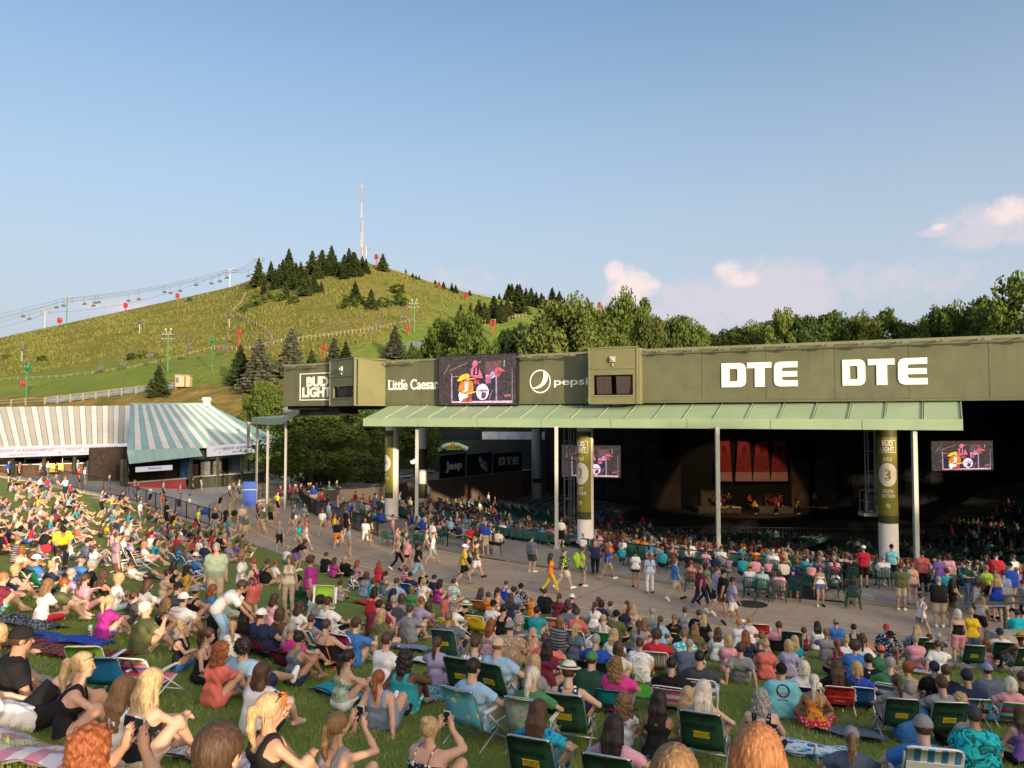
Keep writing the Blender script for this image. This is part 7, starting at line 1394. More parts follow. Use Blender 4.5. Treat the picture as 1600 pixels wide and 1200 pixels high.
def slab_between(mb, pts, w, th):
    """cloth strip of width w along pts (y,z), thickness th"""
    pts = [Vector((0, *p)) for p in pts]; n = len(pts); vs = []; 
    for i, p in enumerate(pts):
        t = (pts[min(i+1, n-1)]-pts[max(i-1, 0)]).normalized(); nn = Vector((0, -t.z, t.y))*th/2
        for k in range(5):
            x = w*(k/4-.5); s = -.018*math.cos(math.pi*(k/4-.5)); vs += [p+Vector((x, 0, 0))+nn+nn.normalized()*s*-1, p+Vector((x, 0, 0))-nn+nn.normalized()*s*-1]
    fs = []
    for i in range(n-1):
        for k in range(4):
            a = i*10+k*2; fs += [(a, a+10, a+12, a+2), (a+1, a+3, a+13, a+11)]
        fs += [(i*10, i*10+1, i*10+11, i*10+10), (i*10+8, i*10+18, i*10+19, i*10+9)]
    for i in (0, n-1): fs += [(i*10+k*2, i*10+k*2+2, i*10+k*2+3, i*10+k*2+1) for k in range(4)]
    mb.add(vs, fs)
def chair_meshes(kind):
    if kind in _chm: return _chm[kind]
    fm, tm, style, words = CHT[kind]; fm = fm(); out = []; W2 = .27; top = .86 if style != 'camp' else .78
    if style == 'sling': top = .98
    by, bz = -.24, .30; ty = by-(top-bz)*.42
    mb = MB(); r = .0125
    if style in ('lawn', 'pack', 'flap', 'sling'):
        c = .06; U = [(-W2, .24, .32), (-W2, by, bz), (-W2, ty+.42*c, top-c), (-W2+.02, ty+.15*c, top-c*.3), (-W2+c, ty, top), (W2-c, ty, top), (W2-.02, ty+.15*c, top-c*.3), (W2, ty+.42*c, top-c), (W2, by, bz), (W2, .24, .32)]; mb.tube(U, r, 8)
        for s in (-1, 1):
            mb.tube([(s*(W2+.02), -.46, .0), (s*(W2+.02), -.40, .06), (s*(W2+.02), .20, .34)], r, 7); mb.tube([(s*(W2+.03), .36, .0), (s*(W2+.03), .30, .06), (s*(W2+.03), -.18, .50)], r, 7); mb.tube([(s*(W2+.03), -.30, .44), (s*(W2+.03), -.26, .52), (s*(W2+.03), .20, .54)], r*.9, 6)
        mb.tube([(-W2-.02, -.46, .012), (W2+.02, -.46, .012)], r, 7); mb.tube([(-W2-.03, .36, .012), (W2+.03, .36, .012)], r, 7)
    else:
        for s in (-1, 1):
            mb.tube([(s*.31, -.42, 0), (s*.26, .30, .36), (s*.27, .30, .50)], r, 6); mb.tube([(s*.31, .32, 0), (s*.29, -.30, .34), (s*.29, ty, top)], r, 6); mb.tube([(s*.31, -.42, 0), (-s*.31, .32, .0)], r*.8, 6)
    out.append(('frame', mb.mesh('frame', tm, True)))
    w = 2*W2-(.01 if style != 'camp' else -.02); mb = MB(); slab_between(mb, [(by+.02, bz+.005), (by+.15, bz-.03), (.05, bz-.02), (.25, .325)], w, .012); out.append(('seat_fabric', mb.mesh('seat_fabric', fm, True)))
    mb = MB(); f = lambda t: (by+(ty-by)*t, bz+(top-bz)*t); pts = [f(.03), f(.25), f(.5), f(.75), f(.985 if style not in ('pinkstripe',) else .9)]
    if kind in ('pinkstripe', 'bluestripe', 'wave'): pts[-1] = f(.90)
    slab_between(mb, pts, w, .014); out.append(('back_fabric', mb.mesh('back_fabric', fm, True)))
    am = {'rental': M_WOODA}.get(kind, M_WTUBE if style != 'camp' else tm)
    if style != 'camp':
        for s in (-1, 1): mb = MB(); mb.box((s*(W2+.03), -.04, .553), (.045, .46, .022)); out.append(('armrest', mb.mesh('armrest', am)))
    # frame of the back: u to the right seen from behind, v up the back, w outwards (towards -y)
    v = Vector((0, ty-by, top-bz)).normalized(); Mb = frame_matrix((0, by, bz), (1, 0, 0), v)
    if (Mb.to_3x3() @ Vector((0, 0, 1))).y > 0: Mb = Mb @ Matrix.Diagonal((-1, 1, -1, 1))
    Lb = math.hypot(ty-by, top-bz); of = .032
    if kind == 'rental':
        mb = MB(); mb.box((0, Lb*.45, of), (.20, .095, .004), M=Mb); out.append(('sticker', mb.mesh('sticker', M_STICK)))
        me = text_mesh('CHAIR RENTALS\nPLEASE RETURN\nTO BOOTH', .030, .0006, M_INKB, depth=.0004, line=.95); me.transform(Mb @ Matrix.Translation((0, Lb*.45, of+.004))); out.append(('sticker>lettering', me))
        me = text_mesh('RENTAL', .115, .001, mat('marker_ink', (.004, .015, .010), .6), depth=.0004, xs=.95); me.transform(Mb @ Matrix.Translation((0, Lb*.66, of+.001))); out.append(('lettering', me))
        mb = MB(); mb.box((0, Lb*.9, of-.01), (.03, .12, .012), M=Mb); out.append(('strap', mb.mesh('strap', M_BLACK)))
    if style == 'pack':
        mb = MB(); mb.box((0, Lb*.34, of+.028), (.40, .22, .055), M=Mb); out.append(('pocket', mb.mesh('pocket', fm))); mb = MB(); mb.box((0, Lb*.5, of+.034), (.42, .07, .06), M=Mb); out.append(('pocket_flap', mb.mesh('pocket_flap', M_BLACK if kind in ('lime', 'rainbow') else fm)))
        for s in (-1, 1): mb = MB(); mb.tube([Mb @ Vector((s*.05, Lb*.95, of)), Mb @ Vector((s*.11, Lb*.8, of+.05)), Mb @ Vector((s*.12, Lb*.58, of+.02))], .012, 5); out.append(('strap', mb.mesh('strap', M_BLACK)))
        if kind == 'navy': mb = MB(); mb.box((-.05, Lb*.62, of+.01), (.16, .14, .006), M=Mb); out.append(('tag', mb.mesh('tag', M_WHITE)))
        if kind == 'redpack':
            me = text_mesh('Caribbean', .05, .001, M_WHITE, depth=.0004); me.transform(Mb @ Matrix.Translation((0, Lb*.36, of+.058))); out.append(('lettering', me))
    if style == 'flap':
        mb = MB(); mb.add([Mb @ Vector(p) for p in ((-.2, Lb*.95, of), (.2, Lb*.95, of), (.22, Lb*.66, of+.02), (0, Lb*.92, of+.03), (-.22, Lb*.66, of+.02))], [(0, 4, 3), (3, 2, 1), (0, 3, 1)]); out.append(('head_pillow', mb.mesh('head_pillow', fm)))
    if style == 'sling': mb = MB(); mb.box((0, Lb*.42, of-.004), (w-.02, Lb*.72, .012), M=Mb); out.append(('sling_panel', mb.mesh('sling_panel', mat('sling_white', (.72, .71, .68), .8))))
    _chm[kind] = out; return out
CHAIRS = []
def chair(kind, x, y, yaw, s=1., z=None, px=0, py=0, who=None):
    t = thing('lawn_chair', '', 'lawn chair', (x, y, float(zg(x, y)) if z is None else z), yaw, 'lawn chairs on the grass'); t.scale = (s,)*3; last = None; byname = {}
    for nm, me in chair_meshes(kind):
        if '>' in nm: a, b = nm.split('>'); obj(b, me, byname[a])
        else: byname[nm] = obj(nm, me, t)
    CHAIRS.append(dict(o=t, kind=kind, px=px, py=py, who=who)); return t
# blankets
def blanket(px, py, w, d, rot, m, label):
    g = hit(px, py); n, k = 12, 9; mb = MB(); r = random.Random(int(px*7+py)); vs = []; a = math.atan2(STAGE.y-g.y, STAGE.x-g.x)-math.pi/2+R(rot); ca, sa = math.cos(a), math.sin(a)
    for lay in (0, 1):
        for i in range(n):
            for j in range(k):
                u, v = (i/(n-1)-.5)*w, (j/(k-1)-.5)*d; u += r.uniform(-.03, .03); v += r.uniform(-.03, .03); x, y = g.x+u*ca-v*sa, g.y+u*sa+v*ca; vs.append((x, y, float(zg(x, y))+.045+(.022*math.sin(u*7+v*3)+.018*math.sin(v*11)+.012)*(1)-.02*lay))
    o = n*k; fs = []
    for i in range(n-1):
        for j in range(k-1): q = i*k+j; fs += [(q, q+k, q+k+1, q+1), (o+q, o+q+1, o+q+k+1, o+q+k)]
    mb.add(vs, fs); tag(mb.build('blanket', m, None, True), label, 'blanket', 'blankets on the lawn')
for a in ((95, 1018, 2.2, 1.1, 10, fabric('redplaid', [(.18, .02, .03), (.05, .02, .02), (.30, .05, .06)], 0, .16), 'dark red plaid blanket beside the lime green backpack chair'), (108, 1002, 1.4, .9, 20, clothm('royal'), 'crumpled royal blue blanket behind the white can on the grass'), (40, 975, 1.6, .9, 0, clothm('navy+floral~gray'), 'dark patterned blanket under the aqua shorts at the far left'), (650, 1078, 1.8, .9, -25, fabric('tealdots', [(.05, .22, .25), (.6, .68, .66)], per=22, kind='dot'), 'teal and white patterned blanket under the turquoise tank top'), (880, 1000, 2.0, 1.1, -5, clothm('white'), 'white blanket under the grey shawl'), (830, 1060, 1.2, .8, 15, clothm('gray+floral~white'), 'grey and white patterned blanket beyond the grey haired ponytail'), (1010, 1085, 1.5, 1.1, 5, mat('green_fleece', (.10, .48, .03), .9, var=.2, scale=30, bump=.6), 'vivid green fluffy blanket left of the pink striped chair'), (1245, 1172, 1.5, .9, 8, fabric('seablanket', [(.62, .68, .72), (.04, .10, .25), (.15, .45, .60)], per=6, kind='dot'), 'white and blue sea patterned blanket beside the black floral top'), (1395, 1100, 1.2, .7, 0, clothm('pink'), 'folded pink blanket right of the red backpack chair'), (1440, 1052, 1.2, .8, 10, fabric('bluewhite', [(.7, .7, .7), (.03, .06, .22)], per=14, kind='dot'), 'navy and white patterned blanket beyond the rainbow backpack chair'), (1330, 1148, 1.0, .8, -20, clothm('slate'), 'crumpled dark grey blanket right of the tropical dress'), (1555, 1125, 1.4, .8, 0, clothm('turquoise+tie~aqua'), 'bright turquoise towel left of the purple tank top'), (1590, 1172, 1.4, 1.0, 0, clothm('navy'), 'dark blue blanket under the purple tank top'), (620, 985, 2.2, .9, -18, fabric('pinkwhite', [(.75, .74, .73), (.45, .04, .2), (.75, .74, .73), (.1, .35, .5)], 0, .5), 'white pink and blue blanket under the pale strapless back'), (585, 946, 1.6, .8, -15, clothm('red'), 'red blanket under the red tank top by the walkway'), (640, 1014, .9, .6, 0, clothm('dustyblue'), 'small blue mat in front of the stretched out shoes'), (700, 1042, 1.5, .7, 0, clothm('white+floral~black'), 'white and black patterned towel under the person lying down'), (560, 1090, 1.6, .8, -10, clothm('navy+stripe~teal'), 'dark blue striped blanket behind the raised plastic cup'), (55, 812, 2.0, .7, 0, clothm('purple'), 'purple blanket high on the left lawn'), (122, 795, 1.6, .6, 0, clothm('aqua'), 'pale aqua towel high on the left lawn below the fence'), (30, 836, 1.6, .7, 0, clothm('cream'), 'cream blanket on the left lawn edge'), (45, 848, 1.6, .8, 0, clothm('blue'), 'blue blanket beside the bent neon yellow tee'), (245, 902, 2.2, .7, 0, clothm('cream'), 'long cream towel on the left lawn'), (1155, 1025, 1.6, .8, 0, fabric('redpattern', [(.5, .06, .1), (.65, .6, .6)], per=22, kind='dot'), 'red and white patterned blanket under the leaning grey tee'), (1010, 1020, 2.0, .8, 0, clothm('purple'), 'purple blanket under the dotted dress'), (290, 1178, 1.7, 1.0, 5, fabric('pinkstripeb', [(.7, .68, .68), (.6, .35, .42)], 0, .12), 'pink and white striped blanket under the girl with the crop top'), (70, 1178, 1.9, 1.0, 5, fabric('pinkwhite2', [(.7, .65, .65), (.6, .25, .32)], 0, .3), 'pink and white blanket at the lower left corner')):
    blanket(*a)
# ================================================================== WHO SITS AND STANDS WHERE (head centre in the photograph's pixels)
DB = '''
44 1005 x M 25 ss Tblack Scharcoal hat=cap.black sk=t D=8
140 1072 k f 40 py Kblack Solive sun D=7
205 1100 k c 5 ll Twhite Sgray D=7
246 1092 k f 5 ly Ublack Sbeige D=6.6
143 1172 p F 10 Cr Twhite Snavy
343 1180 s c 0 sb Tgray Sgray
8 962 e f 25 ly Tolive Jgray D=9.2
102 914 k M 30 sr Tolive Skhaki
76 915 x f 0 ll Twhite Sred
6 905 k M 20 so Tmaroon Steal+leaf~aqua
25 890 d F 20 jy Knavy Scharcoal
134 905 e f 10 pb Tpink Jpink
163 898 c f 15 Cb Kblack Sgray ch=black sk=t
187 906 x f 20 cy Twhite+floral~pink Jlightblue
112 897 k m 20 sg Tlavender Sgray
145 884 x m 15 cg Tblack Sgray
128 876 x m 0 sg Tblue Sblue hat=fedora.charcoal
82 886 k f 10 by Tnavy Snavy sun ch=green
57 873 c M 10 sb Tblue Sgray hat=cap.white ch=lime
35 860 k f 10 jr Tpeach Sblack hat=cap.cream
92 862 x f 15 bd Kwhite Jdenim sk=d
150 856 k f 0 pb Twhite Jdenim
138 846 e m 0 sd Tslate Snavy
184 838 s m 30 ns Tmauve Sbrown
172 941 k f 5 py Tmagenta Spurple
210 934 x c 15 sb Tcharcoal Sblack
228 952 d M 25 sw Tolive Skhaki
260 945 k f 25 ll Kblack Sgray
287 938 k M 10 sb Twhite Sgray hat=cap.white
232 915 k f 15 lb Swhite Jnavy
279 920 x m 20 sb Tcharcoal Sblack hat=cap.black
307 925 k m 0 sd Kblack Sblack hat=backcap.gray
345 946 e M 10 sd Tblack Sblack hat=cap.black
333 922 x f 30 lr Tblue Jdenim
379 921 l m 50 sb Twhite Jlightblue
355 936 e m 15 sg Tsage Sgray
384 962 x f 0 ld Tblack Sblack
363 981 x c -40 py Twhite Sgray
287 982 e f 60 by Kblack Jblue sun
326 994 x f 75 pb Cblack Sblack
346 1020 k f 5 Cr Tcoral Scoral
380 1010 b M 0 cd Tlightblue Snavy
263 898 k m 25 sd Kbeige Sblack
273 882 k f 0 ld Kblack Sblack
293 889 e f 15 ld Tmustard Jdenim
338 856 s M C sg Tsage Jbeige
379 868 s f R jl Twhite+floral~lime Jblack sun
396 878 h f -95 sr Kmaroon+floral~red Dcoral sun
205 880 r m 40 sb Twhite Scharcoal
411 1052 d F 15 lb Twhite Snavy
428 1100 d f 25 py Kblack Sdenim sun D=5.8
533 1112 p f 10 pl Kgray Swhite D=6.4
592 1058 b F -5 pr Kdustyblue Sdenim
672 1142 p F 15 by Cnavy+floral~white Sdenim
634 1030 e F 10 Cd Kteal Sturquoise+leaf~white sk=d
545 1030 k f 20 pd Csage+floral~black Swhite
468 1000 k f 5 bd Kslate Snavy sk=t
510 976 c F 0 sb Cblack Sblack ch=mesh
557 976 e m 10 sb Tblue Skhaki
409 960 c M 10 sb Tnavy Sblack hat=cap.white ch=maroon
456 982 c f 5 pg Thotpink Sgray ch=maroon sun
487 968 c c 0 kb Tgray Sblack ch=blue
438 958 c f 0 jb Tbrown Sgray ch=blue
469 949 k f 10 lb Twhite Swhite
430 936 k f 15 lb Tpink+floral~white Swhite
501 940 x m 0 cd Tgray Sblack
513 940 c m 5 sb Twhite Sblack ch=deepblue
494 928 k f 0 lr Twhite Sgray
452 874 s f C jl Kcream Jbeige
486 876 s F R cb Tmagenta Jkhaki sun
418 880 x M 0 kb Kblack Skhaki sk=t
431 881 x f 0 sr Twhite Swhite
450 856 x m 10 sg Twhite+plaid~dustyblue Sdenim
477 849 l f 60 lb Tblack Spurple
466 905 c m 0 sd Tdarkgreen Sblack hat=cap.black ch=green
532 912 e c -10 sb Tgray+floral~red Sdenim
523 876 x f 5 lb Tmagenta Sblack
539 873 c F 0 jy Tblack Jblack ch=black
559 880 x f 10 lr Tmauve Sblack
593 882 x f 0 lr Tred Sblack
510 868 k m -5 sb Tblack Swhite
551 898 x c -10 sd Tnavy+leaf~white Snavy
573 900 x f 0 jb Tdustyblue Sblue
584 911 x c 5 sb Tturquoise Sblue
603 898 k f 20 pd Kslate Sblue
586 924 x F 0 ld Kred Snavy
615 927 x f 10 ld Kroyal Sblack
620 910 k m 5 sb Tlightblue Sblue
628 936 x f 5 jb Tgray Sgray
644 922 x f 0 jl Tgreen Sblack
608 950 b f -5 bd Ublack Sblack sk=p
641 954 e F 10 bb Tgray Snavy
659 941 k m 20 kr Tlavender Sbeige
641 898 c m 0 sb Tnavy Snavy hat=cap.navy ch=deepblue
662 896 x m 10 kg Tblack Sblack
663 909 k f 5 py Twhite+dots~beige Sgray
636 892 x m 0 kb Tmaroon+stripe~pink Sgray
688 911 k f 15 ld Kmagenta Jnavy
679 904 k m 10 sb Tnavy Sgray hat=backcap.navy
670 948 x c 0 jb Tbrown Sblack
709 910 x m 0 sb Twhite+plaid~teal Skhaki
708 946 c f 0 jg Twhite Sgray hat=straw.gray ch=yellow
728 948 x m 5 sd Tblack Sdenim hat=straw.cream
701 964 c M 0 kl Tslate Snavy ch=rental
743 1005 c m 5 kb Twhite+plaid~black Sgray ch=rental
768 977 x f 15 lr Kpink+floral~white Sblue
771 946 x m 10 sb Twhite+floral~red Sblue hat=cap.black
788 953 x m 0 sd Kblack Sblack
797 982 x M 0 sb Ttan+floral~brown Skhaki hat=backcap.gray
833 990 a f 5 py Kpeach Sbeige
811 971 c m 0 cg Tslate Sgray ch=blue
778 1008 c M 5 kr Tlightblue Sgray hat=cap.beige ch=rental
740 1042 c m 15 sd Tlightblue Skhaki ch=polka
836 1038 x f 5 ly Tgray Sbeige
833 1055 c f 5 pw Tgreen Sgray ch=floral
842 1108 c f 0 lb Troyal+tie~turquoise Sgray ch=rental
889 1048 c m -5 sb Knavy+floral~white Snavy hat=fedora.cream ch=rental
925 1033 x M 5 sb Tdarkgreen Skhaki hat=cap.green
931 999 c m 0 kg Troyal Sgray ch=black
943 966 c f 0 sy Kwhite+floral~black Sblack ch=green
962 1037 c F 0 Cl Thotpink Sgray ch=teal
967 1014 k f 15 jb Tcream Jdenim
976 1100 k c 0 Cl Twhite Spink
960 1132 c f 5 ld Tlavender+tie~pink Sgray ch=rental
876 971 x F 15 jl Tcharcoal+stripe~gray Sblack
752 923 c f 0 lb Tgray Sblack ch=orange
763 930 c c 0 sb Torange Sorange
778 924 x f 5 pd Kpeach Sblack
791 912 x m 10 kb Kroyal Sblue
803 924 x m 0 sb Tdustyblue Snavy hat=fedora.charcoal
814 918 x m 5 sd Tblack+leaf~gray Sblack hat=cap.black
852 926 x M 0 kb Tblack Jdenim
874 934 x f 5 pb Tmaroon Sblack
894 935 x m 20 sb Tnavy Sblue hat=cap.white
887 944 x f 0 jb Tblack Sblack
832 938 x c 5 so Torange Sgray
930 947 x f 0 pb Twhite Jdenim
940 944 x f 5 jd Tnavy Sblack
954 946 x f 30 sb Tgray Sgray sun
980 945 x f 0 lb Tmaroon Sblack
990 952 k f 0 ly Kbeige Sbeige sk=p
963 962 x m 0 kd Tolive Sblack hat=backcap.black
1007 975 k f 20 ll Kblack Sblack
1032 970 x f 5 pb Tlightblue Sgray
1054 967 x f 0 pl Tblack Jblack
1070 956 x f 5 bb Tgray Sblack
1092 960 x M 0 kb Tblack Sgray
1086 984 x f 0 ll Tolive Sblack
1026 991 c m 0 cb Tred Sgray ch=vstripe
1122 989 x f 0 lb Twhite Jlightblue
1069 993 k m -5 kl Tturquoise+leaf~white Sgray
1077 1007 e M 5 ng Tslate Skhaki
1000 1008 k F 10 bb Twhite+floral~maroon Sblack
1155 975 x f 0 so Twhite Sgray
1172 971 x f 10 so Twhite+floral~pink Sgray
1165 994 x f 0 lr Tnavy Sblack
1217 977 c m 0 sb Tpink Sgray ch=black
1256 987 k c -10 sb Kmaroon Sblack
1277 978 x f 0 ld Twhite Sgray
1291 990 e m 5 sl Tgray Sgray
1232 1009 x f 0 jy Tlavender Sblack
1190 996 x f 0 bl Kcharcoal Sblack
1157 1012 b m 0 sb Tgray Skhaki
1196 1009 x f 0 by Tcoral Jblack
1221 1050 x M 0 sd Taqua Skhaki hat=cap.black
1272 1067 x f 5 pw Corange+leaf~olive Dred+floral~orange sk=t
1250 1042 c f 0 jw Twhite Sgray ch=navy D=13.8
1100 1076 c f 0 lw Kgray Sgray ch=rental
1075 1087 k c 5 ly Tsage Sgray
1030 1096 x f 0 ld Kblack Jdenim sk=t
1189 1094 x F 0 Cg Kblack+floral~pink Sblack
1046 1052 c m 0 kd Tblack Sblack ch=pinkstripe D=12.6
1089 1037 c m 0 kd Tcharcoal Sblack ch=bluestripe D=13.4
1185 1186 s c 0 jo Tgray Sgray
1055 1216 s c 0 jl Twhite Sgray
1300 1043 c f 0 lb Tblack Sblack ch=redpack D=14
1306 973 x m -5 sb Tblue Sgray hat=cap.gray
1334 981 x m 5 kd Knavy Sblack
1322 1002 x f 0 by Twhite Sgray
1308 1008 x f 0 pr Kmaroon Sblack
1336 1012 x m 5 cb Tblue Sblack
1350 1003 x f 15 pb Twhite Sgray
1331 1039 c f 0 jy Troyal Sblack ch=deepblue D=14.2
1357 1033 x M 5 kd Tblack Sblack
1377 1018 x f 10 sb Tgreen Sgray hat=cap.coral
1383 1033 c m 5 sg Tgreen Sgray ch=bluestripe D=14.6
1398 1020 x f -15 pl Tolive+dots~cream Sblack
1391 995 x m 0 sb Tnavy+floral~white Sblack hat=fedora.black
1385 982 x m 5 so Tnavy+floral~white Sblack hat=cap.red
1432 983 c f 0 ly Tdustyblue Sblue ch=rental
1452 997 c c 5 sb Tred Sgray ch=rental
1467 995 c c 0 sw Tgray Sgray
1496 958 s f 0 jw Cblack Spink sk=p
1517 957 s f 5 by Tyellow Sdenim
1562 989 c m 5 sb Twhite Sgray hat=cap.navy ch=rental
1594 996 c m -10 sd Ktan Sgray hat=straw.mustard ch=rental sk=d
1541 1006 k f 5 lr Upink Sgray
1567 1032 c f -5 jw Tpink Sgray ch=rainbowh D=13.8
1542 1049 x M -15 sb Tslate Sblack hat=cap.dustyblue
1478 1051 x m 5 sb Tblack Sblack
1500 1046 c m 0 sd Tnavy Sgray ch=rainbow hat=cap.navy D=13.6
1460 1046 x m 0 sb Tblack Sblack hat=backcap.navy
1471 1067 c m -5 sb Tgray Sgray ch=rental
1500 1098 x F -10 cy Kgray Sblack sk=t
1422 1081 k M 0 sg Tblue Sblack
1401 1064 c f -5 pb Tgray Sgray ch=rental
1419 1046 k f 5 cr Cbeige Sgray
1442 1135 c m 0 sb Tblue Sgray hat=cap.gray ch=whiteblue
1522 1122 x M 0 sb Tturquoise+tie~black Sgray hat=cap.charcoal
1594 1117 x f -10 lb Kpurple Sblack
1330 1150 c f 0 pl Tslate Sgray hat=cap.gray ch=deepblue
1597 1062 x m 0 kb Tblack Sblack
1440 932 w f R sb Kwhite Bgray
1466 906 s M 0 kg Tblack Sbeige
1489 909 h f 60 ld Kblack Bolive
1407 886 s m 10 kb Tolive Sbeige
1425 889 s f 0 sr Tpink+tie~yellow Bdenim
1441 870 s m 5 sd Tcoral Jblack sk=t
1467 877 s m -10 sb Tpurple Sroyal
1482 875 s F 0 jb Tpink+floral~white Sgray
1479 893 s m 0 sb Tteal Jblack
1514 886 h m C nd Tdarkgreen Jdenim
1541 894 s f 0 so Tlime Sgray
1556 874 h M 10 kg Tred Sblack hat=backcap.black
1557 902 s f 0 ly Uroyal Droyal
1567 896 s m 0 kb Tdustyblue Sdenim
1577 890 s M -10 kg Troyal Skhaki hat=cap.black
1583 876 s m -30 kb Twhite Sgray
1537 912 l F -70 jl Tblack Swhite
1535 938 l f 30 ll Kgray Sblack
1526 910 s c 0 jb Kwhite Swhite
1598 912 s m L sb Tgray Sblack
1589 958 x M 0 sb Tturquoise Sblue
1056 877 w m R kl Tblue Sbeige
1095 888 w F R sl Tmaroon Jnavy
1103 884 w f R jd Tgreen+floral~yellow Jblack
1120 890 w m R kb Tlavender Snavy
1131 895 w M R kb Tblack Sbrown hat=cap.black
1145 907 w m R sd Tlavender Swhite sk=t
993 864 s f 0 bd Twhite Bnavy sk=t
1015 868 s f -20 pr Tlightblue+floral~white Jwhite
1281 888 s f C jb Cwhite Bdenim
831 841 s M 15 kb Tslate Scharcoal
861 869 w f R ld Torange Jyellow sk=t
882 861 w M R kb Tnavy+leaf~lime Scream hat=cap.olive
910 859 s f R bb Tlime Bdenim sun
930 849 s F -30 jy Tnavy Jblack
950 855 w f R lr Troyal Skhaki
623 840 w f R by Kbeige Jblack
637 843 w F R bb Tpink Bblack
654 853 w F R pd Tblack Jlightblue
667 828 w m R kb Tkhaki Jgray
677 835 w f R bb Twhite Dmint
676 816 s m 10 kb Twhite Swhite hat=cap.white
726 855 w m R sb Tyellow Sblack hat=cap.white
745 850 w m R sd Tolive Swhite
731 845 w m R kb Tgray Sblack
742 842 w f R ll Korange Sblack sun
759 822 s m C kg Troyal Skhaki
403 789 s f 40 lb Tmaroon Bnavy
413 789 s f 20 ly Kwhite Bolive
423 786 s m -20 kl Tolive Sblack
434 770 s m 0 sb Tneon Jblack hat=cap.neon
461 790 w m C sb Tslate Swhite
476 789 w f C lb Kgray Jgray
469 818 w m R kb Tturquoise Skhaki
480 819 w f R ly Twhite Dwhite
504 797 w m A sr Twhite+plaid~tan Skhaki
514 785 s m 10 sb Tlightblue Sgray
523 804 s f 10 lb Tyellow Jdenim
541 797 s m 0 kb Tblack Jblack
547 786 s m 60 kb Troyal Skhaki
528 815 w M C kr Tblack Sorange sun
571 812 w m C kd Twhite Swhite+plaid~black sk=t
577 802 s M 0 sd Tblack Sbrown
490 763 s M C kb Troyal Sbeige
315 741 s f 0 bb Ublack Jwhite
302 747 s m 0 sb Tbrown+plaid~black Sblack
344 766 s f L bg Tgray Bblack
359 755 s m R sd Twhite Sblack sk=t
365 756 s f 0 pr Tred Sgray
374 751 s m 0 sb Tlightblue Snavy
336 796 s f C ly Ublack Bgray
353 793 s f C lr Kblack Bblack
366 793 s f C lb Kblack Bolive
379 790 s M C nl Tbeige+leaf~sage Sslate
384 806 s f C bb Tolive Bkhaki
357 807 s f 20 sb Tteal Jdenim hat=cap.royal
311 795 s m R sb Tneon Jblack hat=cap.neon
297 775 s m R sb Twhite+plaid~lightblue Sbeige hat=cap.white
280 768 s m 60 sb Tgray Snavy hat=fedora.beige
261 784 h m R sd Tblack Jblack
220 783 s m R kd Twhite Jdenim
211 752 s m R sl Tgray Jdenim
216 756 s f R lr Kmaroon Bwhite
102 746 h m L kr Twhite+leaf~gray Snavy
160 768 h m R kb Tgray Sblack
176 775 h f R bb Kyellow Bdenim
282 755 s f 0 bb Tpink Jblack
256 752 s m 0 sl Taqua Sblack
235 760 s f L jr Twhite Jblack hat=straw.beige
253 772 s f R sb Tcoral Sgray
234 792 x m 20 sd Tolive Sblack
246 797 k f 10 jb Tpeach Sbeige
276 808 k f 20 sb Tyellow+floral~olive Sblue hat=cap.maroon
264 821 x f 10 ld Thotpink Sblack
271 826 c m 10 sb Tgray Sgray ch=black
283 826 x f 5 sb Twhite Sblack
299 826 e m 20 sd Tblack Jblack
314 826 x f 15 lb Twhite Sgray
325 826 x m 20 kb Tcharcoal Sblack
345 836 x m 0 sd Tblack Sblack
352 837 x f 10 ly Tpeach+floral~white Sgray
336 841 x f 20 bb Tmaroon Sblack
322 851 x M 10 sg Tnavy Sblue
371 848 e f 25 sd Tpurple Sblack
359 851 x m 10 ng Tgray Sgray
214 826 x f 10 cb Tgray+leaf~white Sgray
201 822 x f 10 jl Twhite Sgray
195 840 x m 15 nr Twhite Sblack
207 846 x f 20 bd Tlavender Sblack sk=t
226 850 c f 15 jo Twhite Spink ch=awn
262 851 x c 10 sl Kcharcoal Sgray
278 852 c f 5 lb Tblue Sgray ch=wave
294 856 c f 15 ll Tgray Jdenim ch=wave
306 868 c m 20 sb Tblue Jdenim ch=awn hat=cap.white
18 752 k f 20 ld Kblack Sblack
28 751 k f 30 bb Kblack Sblack
41 754 k f 20 bb Kmaroon Sgray
50 764 k f 20 sd Tgray Sgray
29 767 k f 20 ll Kbeige Jgray
59 760 x m 20 sd Kpink Sgray
67 769 x m 20 sb Tlavender Sgray hat=cap.dustyblue
79 763 e m 20 kr Tpink Sgray
96 771 x f 15 bg Tbeige Snavy
110 776 x m 15 sd Tlightblue Sblack
117 777 e f 20 sd Tnavy Swhite
63 776 k f 20 ld Tyellow Sgray
65 793 k f 25 jy Kwhite Spink
51 794 k m 10 sd Tnavy Sblack
33 809 k F 25 lb Kpeach Jblack
15 787 x m 15 sd Tgray Sgray
6 783 x f 10 sd Tcharcoal Sgray
27 797 x f 20 jg Tcream Sgray
91 799 k M 15 nr Tmaroon Sblack
103 796 x f 25 bb Tbrown Sblack
105 806 k m 15 sd Tblack Sgray
82 810 x f 15 ly Tteal Sgray
122 820 c m 15 nr Tcoral Skhaki ch=rental
99 828 l M 110 sd Tneon Jblack hat=cap.black
71 826 x f 10 ld Tgray+tie~lavender Sgray
4 832 x m 15 sd Tblack Sblack sk=t
29 844 x f 10 bl Tcharcoal+stripe~gray Sblack
54 853 x f 10 cd Tbrown Sblack sk=t
162 817 x f 15 sd Kbrown Sblack sun
169 818 x f 5 bd Tmustard Sgray
191 780 c f 20 bb Kbrown Sblack ch=black
182 782 x f 20 sb Tmaroon Sblack
206 812 e f 20 bd Tcream Sgray
14 722 s M 0 sb Troyal Sblack
31 724 s f 0 sb Tcoral Sblack
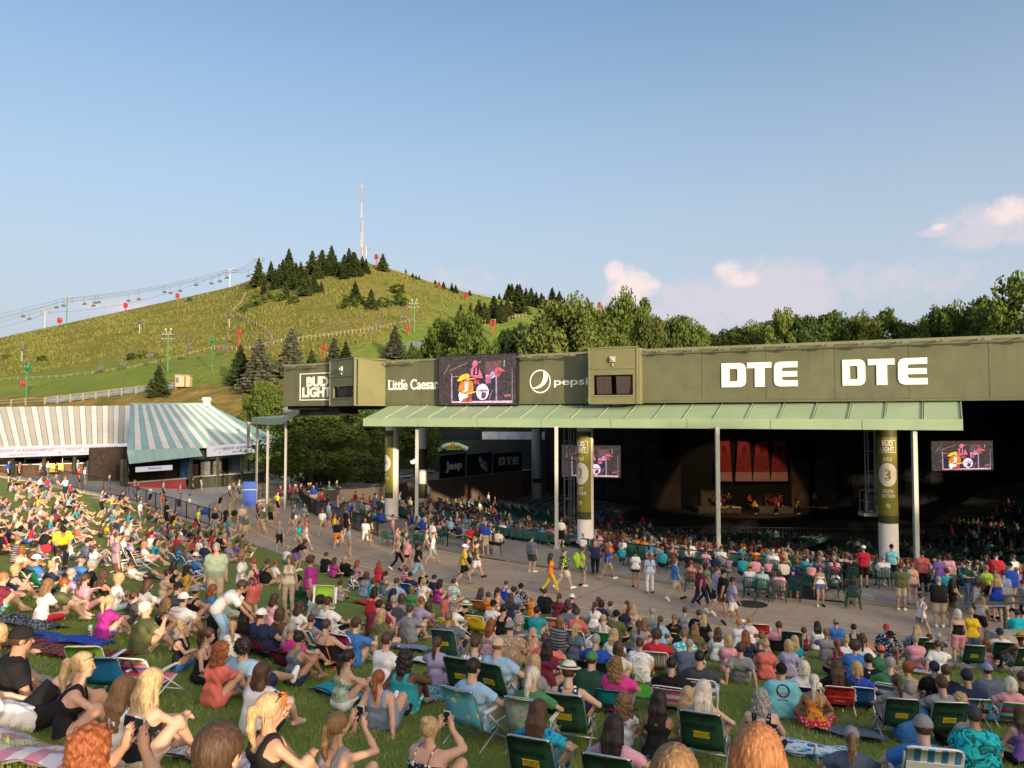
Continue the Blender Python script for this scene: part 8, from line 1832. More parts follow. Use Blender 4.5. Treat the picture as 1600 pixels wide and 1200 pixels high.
64 724 s m 0 sb Twhite Sblack
75 722 s m 0 sb Twhite Sgray
89 724 s m 0 sd Tcharcoal Jblack
74 746 u m L sr Tred Sblue
88 744 l m R sr Tslate Sgray
122 720 s m 0 sl Tlightblue Sgray
137 721 s f 0 sb Tteal Sgray
124 732 s m 0 kb Tred Sblack
133 731 s m 0 sb Twhite Sgray hat=cap.white
171 744 s m R sb Tblue Jdenim
201 728 s m 0 kd Twhite Jblack
690 1043 y f 60 sd Kblack Sblack
-22 1118 r m 20 sd Twhite Sblack D=7
0 803 k f 20 lr Kpeach Sgray
1103 865 u f 0 bb Tpink+floral~white Sgray
1127 861 u m 0 nb Twhite Snavy
1080 880 u f 0 sr Kcoral Sgray
1051 858 u f 0 by Kred Sgray
1028 853 u m 0 sg Tgray Sgray
1207 867 u M 0 kg Twhite Sgray
1227 872 u f 0 ly Kblack Sgray
1172 886 u m 0 sb Twhite Sgray hat=straw.mustard
1191 890 u m 0 kg Tmint Sblack
1217 895 u F 0 jb Tpink+floral~white Sgray
1239 891 u m 0 sb Tnavy Snavy hat=cap.royal
1261 876 u M 0 kb Tteal Sgray
1280 878 u f 0 jl Tpurple Sgray
1303 878 u F 0 sg Tpink Sgray
1329 878 u M 0 sb Tblack Sblack
1380 878 u M 0 kg Twhite Sgray
1349 862 s m 0 kb Tred Sblack hat=cap.white
1393 860 s m 15 sb Taqua Sblack hat=cap.black
1332 902 u f 0 ld Tcharcoal Sblack
959 842 u f 0 lb Tmaroon Sblack
973 845 u m 0 kb Twhite Sblack
911 840 u m 0 kg Twhite Sgray
877 815 s m 0 kb Twhite Sblack
'''
LAND = [(155, 1003, 'lime green backpack chair'), (182, 1015, 'plain blue beach chair'), (232, 1020, 'sunset patterned backpack chair'), (1310, 1082, 'red backpack chair'), (1046, 1075, 'pink striped chair'), (1091, 1055, 'blue striped chair'), (740, 1085, 'yellow polka dot chair'), (709, 940, 'first yellow chair'), (752, 955, 'second yellow chair'), (838, 964, 'emerald green chair'), (874, 960, 'orange sunset striped chair'), (905, 978, 'grey backpack chair'), (957, 1066, 'teal camping chair'), (1024, 1008, 'grey and orange striped chair'), (1500, 1065, 'rainbow backpack chair'), (1450, 1165, 'white sling chair'), (1040, 1070, 'green fluffy blanket'), (944, 990, 'bright green camping chair'), (1247, 1060, 'navy backpack chair'), (1189, 960, 'red and blue backpack chair'), (505, 1010, 'chair with orange poles'), (430, 1000, 'dark red camping chair'), (390, 785, 'blue recycling bin'), (613, 800, 'left banner pillar'), (913, 830, 'second banner pillar'), (1384, 860, 'third banner pillar'), (830, 880, 'left stair aisle'), (1470, 915, 'right stair aisle'), (1174, 944, 'manhole cover'), (315, 760, 'hip roofed stand'), (40, 730, 'far left stand'), (110, 755, 'mesh fence'), (268, 865, 'blue wave chairs'), (1590, 985, 'concrete block'), (45, 845, 'blue blanket'), (55, 812, 'purple blanket'), (245, 902, 'cream towel'), (140, 1000, 'white can'), (1245, 1172, 'sea patterned blanket'), (290, 800, 'iron railing'), (487, 890, 'carried lime chair')]
def rel(dx, dy):
    if abs(dx) > 1.3*abs(dy): return 'left of the' if dx < 0 else 'right of the'
    return 'beyond the' if dy < 0 else 'this side of the'
FAR = []
def run_people():
    rows = [ln.split() for ln in DB.strip().split('\n')]; dist = lambda t: hit(float(t[0]), float(t[1]), {'s': 1.5, 'w': 1.5, 'h': 1.5, 'l': 1.2, 'u': 1.1}.get(t[2], .7), T0(t[2], float(t[1]))).y
    dd = [dist(t) for t in rows]; lim = sorted(dd)[288]
    for t, D0 in zip(rows, dd):
        px, py, pose, bld, face, hair, top, bot = float(t[0]), float(t[1]), t[2], t[3], t[4], t[5], t[6], t[7]; kw = {}; ex = [e for e in t[8:] if '=' not in e]; ch = None
        for e in t[8:]:
            if '=' in e:
                k, v = e.split('=')
                if k == 'hat': kw['hat'] = tuple(v.split('.'))
                elif k == 'sk': kw['sk'] = v
                elif k == 'D': kw['D'] = float(v)
                elif k == 'ch': ch = v
        if pose == 'c' and ch and ch not in ('rental', 'polka', 'floral', 'whiteblue'): pose = 'v'
        face = face if face in 'RLCA' else float(face); hair = hair if len(hair) == 2 and hair[1] in HAIRC else hair[0]+'b'
        sc = rng.uniform(.96, 1.04); onp = None
        if D0 > lim and not ch:
            FAR.append(place(px, py, pose, bld, face, sc)+(pose, bld, hair, top[1:].split('+')[0], bot[1:].split('+')[0], kw.get('sk', 'l'))); continue
        o = person(px, py, pose, bld, face, hair, top, bot, extra=ex, sc=sc, **kw); r = PEOPLE[-1]
        if ch: q = chair(ch, o.location.x, o.location.y, o.rotation_euler.z, r['s0'] if bld != 'c' else .8, o.location.z, px, py, r); q.scale.z *= .72 if pose == 'v' else 1
run_people()
r = random.Random(4); i = 0
while i < 24:
    px, py, ps = r.uniform(560, 1570), r.uniform(925, 1012), r.choice('kxexk'); x, y, z, a, s_ = place(px, py, ps, 'm', 0, 1)
    if rad(x, y) < REDGE+.4 or y < 11 or min((x-q['o'].location.x)**2+(y-q['o'].location.y)**2 for q in PEOPLE+CHAIRS) < .42: continue
    i += 1; b = r.choice('mfmfMF'); person(px, py, ps, b, r.uniform(-10, 15), r.choice(['sb', 'sd', 'kb', 'sg']) if b in 'mM' else r.choice(['lb', 'ly', 'pb', 'ld', 'jy', 'py']), 'T'+r.choice(['navy', 'black', 'white', 'gray', 'pink', 'teal', 'maroon', 'olive', 'lightblue', 'charcoal', 'coral', 'lavender', 'slate']), 'S'+r.choice(['black', 'denim', 'gray', 'khaki']))
for kind, px, py, face, lb in (('lime', 155, 1000, -25, None), ('bluepack', 184, 1016, -20, None), ('sunsetpack', 235, 1018, -12, None), ('emerald', 838, 960, 5, None), ('sunset', 874, 962, 0, None), ('graypack', 905, 980, 5, None), ('yellow', 752, 958, 0, None), ('redpack', 1189, 972, 0, None), ('rental', 1236, 992, 0, None), ('rental', 1515, 1013, 0, None), ('redgreen', 193, 868, 25, None), ('rental', 210, 860, 20, None), ('rental', 222, 866, 15, None), ('magenta', 552, 985, 5, None), ('rental', 737, 1036, 5, None), ('bluestripe', 803, 990, 0, None)):
    g = hit(px, py, .62); a = math.atan2(STAGE.y-g.y, STAGE.x-g.x)-math.pi/2-R(face); chair(kind, g.x, g.y, a, .965, None, px, py).scale.z *= 1 if kind in ('rental', 'floral') else .8
# the carried chair: held under the arm, face outwards
r_ = [r for r in PEOPLE if r['px'] == 486][0]; o = r_['o']; q = chair('lime', o.location.x+.42, o.location.y-.30, 0, .9, o.location.z+.62, 497, 900); q.rotation_euler = (R(64), R(6), R(18)); CHAIRS[-1]['lab'] = 'lime green striped chair carried folded by the person in the magenta tee'
# green plastic chairs along the front row
M_PLAS = mat('green_plastic', (.012, .075, .055), .4, var=.1)
def plastic_chair():
    t = thing('plastic_chair', '', 'chair', (0, 0, 0)); mb = MB(); mb.box((0, .02, .43), (.46, .44, .03)); mb.build('seat', M_PLAS, t); mb = MB()
    for i in range(7):
        x = -.17+i*.34/6; mb.box((x, -.27, .64), (.03, .02, .36))
    mb.tube([(-.24, -.22, .44), (-.25, -.27, .72), (-.18, -.30, .84), (0, -.31, .87), (.18, -.30, .84), (.25, -.27, .72), (.24, -.22, .44)], .02, 6); mb.build('backrest', M_PLAS, t)
    for sx in (-1, 1):
        mb = MB(); mb.tube([(sx*.25, -.26, .66), (sx*.29, .0, .66), (sx*.28, .2, .64), (sx*.26, .23, .44)], .02, 6); mb.build('armrest', M_PLAS, t)
        for sy in (-1, 1): mb = MB(); mb.tube([(sx*.21, sy*.19, .43), (sx*.26, sy*.25, 0)], .025, 6); mb.build('leg', M_PLAS, t)
    return t
pc = plastic_chair(); first = True; PCH = []
def put_pc(x, y, yaw, z):
    global first
    o = pc if first else dup(pc); first = False; o.location = (x, y, z); o.rotation_euler = (0, 0, yaw); PCH.append(o); return o
for r in PEOPLE:
    if r['pose'] == 'u' and r['px'] > 500: o = r['o']; c = put_pc(o.location.x, o.location.y, o.rotation_euler.z, o.location.z); r['pc'] = c; c['label'] = 'x'
for k, (px, py) in enumerate(((606, 836), (630, 836), (640, 840), (668, 842), (655, 838), (1003, 872), (985, 868), (1263, 912), (1068, 862), (1110, 872), (1300, 912), (1344, 880), (480, 790), (470, 782), (455, 778), (690, 836), (560, 812), (550, 806))):
    g = hit(px, py, .6); z = .13 if RBOWL < rad(g.x, g.y) < RIN else g.z; put_pc(g.x, g.y, math.atan2(STAGE.y-g.y, STAGE.x-g.x)-math.pi/2+rng.uniform(-.4, .4), z)
def desc(r):
    hs, hc = HAIRS[r['hair'][0]], HAIRC[r['hair'][1]][1]; base, _, pat = r['top'][1:].partition('+'); pn = pat.split('~')[0]; pw = {'stripe': 'striped ', 'plaid': 'plaid ', 'floral': 'patterned ', 'dots': 'dotted ', 'leaf': 'print ', 'tie': 'tie dyed ', '': ''}[pn]
    t = cword(base)+' '+pw+TOPW[r['top'][0]]
    if r['hat']: k, c = r['hat']; h = cword(c)+' '+{'cap': 'cap', 'backcap': 'backward cap', 'straw': 'sun hat', 'fedora': 'brimmed hat', 'visor': 'visor'}[k]; return 'person in %s and %s' % (h, t)
    hw = {'p': '%s ponytail', 'b': '%s hair bun'}.get(r['hair'][0]); 
    return 'person with %s in %s' % ((hw % hc) if hw else '%s %s hair' % (hs, hc), t)
KID = lambda r: ('child'+desc(r)[6:]) if r['bld'] == 'c' else desc(r)
def label_people():
    cnt = {}
    for r in PEOPLE: r['d'] = KID(r)+' '+SITW[r['pose']]; cnt[r['d']] = cnt.get(r['d'], 0)+1
    seen = set()
    for r in PEOPLE:
        cands = [r['lab']] if r['lab'] else []
        if cnt[r['d']] == 1: cands.append(r['d'])
        ls = sorted(LAND, key=lambda l: (l[0]-r['px'])**2+(2*(l[1]-r['py']))**2)
        for l in ls[:7]: cands.append(r['d']+' '+rel(r['px']-l[0], 2*(r['py']-l[1]))+' '+l[2])
        ns = sorted((q for q in PEOPLE if q is not r and q['top'] != r['top']), key=lambda q: (q['px']-r['px'])**2+(2*(q['py']-r['py']))**2)
        for q in ns[:8]:
            b = q['top'][1:].split('+')[0]; cands.append(KID(r)+' '+rel(r['px']-q['px'], 2*(r['py']-q['py']))[:-4]+' the '+cword(b)+' '+TOPW[q['top'][0]])
        for c in cands:
            if c not in seen and len(c.split()) <= 16: break
        seen.add(c); r['label'] = c; g = 'people on the lawn' if float(rad(r['o'].location.x, r['o'].location.y)) > REDGE and r['py'] > 740 else ('people in the front rows' if r['pose'] == 'u' else 'people on the walkway and plaza')
        r['o'].name = 'person'; tag(r['o'], c, 'person', g)
label_people()
def label_chairs():
    seen = set()
    for c in CHAIRS:
        w = CHT[c['kind']][3]; o = c['o']
        if c.get('lab'): lb = c['lab']
        else:
            cands = [w] if len(w.split()) > 3 and sum(1 for q in CHAIRS if q['kind'] == c['kind']) == 1 else []
            if c['who']: r = c['who']; b = r['top'][1:].split('+')[0]; cands += ['%s under the person in the %s %s' % (w, cword(b), TOPW[r['top'][0]]), '%s under the %s %s haired person' % (w, HAIRS[r['hair'][0]], HAIRC[r['hair'][1]][1])]
            for l in sorted(LAND, key=lambda l: (l[0]-c['px'])**2+(2*(l[1]-c['py']))**2)[:8]: cands.append(w+' '+rel(c['px']-l[0], 2*(c['py']-l[1]))+' '+l[2])
            for lb in cands:
                if lb not in seen and len(lb.split()) <= 16: break
        seen.add(lb); o['label'] = lb
label_chairs()
k = 0
for c in sorted(PCH, key=lambda c: c.location.x/c.location.y):
    c['label'] = 'dark green plastic chair in the front rows, %s from the left' % (ORD[k] if k < len(ORD) else '%dth' % (k+1)); c['group'] = 'green plastic chairs'; k += 1
def by(px, top=None): return [r for r in PEOPLE if r['px'] == px and (top is None or r['top'][1:].startswith(top))][0]
def wpt(r, key, off=(0, 0, 0)): return r['o'].matrix_basis @ Vector([float(v) for v in (r['J'][key]+A3(off))])
def phone(r, label, lift=.08):
    a, b = wpt(r, 'R0'), wpt(r, 'R1'); p = (a+b)/2+Vector((0, 0, lift*r['s0'])); t = thing('phone', label, 'phone', p, r['yaw']); mb = MB(); mb.box((0, .03, 0), (.076, .010, .15)); mb.build('phone_body', mat('phone_case', (.55, .55, .57), .4), t); mb = MB(); mb.box((0, .0235, 0), (.068, .003, .135)); mb.build('phone_screen', mat('phone_glass', (.02, .025, .03), .15, emit=0), t)
phone(by(143), 'dark phone held up by the red curly haired person at the bottom'); phone(by(533), 'black phone held up by the brown ponytail in grey tank top'); phone(by(672), 'white phone held up by the blond bun at the bottom edge')
def cup(r, label, m, key='R1'):
    p = wpt(r, key)+Vector((0, 0, .06)); t = thing('cup', label, 'cup', p); mb = MB(); mb.lathe([(0, 0), (.032, 0), (.044, .12), (.046, .125), (.042, .12), (.031, .006)], (0, 0, 0), 14); mb.build('cup_body', m, t, True); mb = MB(); mb.lathe([(0, .10), (.040, .10)], (0, 0, 0), 14); mb.build('drink', mat('amber_drink', (.25, .10, .02), .2), t)
M_CLEAR = mat('clear_plastic', (.55, .55, .55), .15, spec=.5); cup(by(411), 'clear plastic cup raised by the brown haired person in white tee', M_CLEAR); cup(by(428), 'orange drink cup at the mouth of the blond ponytail in black', mat('cup_orange', (.6, .16, .04), .4)); cup(by(1489), 'white cup held by the dark haired person in black tank top', M_WHITE); cup(by(1145), 'white food tray held by the walker in lavender tee', M_WHITE)
p = hit(141, 995); t = thing('drink_can', 'tall white can with dark print standing on the grass', 'can', p); mb = MB(); mb.lathe([(0, 0), (.034, 0), (.04, .02), (.04, .2), (.032, .225), (0, .225)], (0, 0, 0), 16); mb.build('can_body', mat('can_white', (.7, .72, .72), .35, .3), t, True); mb = MB()
for z in (.07, .11): mb.box((0, -.041, z), (.05, .004, .025))
mb.build('can_print', M_INKB, t)
p = hit(152, 1103); t = thing('water_bottle', 'blue metal bottle lying on the grass by the black tank top', 'bottle', p+Vector((0, 0, .04)), .2); mb = MB(); mb.tube([(-.13, 0, 0), (.10, 0, 0)], .038, 12); mb.build('bottle_body', mat('bottle_blue', (.02, .22, .55), .25, .5), t, True); mb = MB(); mb.tube([(.10, 0, 0), (.15, 0, 0)], .026, 10); mb.build('bottle_cap', M_BLACK, t)
p = hit(1275, 1190); t = thing('water_bottle', 'clear plastic bottle with a blue label beside the royal blue chair', 'bottle', p); mb = MB(); mb.lathe([(0, 0), (.034, 0), (.036, .14), (.014, .19), (.014, .215), (0, .215)], (0, 0, 0), 14); mb.build('bottle_body', M_CLEAR, t, True); mb = MB(); mb.lathe([(.0365, .05), (.0365, .11)], (0, 0, 0), 14); mb.build('bottle_label', mat('label_blue', (.03, .2, .5), .5), t); mb = MB(); mb.lathe([(.016, .195), (.016, .222), (0, .222)], (0, 0, 0), 10); mb.build('bottle_cap', M_WHITE, t)
for px, py, lb in ((190, 1062, 'white paper food tray on the grass below the blue beach chair'), (1160-95, 1180, 'crumpled white napkin on the grass under a green lawn chair'), (1505, 1004, 'white paper plate on the grass by the green lawn chairs')):
    p = hit(px, py); mb = MB(); mb.add([(-.12, -.08, .02), (.12, -.08, .02), (.12, .08, .02), (-.12, .08, .02), (-.15, -.11, .07), (.15, -.11, .06), (.14, .11, .08), (-.15, .1, .06)], [(0, 1, 2, 3), (0, 4, 5, 1), (1, 5, 6, 2), (2, 6, 7, 3), (3, 7, 4, 0)]); tag(mb.build('paper_tray', M_WHITE, None, False, p), lb, 'tray')
# bags carried or set down
def bag(px, py, w, h, d, m, label, z=0., cat='bag'):
    p = hit(px, py); t = thing('bag', label, cat, p+Vector((0, 0, z)), rng.uniform(-.4, .4)); mb = MB(); mb.ball((0, 0, h/2), (w/2, d/2, h/2*1.05), 12, 8); mb.box((0, 0, h*.4), (w*.86, d*.8, h*.7)); mb.build('bag_body', m, t, True); mb = MB(); mb.tube([(-w*.25, 0, h*.9), (-w*.2, 0, h*1.2), (w*.2, 0, h*1.2), (w*.25, 0, h*.9)], .015, 5); mb.build('handle', M_BLACK, t)
bag(71, 863, .5, .3, .35, clothm('red'), 'red and white cooler bag on the left lawn', 0, 'cooler'); bag(1365, 1110, .3, .25, .2, clothm('black+leaf~white'), 'black and white bag beside the red backpack chair'); bag(1395, 1128, .4, .16, .3, clothm('black'), 'black sandals and bag under the pink blanket'); bag(320, 818, .6, .35, .4, clothm('royal'), 'royal blue cooler tray carried by the vendor in neon yellow', .6, 'cooler'); bag(530, 853, .5, .6, .2, clothm('white+leaf~dustyblue'), 'blue and white tote hanging from the walker in orange shorts', .12); bag(1385, 1118, .1, .1, .1, clothm('black'), 'small black pouch by the pink blanket')
# backpack of the lime carrier
r = by(910); o = r['o']; t = thing('backpack', 'large lime green backpack worn by the person at the second pillar', 'backpack', o.location+Vector((0, 0, 1.0)), r['yaw']); t.location = o.matrix_basis @ Vector((0, -.25, 1.14)); mb = MB(); mb.ball((0, 0, .02), (.22, .15, .34), 12, 9); mb.ball((0, -.12, .12), (.15, .08, .14), 10, 7); mb.build('pack_body', clothm('lime'), t, True)
# prints on the backs of a few shirts
def print_back(r, items, z0):
    """flat lettering laid on the back of the shirt, following the cloth"""
    o = r['o']; top = [c for c in o.children if c.name.startswith('top')][0]; me0 = top.data; bv = BVHTree.FromPolygons([v.co for v in me0.vertices], [list(p.vertices) for p in me0.polygons]); mx = -1 if o.scale.x < 0 else 1; d2 = r['J']['dirs'][2]; n = Vector((0, -float(d2[2]), float(d2[1]))); up = Vector((0, float(d2[1]), float(d2[2]))); C0 = Vector([float(v) for v in r['J']['C']])+up*z0
    for me, m in items:
        bm = bmesh.new(); bm.from_mesh(me); bmesh.ops.triangulate(bm, faces=bm.faces); bmesh.ops.subdivide_edges(bm, edges=[e for e in bm.edges if e.calc_length() > .03], cuts=2); bm.to_mesh(me); bm.free()
        for v in me.vertices:
            s = C0+Vector((v.co.x*mx, 0, 0))+up*v.co.y+n*.5; h = bv.ray_cast(s, -n); v.co = (h[0]+n*.006) if h[0] else (s-n*.36)
        me.materials.clear(); me.materials.append(m); q = obj('shirt_print', me, top)
def ringm(r0, r1, n=28, cy=0):
    mb = MB()
    for i in range(n): a, b = 2*math.pi*i/n, 2*math.pi*(i+1)/n; mb.quad(*[(r*math.cos(t), cy+r*math.sin(t), 0) for r, t in ((r0, a), (r1, a), (r1, b), (r0, b))])
    return mb.mesh('print', M_INK)
def textp(t, s, y, x=0): me = text_mesh(t, s, .001, M_INK, depth=0); me.transform(Matrix.Translation((x, y, 0))); return me
RP = mat('print_red', (.55, .08, .10), .8); WP = mat('print_white', (.72, .72, .72), .8); OP = mat('print_orange', (.55, .13, .06), .8); KP = mat('print_black', (.03, .03, .04), .8); PP = mat('print_pink', (.62, .18, .24), .8); YP = mat('print_yellow', (.6, .5, .05), .8)
print_back(by(287, 'white'), [(textp('RAM DUST', .075, .06), RP), (textp('2018', .06, -.02), RP), (textp('SUMMER', .075, -.09), RP)], .02)
def poly(p): mb = MB(); mb.add([(x, y, 0) for x, y in p], [tuple(range(len(p)))]); return mb.mesh('print', M_INK)
print_back(by(44), [(poly([(-.17, -.02), (-.10, .06), (.08, .07), (.17, .0), (.10, -.03), (-.06, -.045)]), OP), (poly([(-.12, -.10), (.12, -.10), (.14, -.09), (-.14, -.09)]), WP), (poly([(-.10, -.15), (.10, -.15), (.10, -.143), (-.10, -.143)]), WP)], .02)
print_back(by(1221), [(ringm(.085, .115), KP), (ringm(.095, .105), PP), (poly([(-.075, -.03), (.075, -.03), (.05, -.065), (-.05, -.065)]), PP), (textp('WHITE SAND', .03, -.15), KP), (textp('Y', .05, .03, .02), KP), (textp('Y', .04, .03, -.03), KP)], .02)
print_back(by(228), [(ringm(.0, .035, 14), WP)], .10); print_back(by(659), [(poly([(-.08, 0), (-.03, .07), (.03, .07), (.08, 0), (.08, -.03), (-.08, -.03)]), OP), (textp('RIDERS', .05, -.015), WP)], .03); print_back(by(1054), [(textp('CREW', .07, .05), PP), (poly([(-.10, -.13), (.10, -.13), (.10, -.10), (-.10, -.10)]), YP)], .0)
print_back(by(814), [(textp('D', .16, 0), WP)], .02); print_back(by(1357), [(ringm(.0, .02, 12), WP)], .12); print_back(by(1092), [(textp('TOUR', .08, .03), WP), (textp('2022', .07, -.07), OP)], .02); print_back(by(1127), [(textp('12', .16, 0), KP)], .02)
def seat_mesh():
    mb = MB(); mb.box((0, 0, .42), (.46, .42, .05)); mb.box((0, -.23, .66), (.46, .05, .44)); mb.box((-.22, 0, .21), (.04, .3, .4)); mb.box((.22, 0, .21), (.04, .3, .4)); return mb
M_SEAT = mat('seat_green', (.035, .115, .095), .5, var=.2)
smb = seat_mesh(); sme = smb.mesh('stadium_seat', M_SEAT); SV = np.array(smb.v); SQ = np.array(smb.f)
slots = []; r = RBOWL-.55; rs_ = np.random.RandomState(9)
while r > 4:
    z = float(-min((RBOWL-r+.55)*.165, 5.6)); n = int(r*R(262)/.56)
    for i in range(n):
        th = R(128)+R(262)*i/n; deg = math.degrees(th) % 360
        if any(abs((deg-a+180) % 360-180)*R(1)*r < 1.05 for a in (201, 229.5, 258, 283, 300)): continue
        x, y = CX+r*math.cos(th), CY+r*math.sin(th)
        if (y > 79.3 and x < 49) or y > 104 or (y > 80 and r > 40): continue
        tw = (y-62)/36; wx = -10+13.5*tw
        if x < wx+1.2 and y > 60: continue
        if y < 20 or abs(x/y) > .72: continue
        slots.append((x, y, z, th+math.pi/2))
    r -= .95
D_ = np.array([s[1] for s in slots]); near = set(np.argsort(D_)[:300].tolist()); SGR = 'rows of dark green stadium seats under the canopy'
for i in sorted(near): x, y, z, a = slots[i]; o = obj('stadium_seat', sme, None, (x, y, z)); o.rotation_euler = (0, 0, math.atan2(STAGE.y-y, STAGE.x-x)-math.pi/2); tag(o, 'dark green stadium seat in the rows nearest the walkway', 'stadium seat', SGR)
def place_many(V, Q, L_, name, mats, MI):
    """join copies of small pieces: L_ = (x,y,z,yaw,scale,material offset list)"""
    C0, Q0, M0, off = [], [], [], 0
    for (x, y, z, a, s, mo, k) in L_:
        v, q, mi = V[k], Q[k], MI[k]; c, d = math.cos(a), math.sin(a); w = v*s; C0.append(np.stack([w[:, 0]*c-w[:, 1]*d+x, w[:, 0]*d+w[:, 1]*c+y, w[:, 2]+z], 1)); Q0.append(q+off); off += len(v); M0.append(np.array(mo)[mi])
    return obj(name, np_mesh(name, np.concatenate(C0), np.concatenate(Q0), mats, name == 'crowd', np.concatenate(M0)))
o = place_many([SV], [SQ], [(x, y, z, math.atan2(STAGE.y-y, STAGE.x-x)-math.pi/2, 1, [0], 0) for i, (x, y, z, a) in enumerate(slots) if i not in near], 'stadium_seats', [M_SEAT], [np.zeros(len(SQ), int)]); tag(o, 'farther rows of dark green stadium seats curving down to the stage', 'stadium seats', kind='stuff')
def low_person(pose, bld, hs):
    J, G = skel(pose, bld); co, qs, mi = [], [], []; off = [0]
    def add(pl, k, gg, lab, h=.055):
        h *= 2.1 if pose == 'u' else 1.5; lo, hi = bounds(pl, .12); g = Grid(lo, hi, h); F = g.new()
        for pr in pl: g.add(F, pr, k, gg)
        P, Q = nets(F, g.o, h); co.append(P); qs.append(Q+off[0]); mi.append(np.full(len(Q), lab)); off[0] += len(P)
    add(G['T'][:3]+[G['A0'][0], G['A1'][0]], .05, .014, 1); add(G['A0'][2:], .03, .022, 0, .045); add(G['A1'][2:], .03, .022, 0, .045); add([G['T'][3]]+G['L0'][:1]+G['L1'][:1], .04, .015, 3, .06)
    if pose != 'u': add(G['L0'][1:]+G['F0'], .03, .015, 0); add(G['L1'][1:]+G['F1'], .03, .015, 0)
    H = J['H']; add([('e', H, (.078, .095, .115)), ('c', J['N'], H, .05, .05)], .02, .004, 0, .04)
    add([('e', H+A3((0, -.022, .035)), (.088, .102, .10))]+([('c', H+A3((0, -.07, 0)), H+A3((0, -.11, -.25)), .075, .05)] if hs in 'lpC' else [('c', H+A3((0, -.06, 0)), H+A3((0, -.06, -.09)), .075, .06)] if hs == 'j' else []), .03, .004, 2, .04)
    return np.concatenate(co), np.concatenate(qs), np.concatenate(mi)
r = random.Random(21); us = [(f[0], f[1]) for f in FAR]+[(q['o'].location.x, q['o'].location.y) for q in PEOPLE]
for i in range(260):
    if len(us) > 520 or i > 250: break
    if i < 200: px, py, pose = r.uniform(-20, 400), r.uniform(745, 850), r.choice('kxexkb')
    else: px, py, pose = r.uniform(330, 780), r.uniform(770, 840), r.choice('sswwh')
    x, y, z, a, s_ = place(px, py, pose, r.choice('mf'), r.choice([0, 20, 10]) if i < 200 else r.choice('RRLC'), 1)
    on = float(rad(x, y)) > REDGE+.5 and not (x < FENCE[-1][0] and y > float(fence_y(x))-.8)
    if y < 26 or on != (i < 200) or min((x-p)**2+(y-q)**2 for p, q in us) < (.62 if i < 200 else 1.2): continue
    us.append((x, y)); b = r.choice('mfmfM'); FAR.append((x, y, z, a, s_, pose, b, r.choice(['sb', 'sd', 'kb']) if b in 'mM' else r.choice(['lb', 'ly', 'pb', 'ld', 'jy']), r.choice(['navy', 'black', 'white', 'gray', 'pink', 'teal', 'red', 'olive', 'lightblue', 'charcoal']), r.choice(['black', 'denim', 'gray', 'khaki']), 'l'))
LKEY = [('u', 'm', 's'), ('u', 'f', 'l'), ('u', 'M', 's'), ('u', 'f', 'j'), ('s', 'm', 's')]
for f in FAR:
    if (f[5], f[6], f[7][0]) not in LKEY: LKEY.append((f[5], f[6], f[7][0]))
LV, LQ, LM = zip(*[low_person(*k) for k in LKEY]); topc = ['black', 'navy', 'charcoal', 'white', 'gray', 'red', 'blue', 'maroon', 'olive', 'teal', 'orange', 'pink', 'slate', 'brown', 'royal', 'lightblue', 'coral', 'cream', 'darkgreen', 'mauve']; hc = ['b', 'd', 'y', 'g', 'l', 'r', 'd', 'b']
cm = [skin('l'), skin('t'), skin('p')]+[hairm(c) for c in hc[:6]]+[clothm(c) for c in topc]; lst = []
CMI = {}
def cmi(m):
    if m.name not in CMI: CMI[m.name] = len(cm); cm.append(m)
    return CMI[m.name]
for x, y, z, a, s_, pose, bld, hair, tc_, bc_, sk in FAR: lst.append((x, y, z, a, s_, [cmi(skin(sk)), cmi(clothm(tc_)), cmi(hairm(hair[1])), cmi(clothm(bc_))], LKEY.index((pose, bld, hair[0]))))
taken = [(r['o'].location.x, r['o'].location.y) for r in PEOPLE if r['pose'] == 'u']
for i, (x, y, z, a) in enumerate(slots):
    rr_ = float(rad(x, y)); px = 800+x/y*1200; dens = .66 if rr_ > 40 else .58
    if 740 < px < 880 and rr_ < 41: dens = .12
    elif px < 800 and rr_ < 38: dens = .25
    if px > 1430 and rr_ < 44: dens = .32
    if rs_.rand() > dens*(.75+.5*math.sin(x*.35)*math.sin(y*.28)): continue
    k = int(rs_.choice(4)); st = rs_.rand() < .03
    if st: k = 4
    lst.append((x, y, z, math.atan2(STAGE.y-y, STAGE.x-x)-math.pi/2+rs_.normal()*.25, .95*(.93+.12*rs_.rand()), [int(rs_.choice([0, 0, 1, 2])), 9+int(rs_.randint(len(topc))), 3+int(rs_.choice([0, 1, 2, 3, 4, 5, 0, 1])), 9+int(rs_.choice([0, 1, 2, 4]))], k))
# rows on the platform in front of the bowl, left and right
for px0, px1, n, rr0 in ((440, 600, 46, 4), (640, 780, 40, 3.4), (930, 1340, 60, 3.), (1500, 1640, 26, 3)):
    for i in range(n):
        row = i % 3; u = px0+(px1-px0)*((i//3)/(n/3))+rs_.rand()*6; q = arc(RIN-1.0-row*1.25, u-1, u+1, 1)[0]
        if min((q[0]-t[0])**2+(q[1]-t[1])**2 for t in taken) < .5: continue
        if rs_.rand() < .25: continue
        lst.append((q[0], q[1], .13 if row < 3 else 0, math.atan2(STAGE.y-q[1], STAGE.x-q[0])-math.pi/2+rs_.normal()*.2, .95, [int(rs_.choice([0, 1, 2])), 9+int(rs_.randint(len(topc))), 3+int(rs_.randint(6)), 9+int(rs_.choice([0, 1, 4]))], int(rs_.choice(4))))
o = place_many(LV, LQ, lst, 'crowd', cm, LM); tag(o, 'crowd of seated concert goers filling the seats under the canopy', 'crowd', kind='stuff')
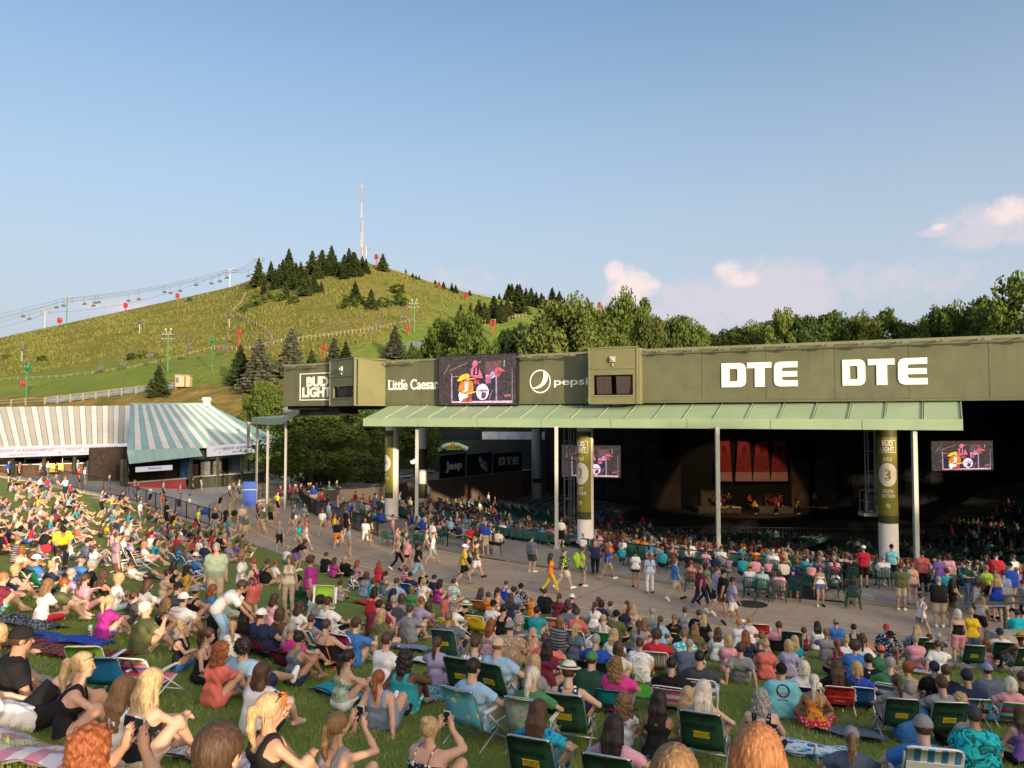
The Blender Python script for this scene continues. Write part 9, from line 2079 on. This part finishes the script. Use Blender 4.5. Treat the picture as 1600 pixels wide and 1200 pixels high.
# players on the stage and ushers in front of it
for n, (px, py, pose, top, bot, lb) in enumerate(((1138, 777, 'h', 'black', 'black', 'keyboard player in black at the left of the stage'), (1174, 774, 'u', 'red', 'black', 'drummer behind the first drum kit on the stage'), (1179, 786, 's', 'orange', 'black', 'guitarist in orange jacket in front of the first drum kit'), (1212, 784, 's', 'maroon', 'black', 'singer in dark red between the two drum kits'), (1222, 772, 'u', 'brown', 'black', 'percussionist behind the second drum kit'), (1247, 784, 's', 'olive', 'black', 'bass player right of the second drum kit'), (1272, 776, 'h', 'black', 'black', 'keyboard player at the right of the stage'))):
    D = 90 if py > 780 else 92.5; p = at(px, 770, D); z = -4.25 if py > 780 else -3.65; r = person(0, 0, pose, 'm', 0, 'sd', ('S' if top in ('orange', 'maroon') else 'T')+top, 'J'+bot, pos=((p.x, D+.9*(pose == 'u'), z), math.pi+.3)); tag(r, lb, 'person', 'players on the stage')
    if px in (1179, 1247):
        g = thing('guitar', 'pale electric guitar held by the player in orange' if px == 1179 else 'dark bass guitar held by the player in olive', 'guitar', r.matrix_basis @ Vector((0, .2, 1.02)), math.pi+.3); mb = MB(); mb.ball((-.12, 0, 0), (.2, .03, .15), 10, 6); mb.build('guitar_body', M_DHD if px == 1179 else M_DRUM, g); mb = MB(); mb.box((.35, 0, .06), (.75, .03, .05)); mb.build('guitar_neck', M_WOODA, g)
for px, py, c, lb in ((1004, 790, 'red', 'usher in red at the barrier left of the stage'), (971, 788, 'red', 'usher in red near the left end of the barrier'), (939, 786, 'royal', 'usher in blue beside the hanging left screen'), (1403, 790, 'royal', 'usher in blue right of the third pillar'), (657, 780, 'red', 'person in red standing by the lit brown wall'), (669, 778, 'white', 'person in white standing by the lit brown wall')):
    D = 79 if px > 900 else 63; p = at(px, py, D); z = float(z_bowl(p.x, D)) if px > 900 else 0.; tag(person(0, 0, 's', 'm', 0, 'sb', 'T'+c, 'Jkhaki', pos=((p.x, D, z), 2.6)), lb, 'person', 'ushers and standing people in the seats')
# wheelchair at the front row
g = hit(1304, 912, .5); t = thing('wheelchair', 'black wheelchair with a patterned bag at the front row', 'wheelchair', g, math.atan2(STAGE.y-g.y, STAGE.x-g.x)-math.pi/2); mb = MB(); mb.box((0, 0, .5), (.44, .42, .05)); mb.box((0, -.22, .74), (.44, .04, .46)); mb.build('seat', M_BLACK, t)
for s in (-1, 1): mb = MB(); mb.tube([Vector((s*.29, .30*math.cos(q*math.pi/8), .31+.30*math.sin(q*math.pi/8))) for q in range(17)], .02, 6); mb.build('wheel', M_BLACK, t); mb = MB(); mb.tube([(s*.25, -.35, .95), (s*.25, -.22, .92), (s*.25, -.22, .2)], .015, 5); mb.build('handle', M_TRUSS, t)
mb = MB(); mb.ball((0, -.3, .72), (.2, .1, .2)); mb.build('hanging_bag', clothm('white+leaf~black'), t)
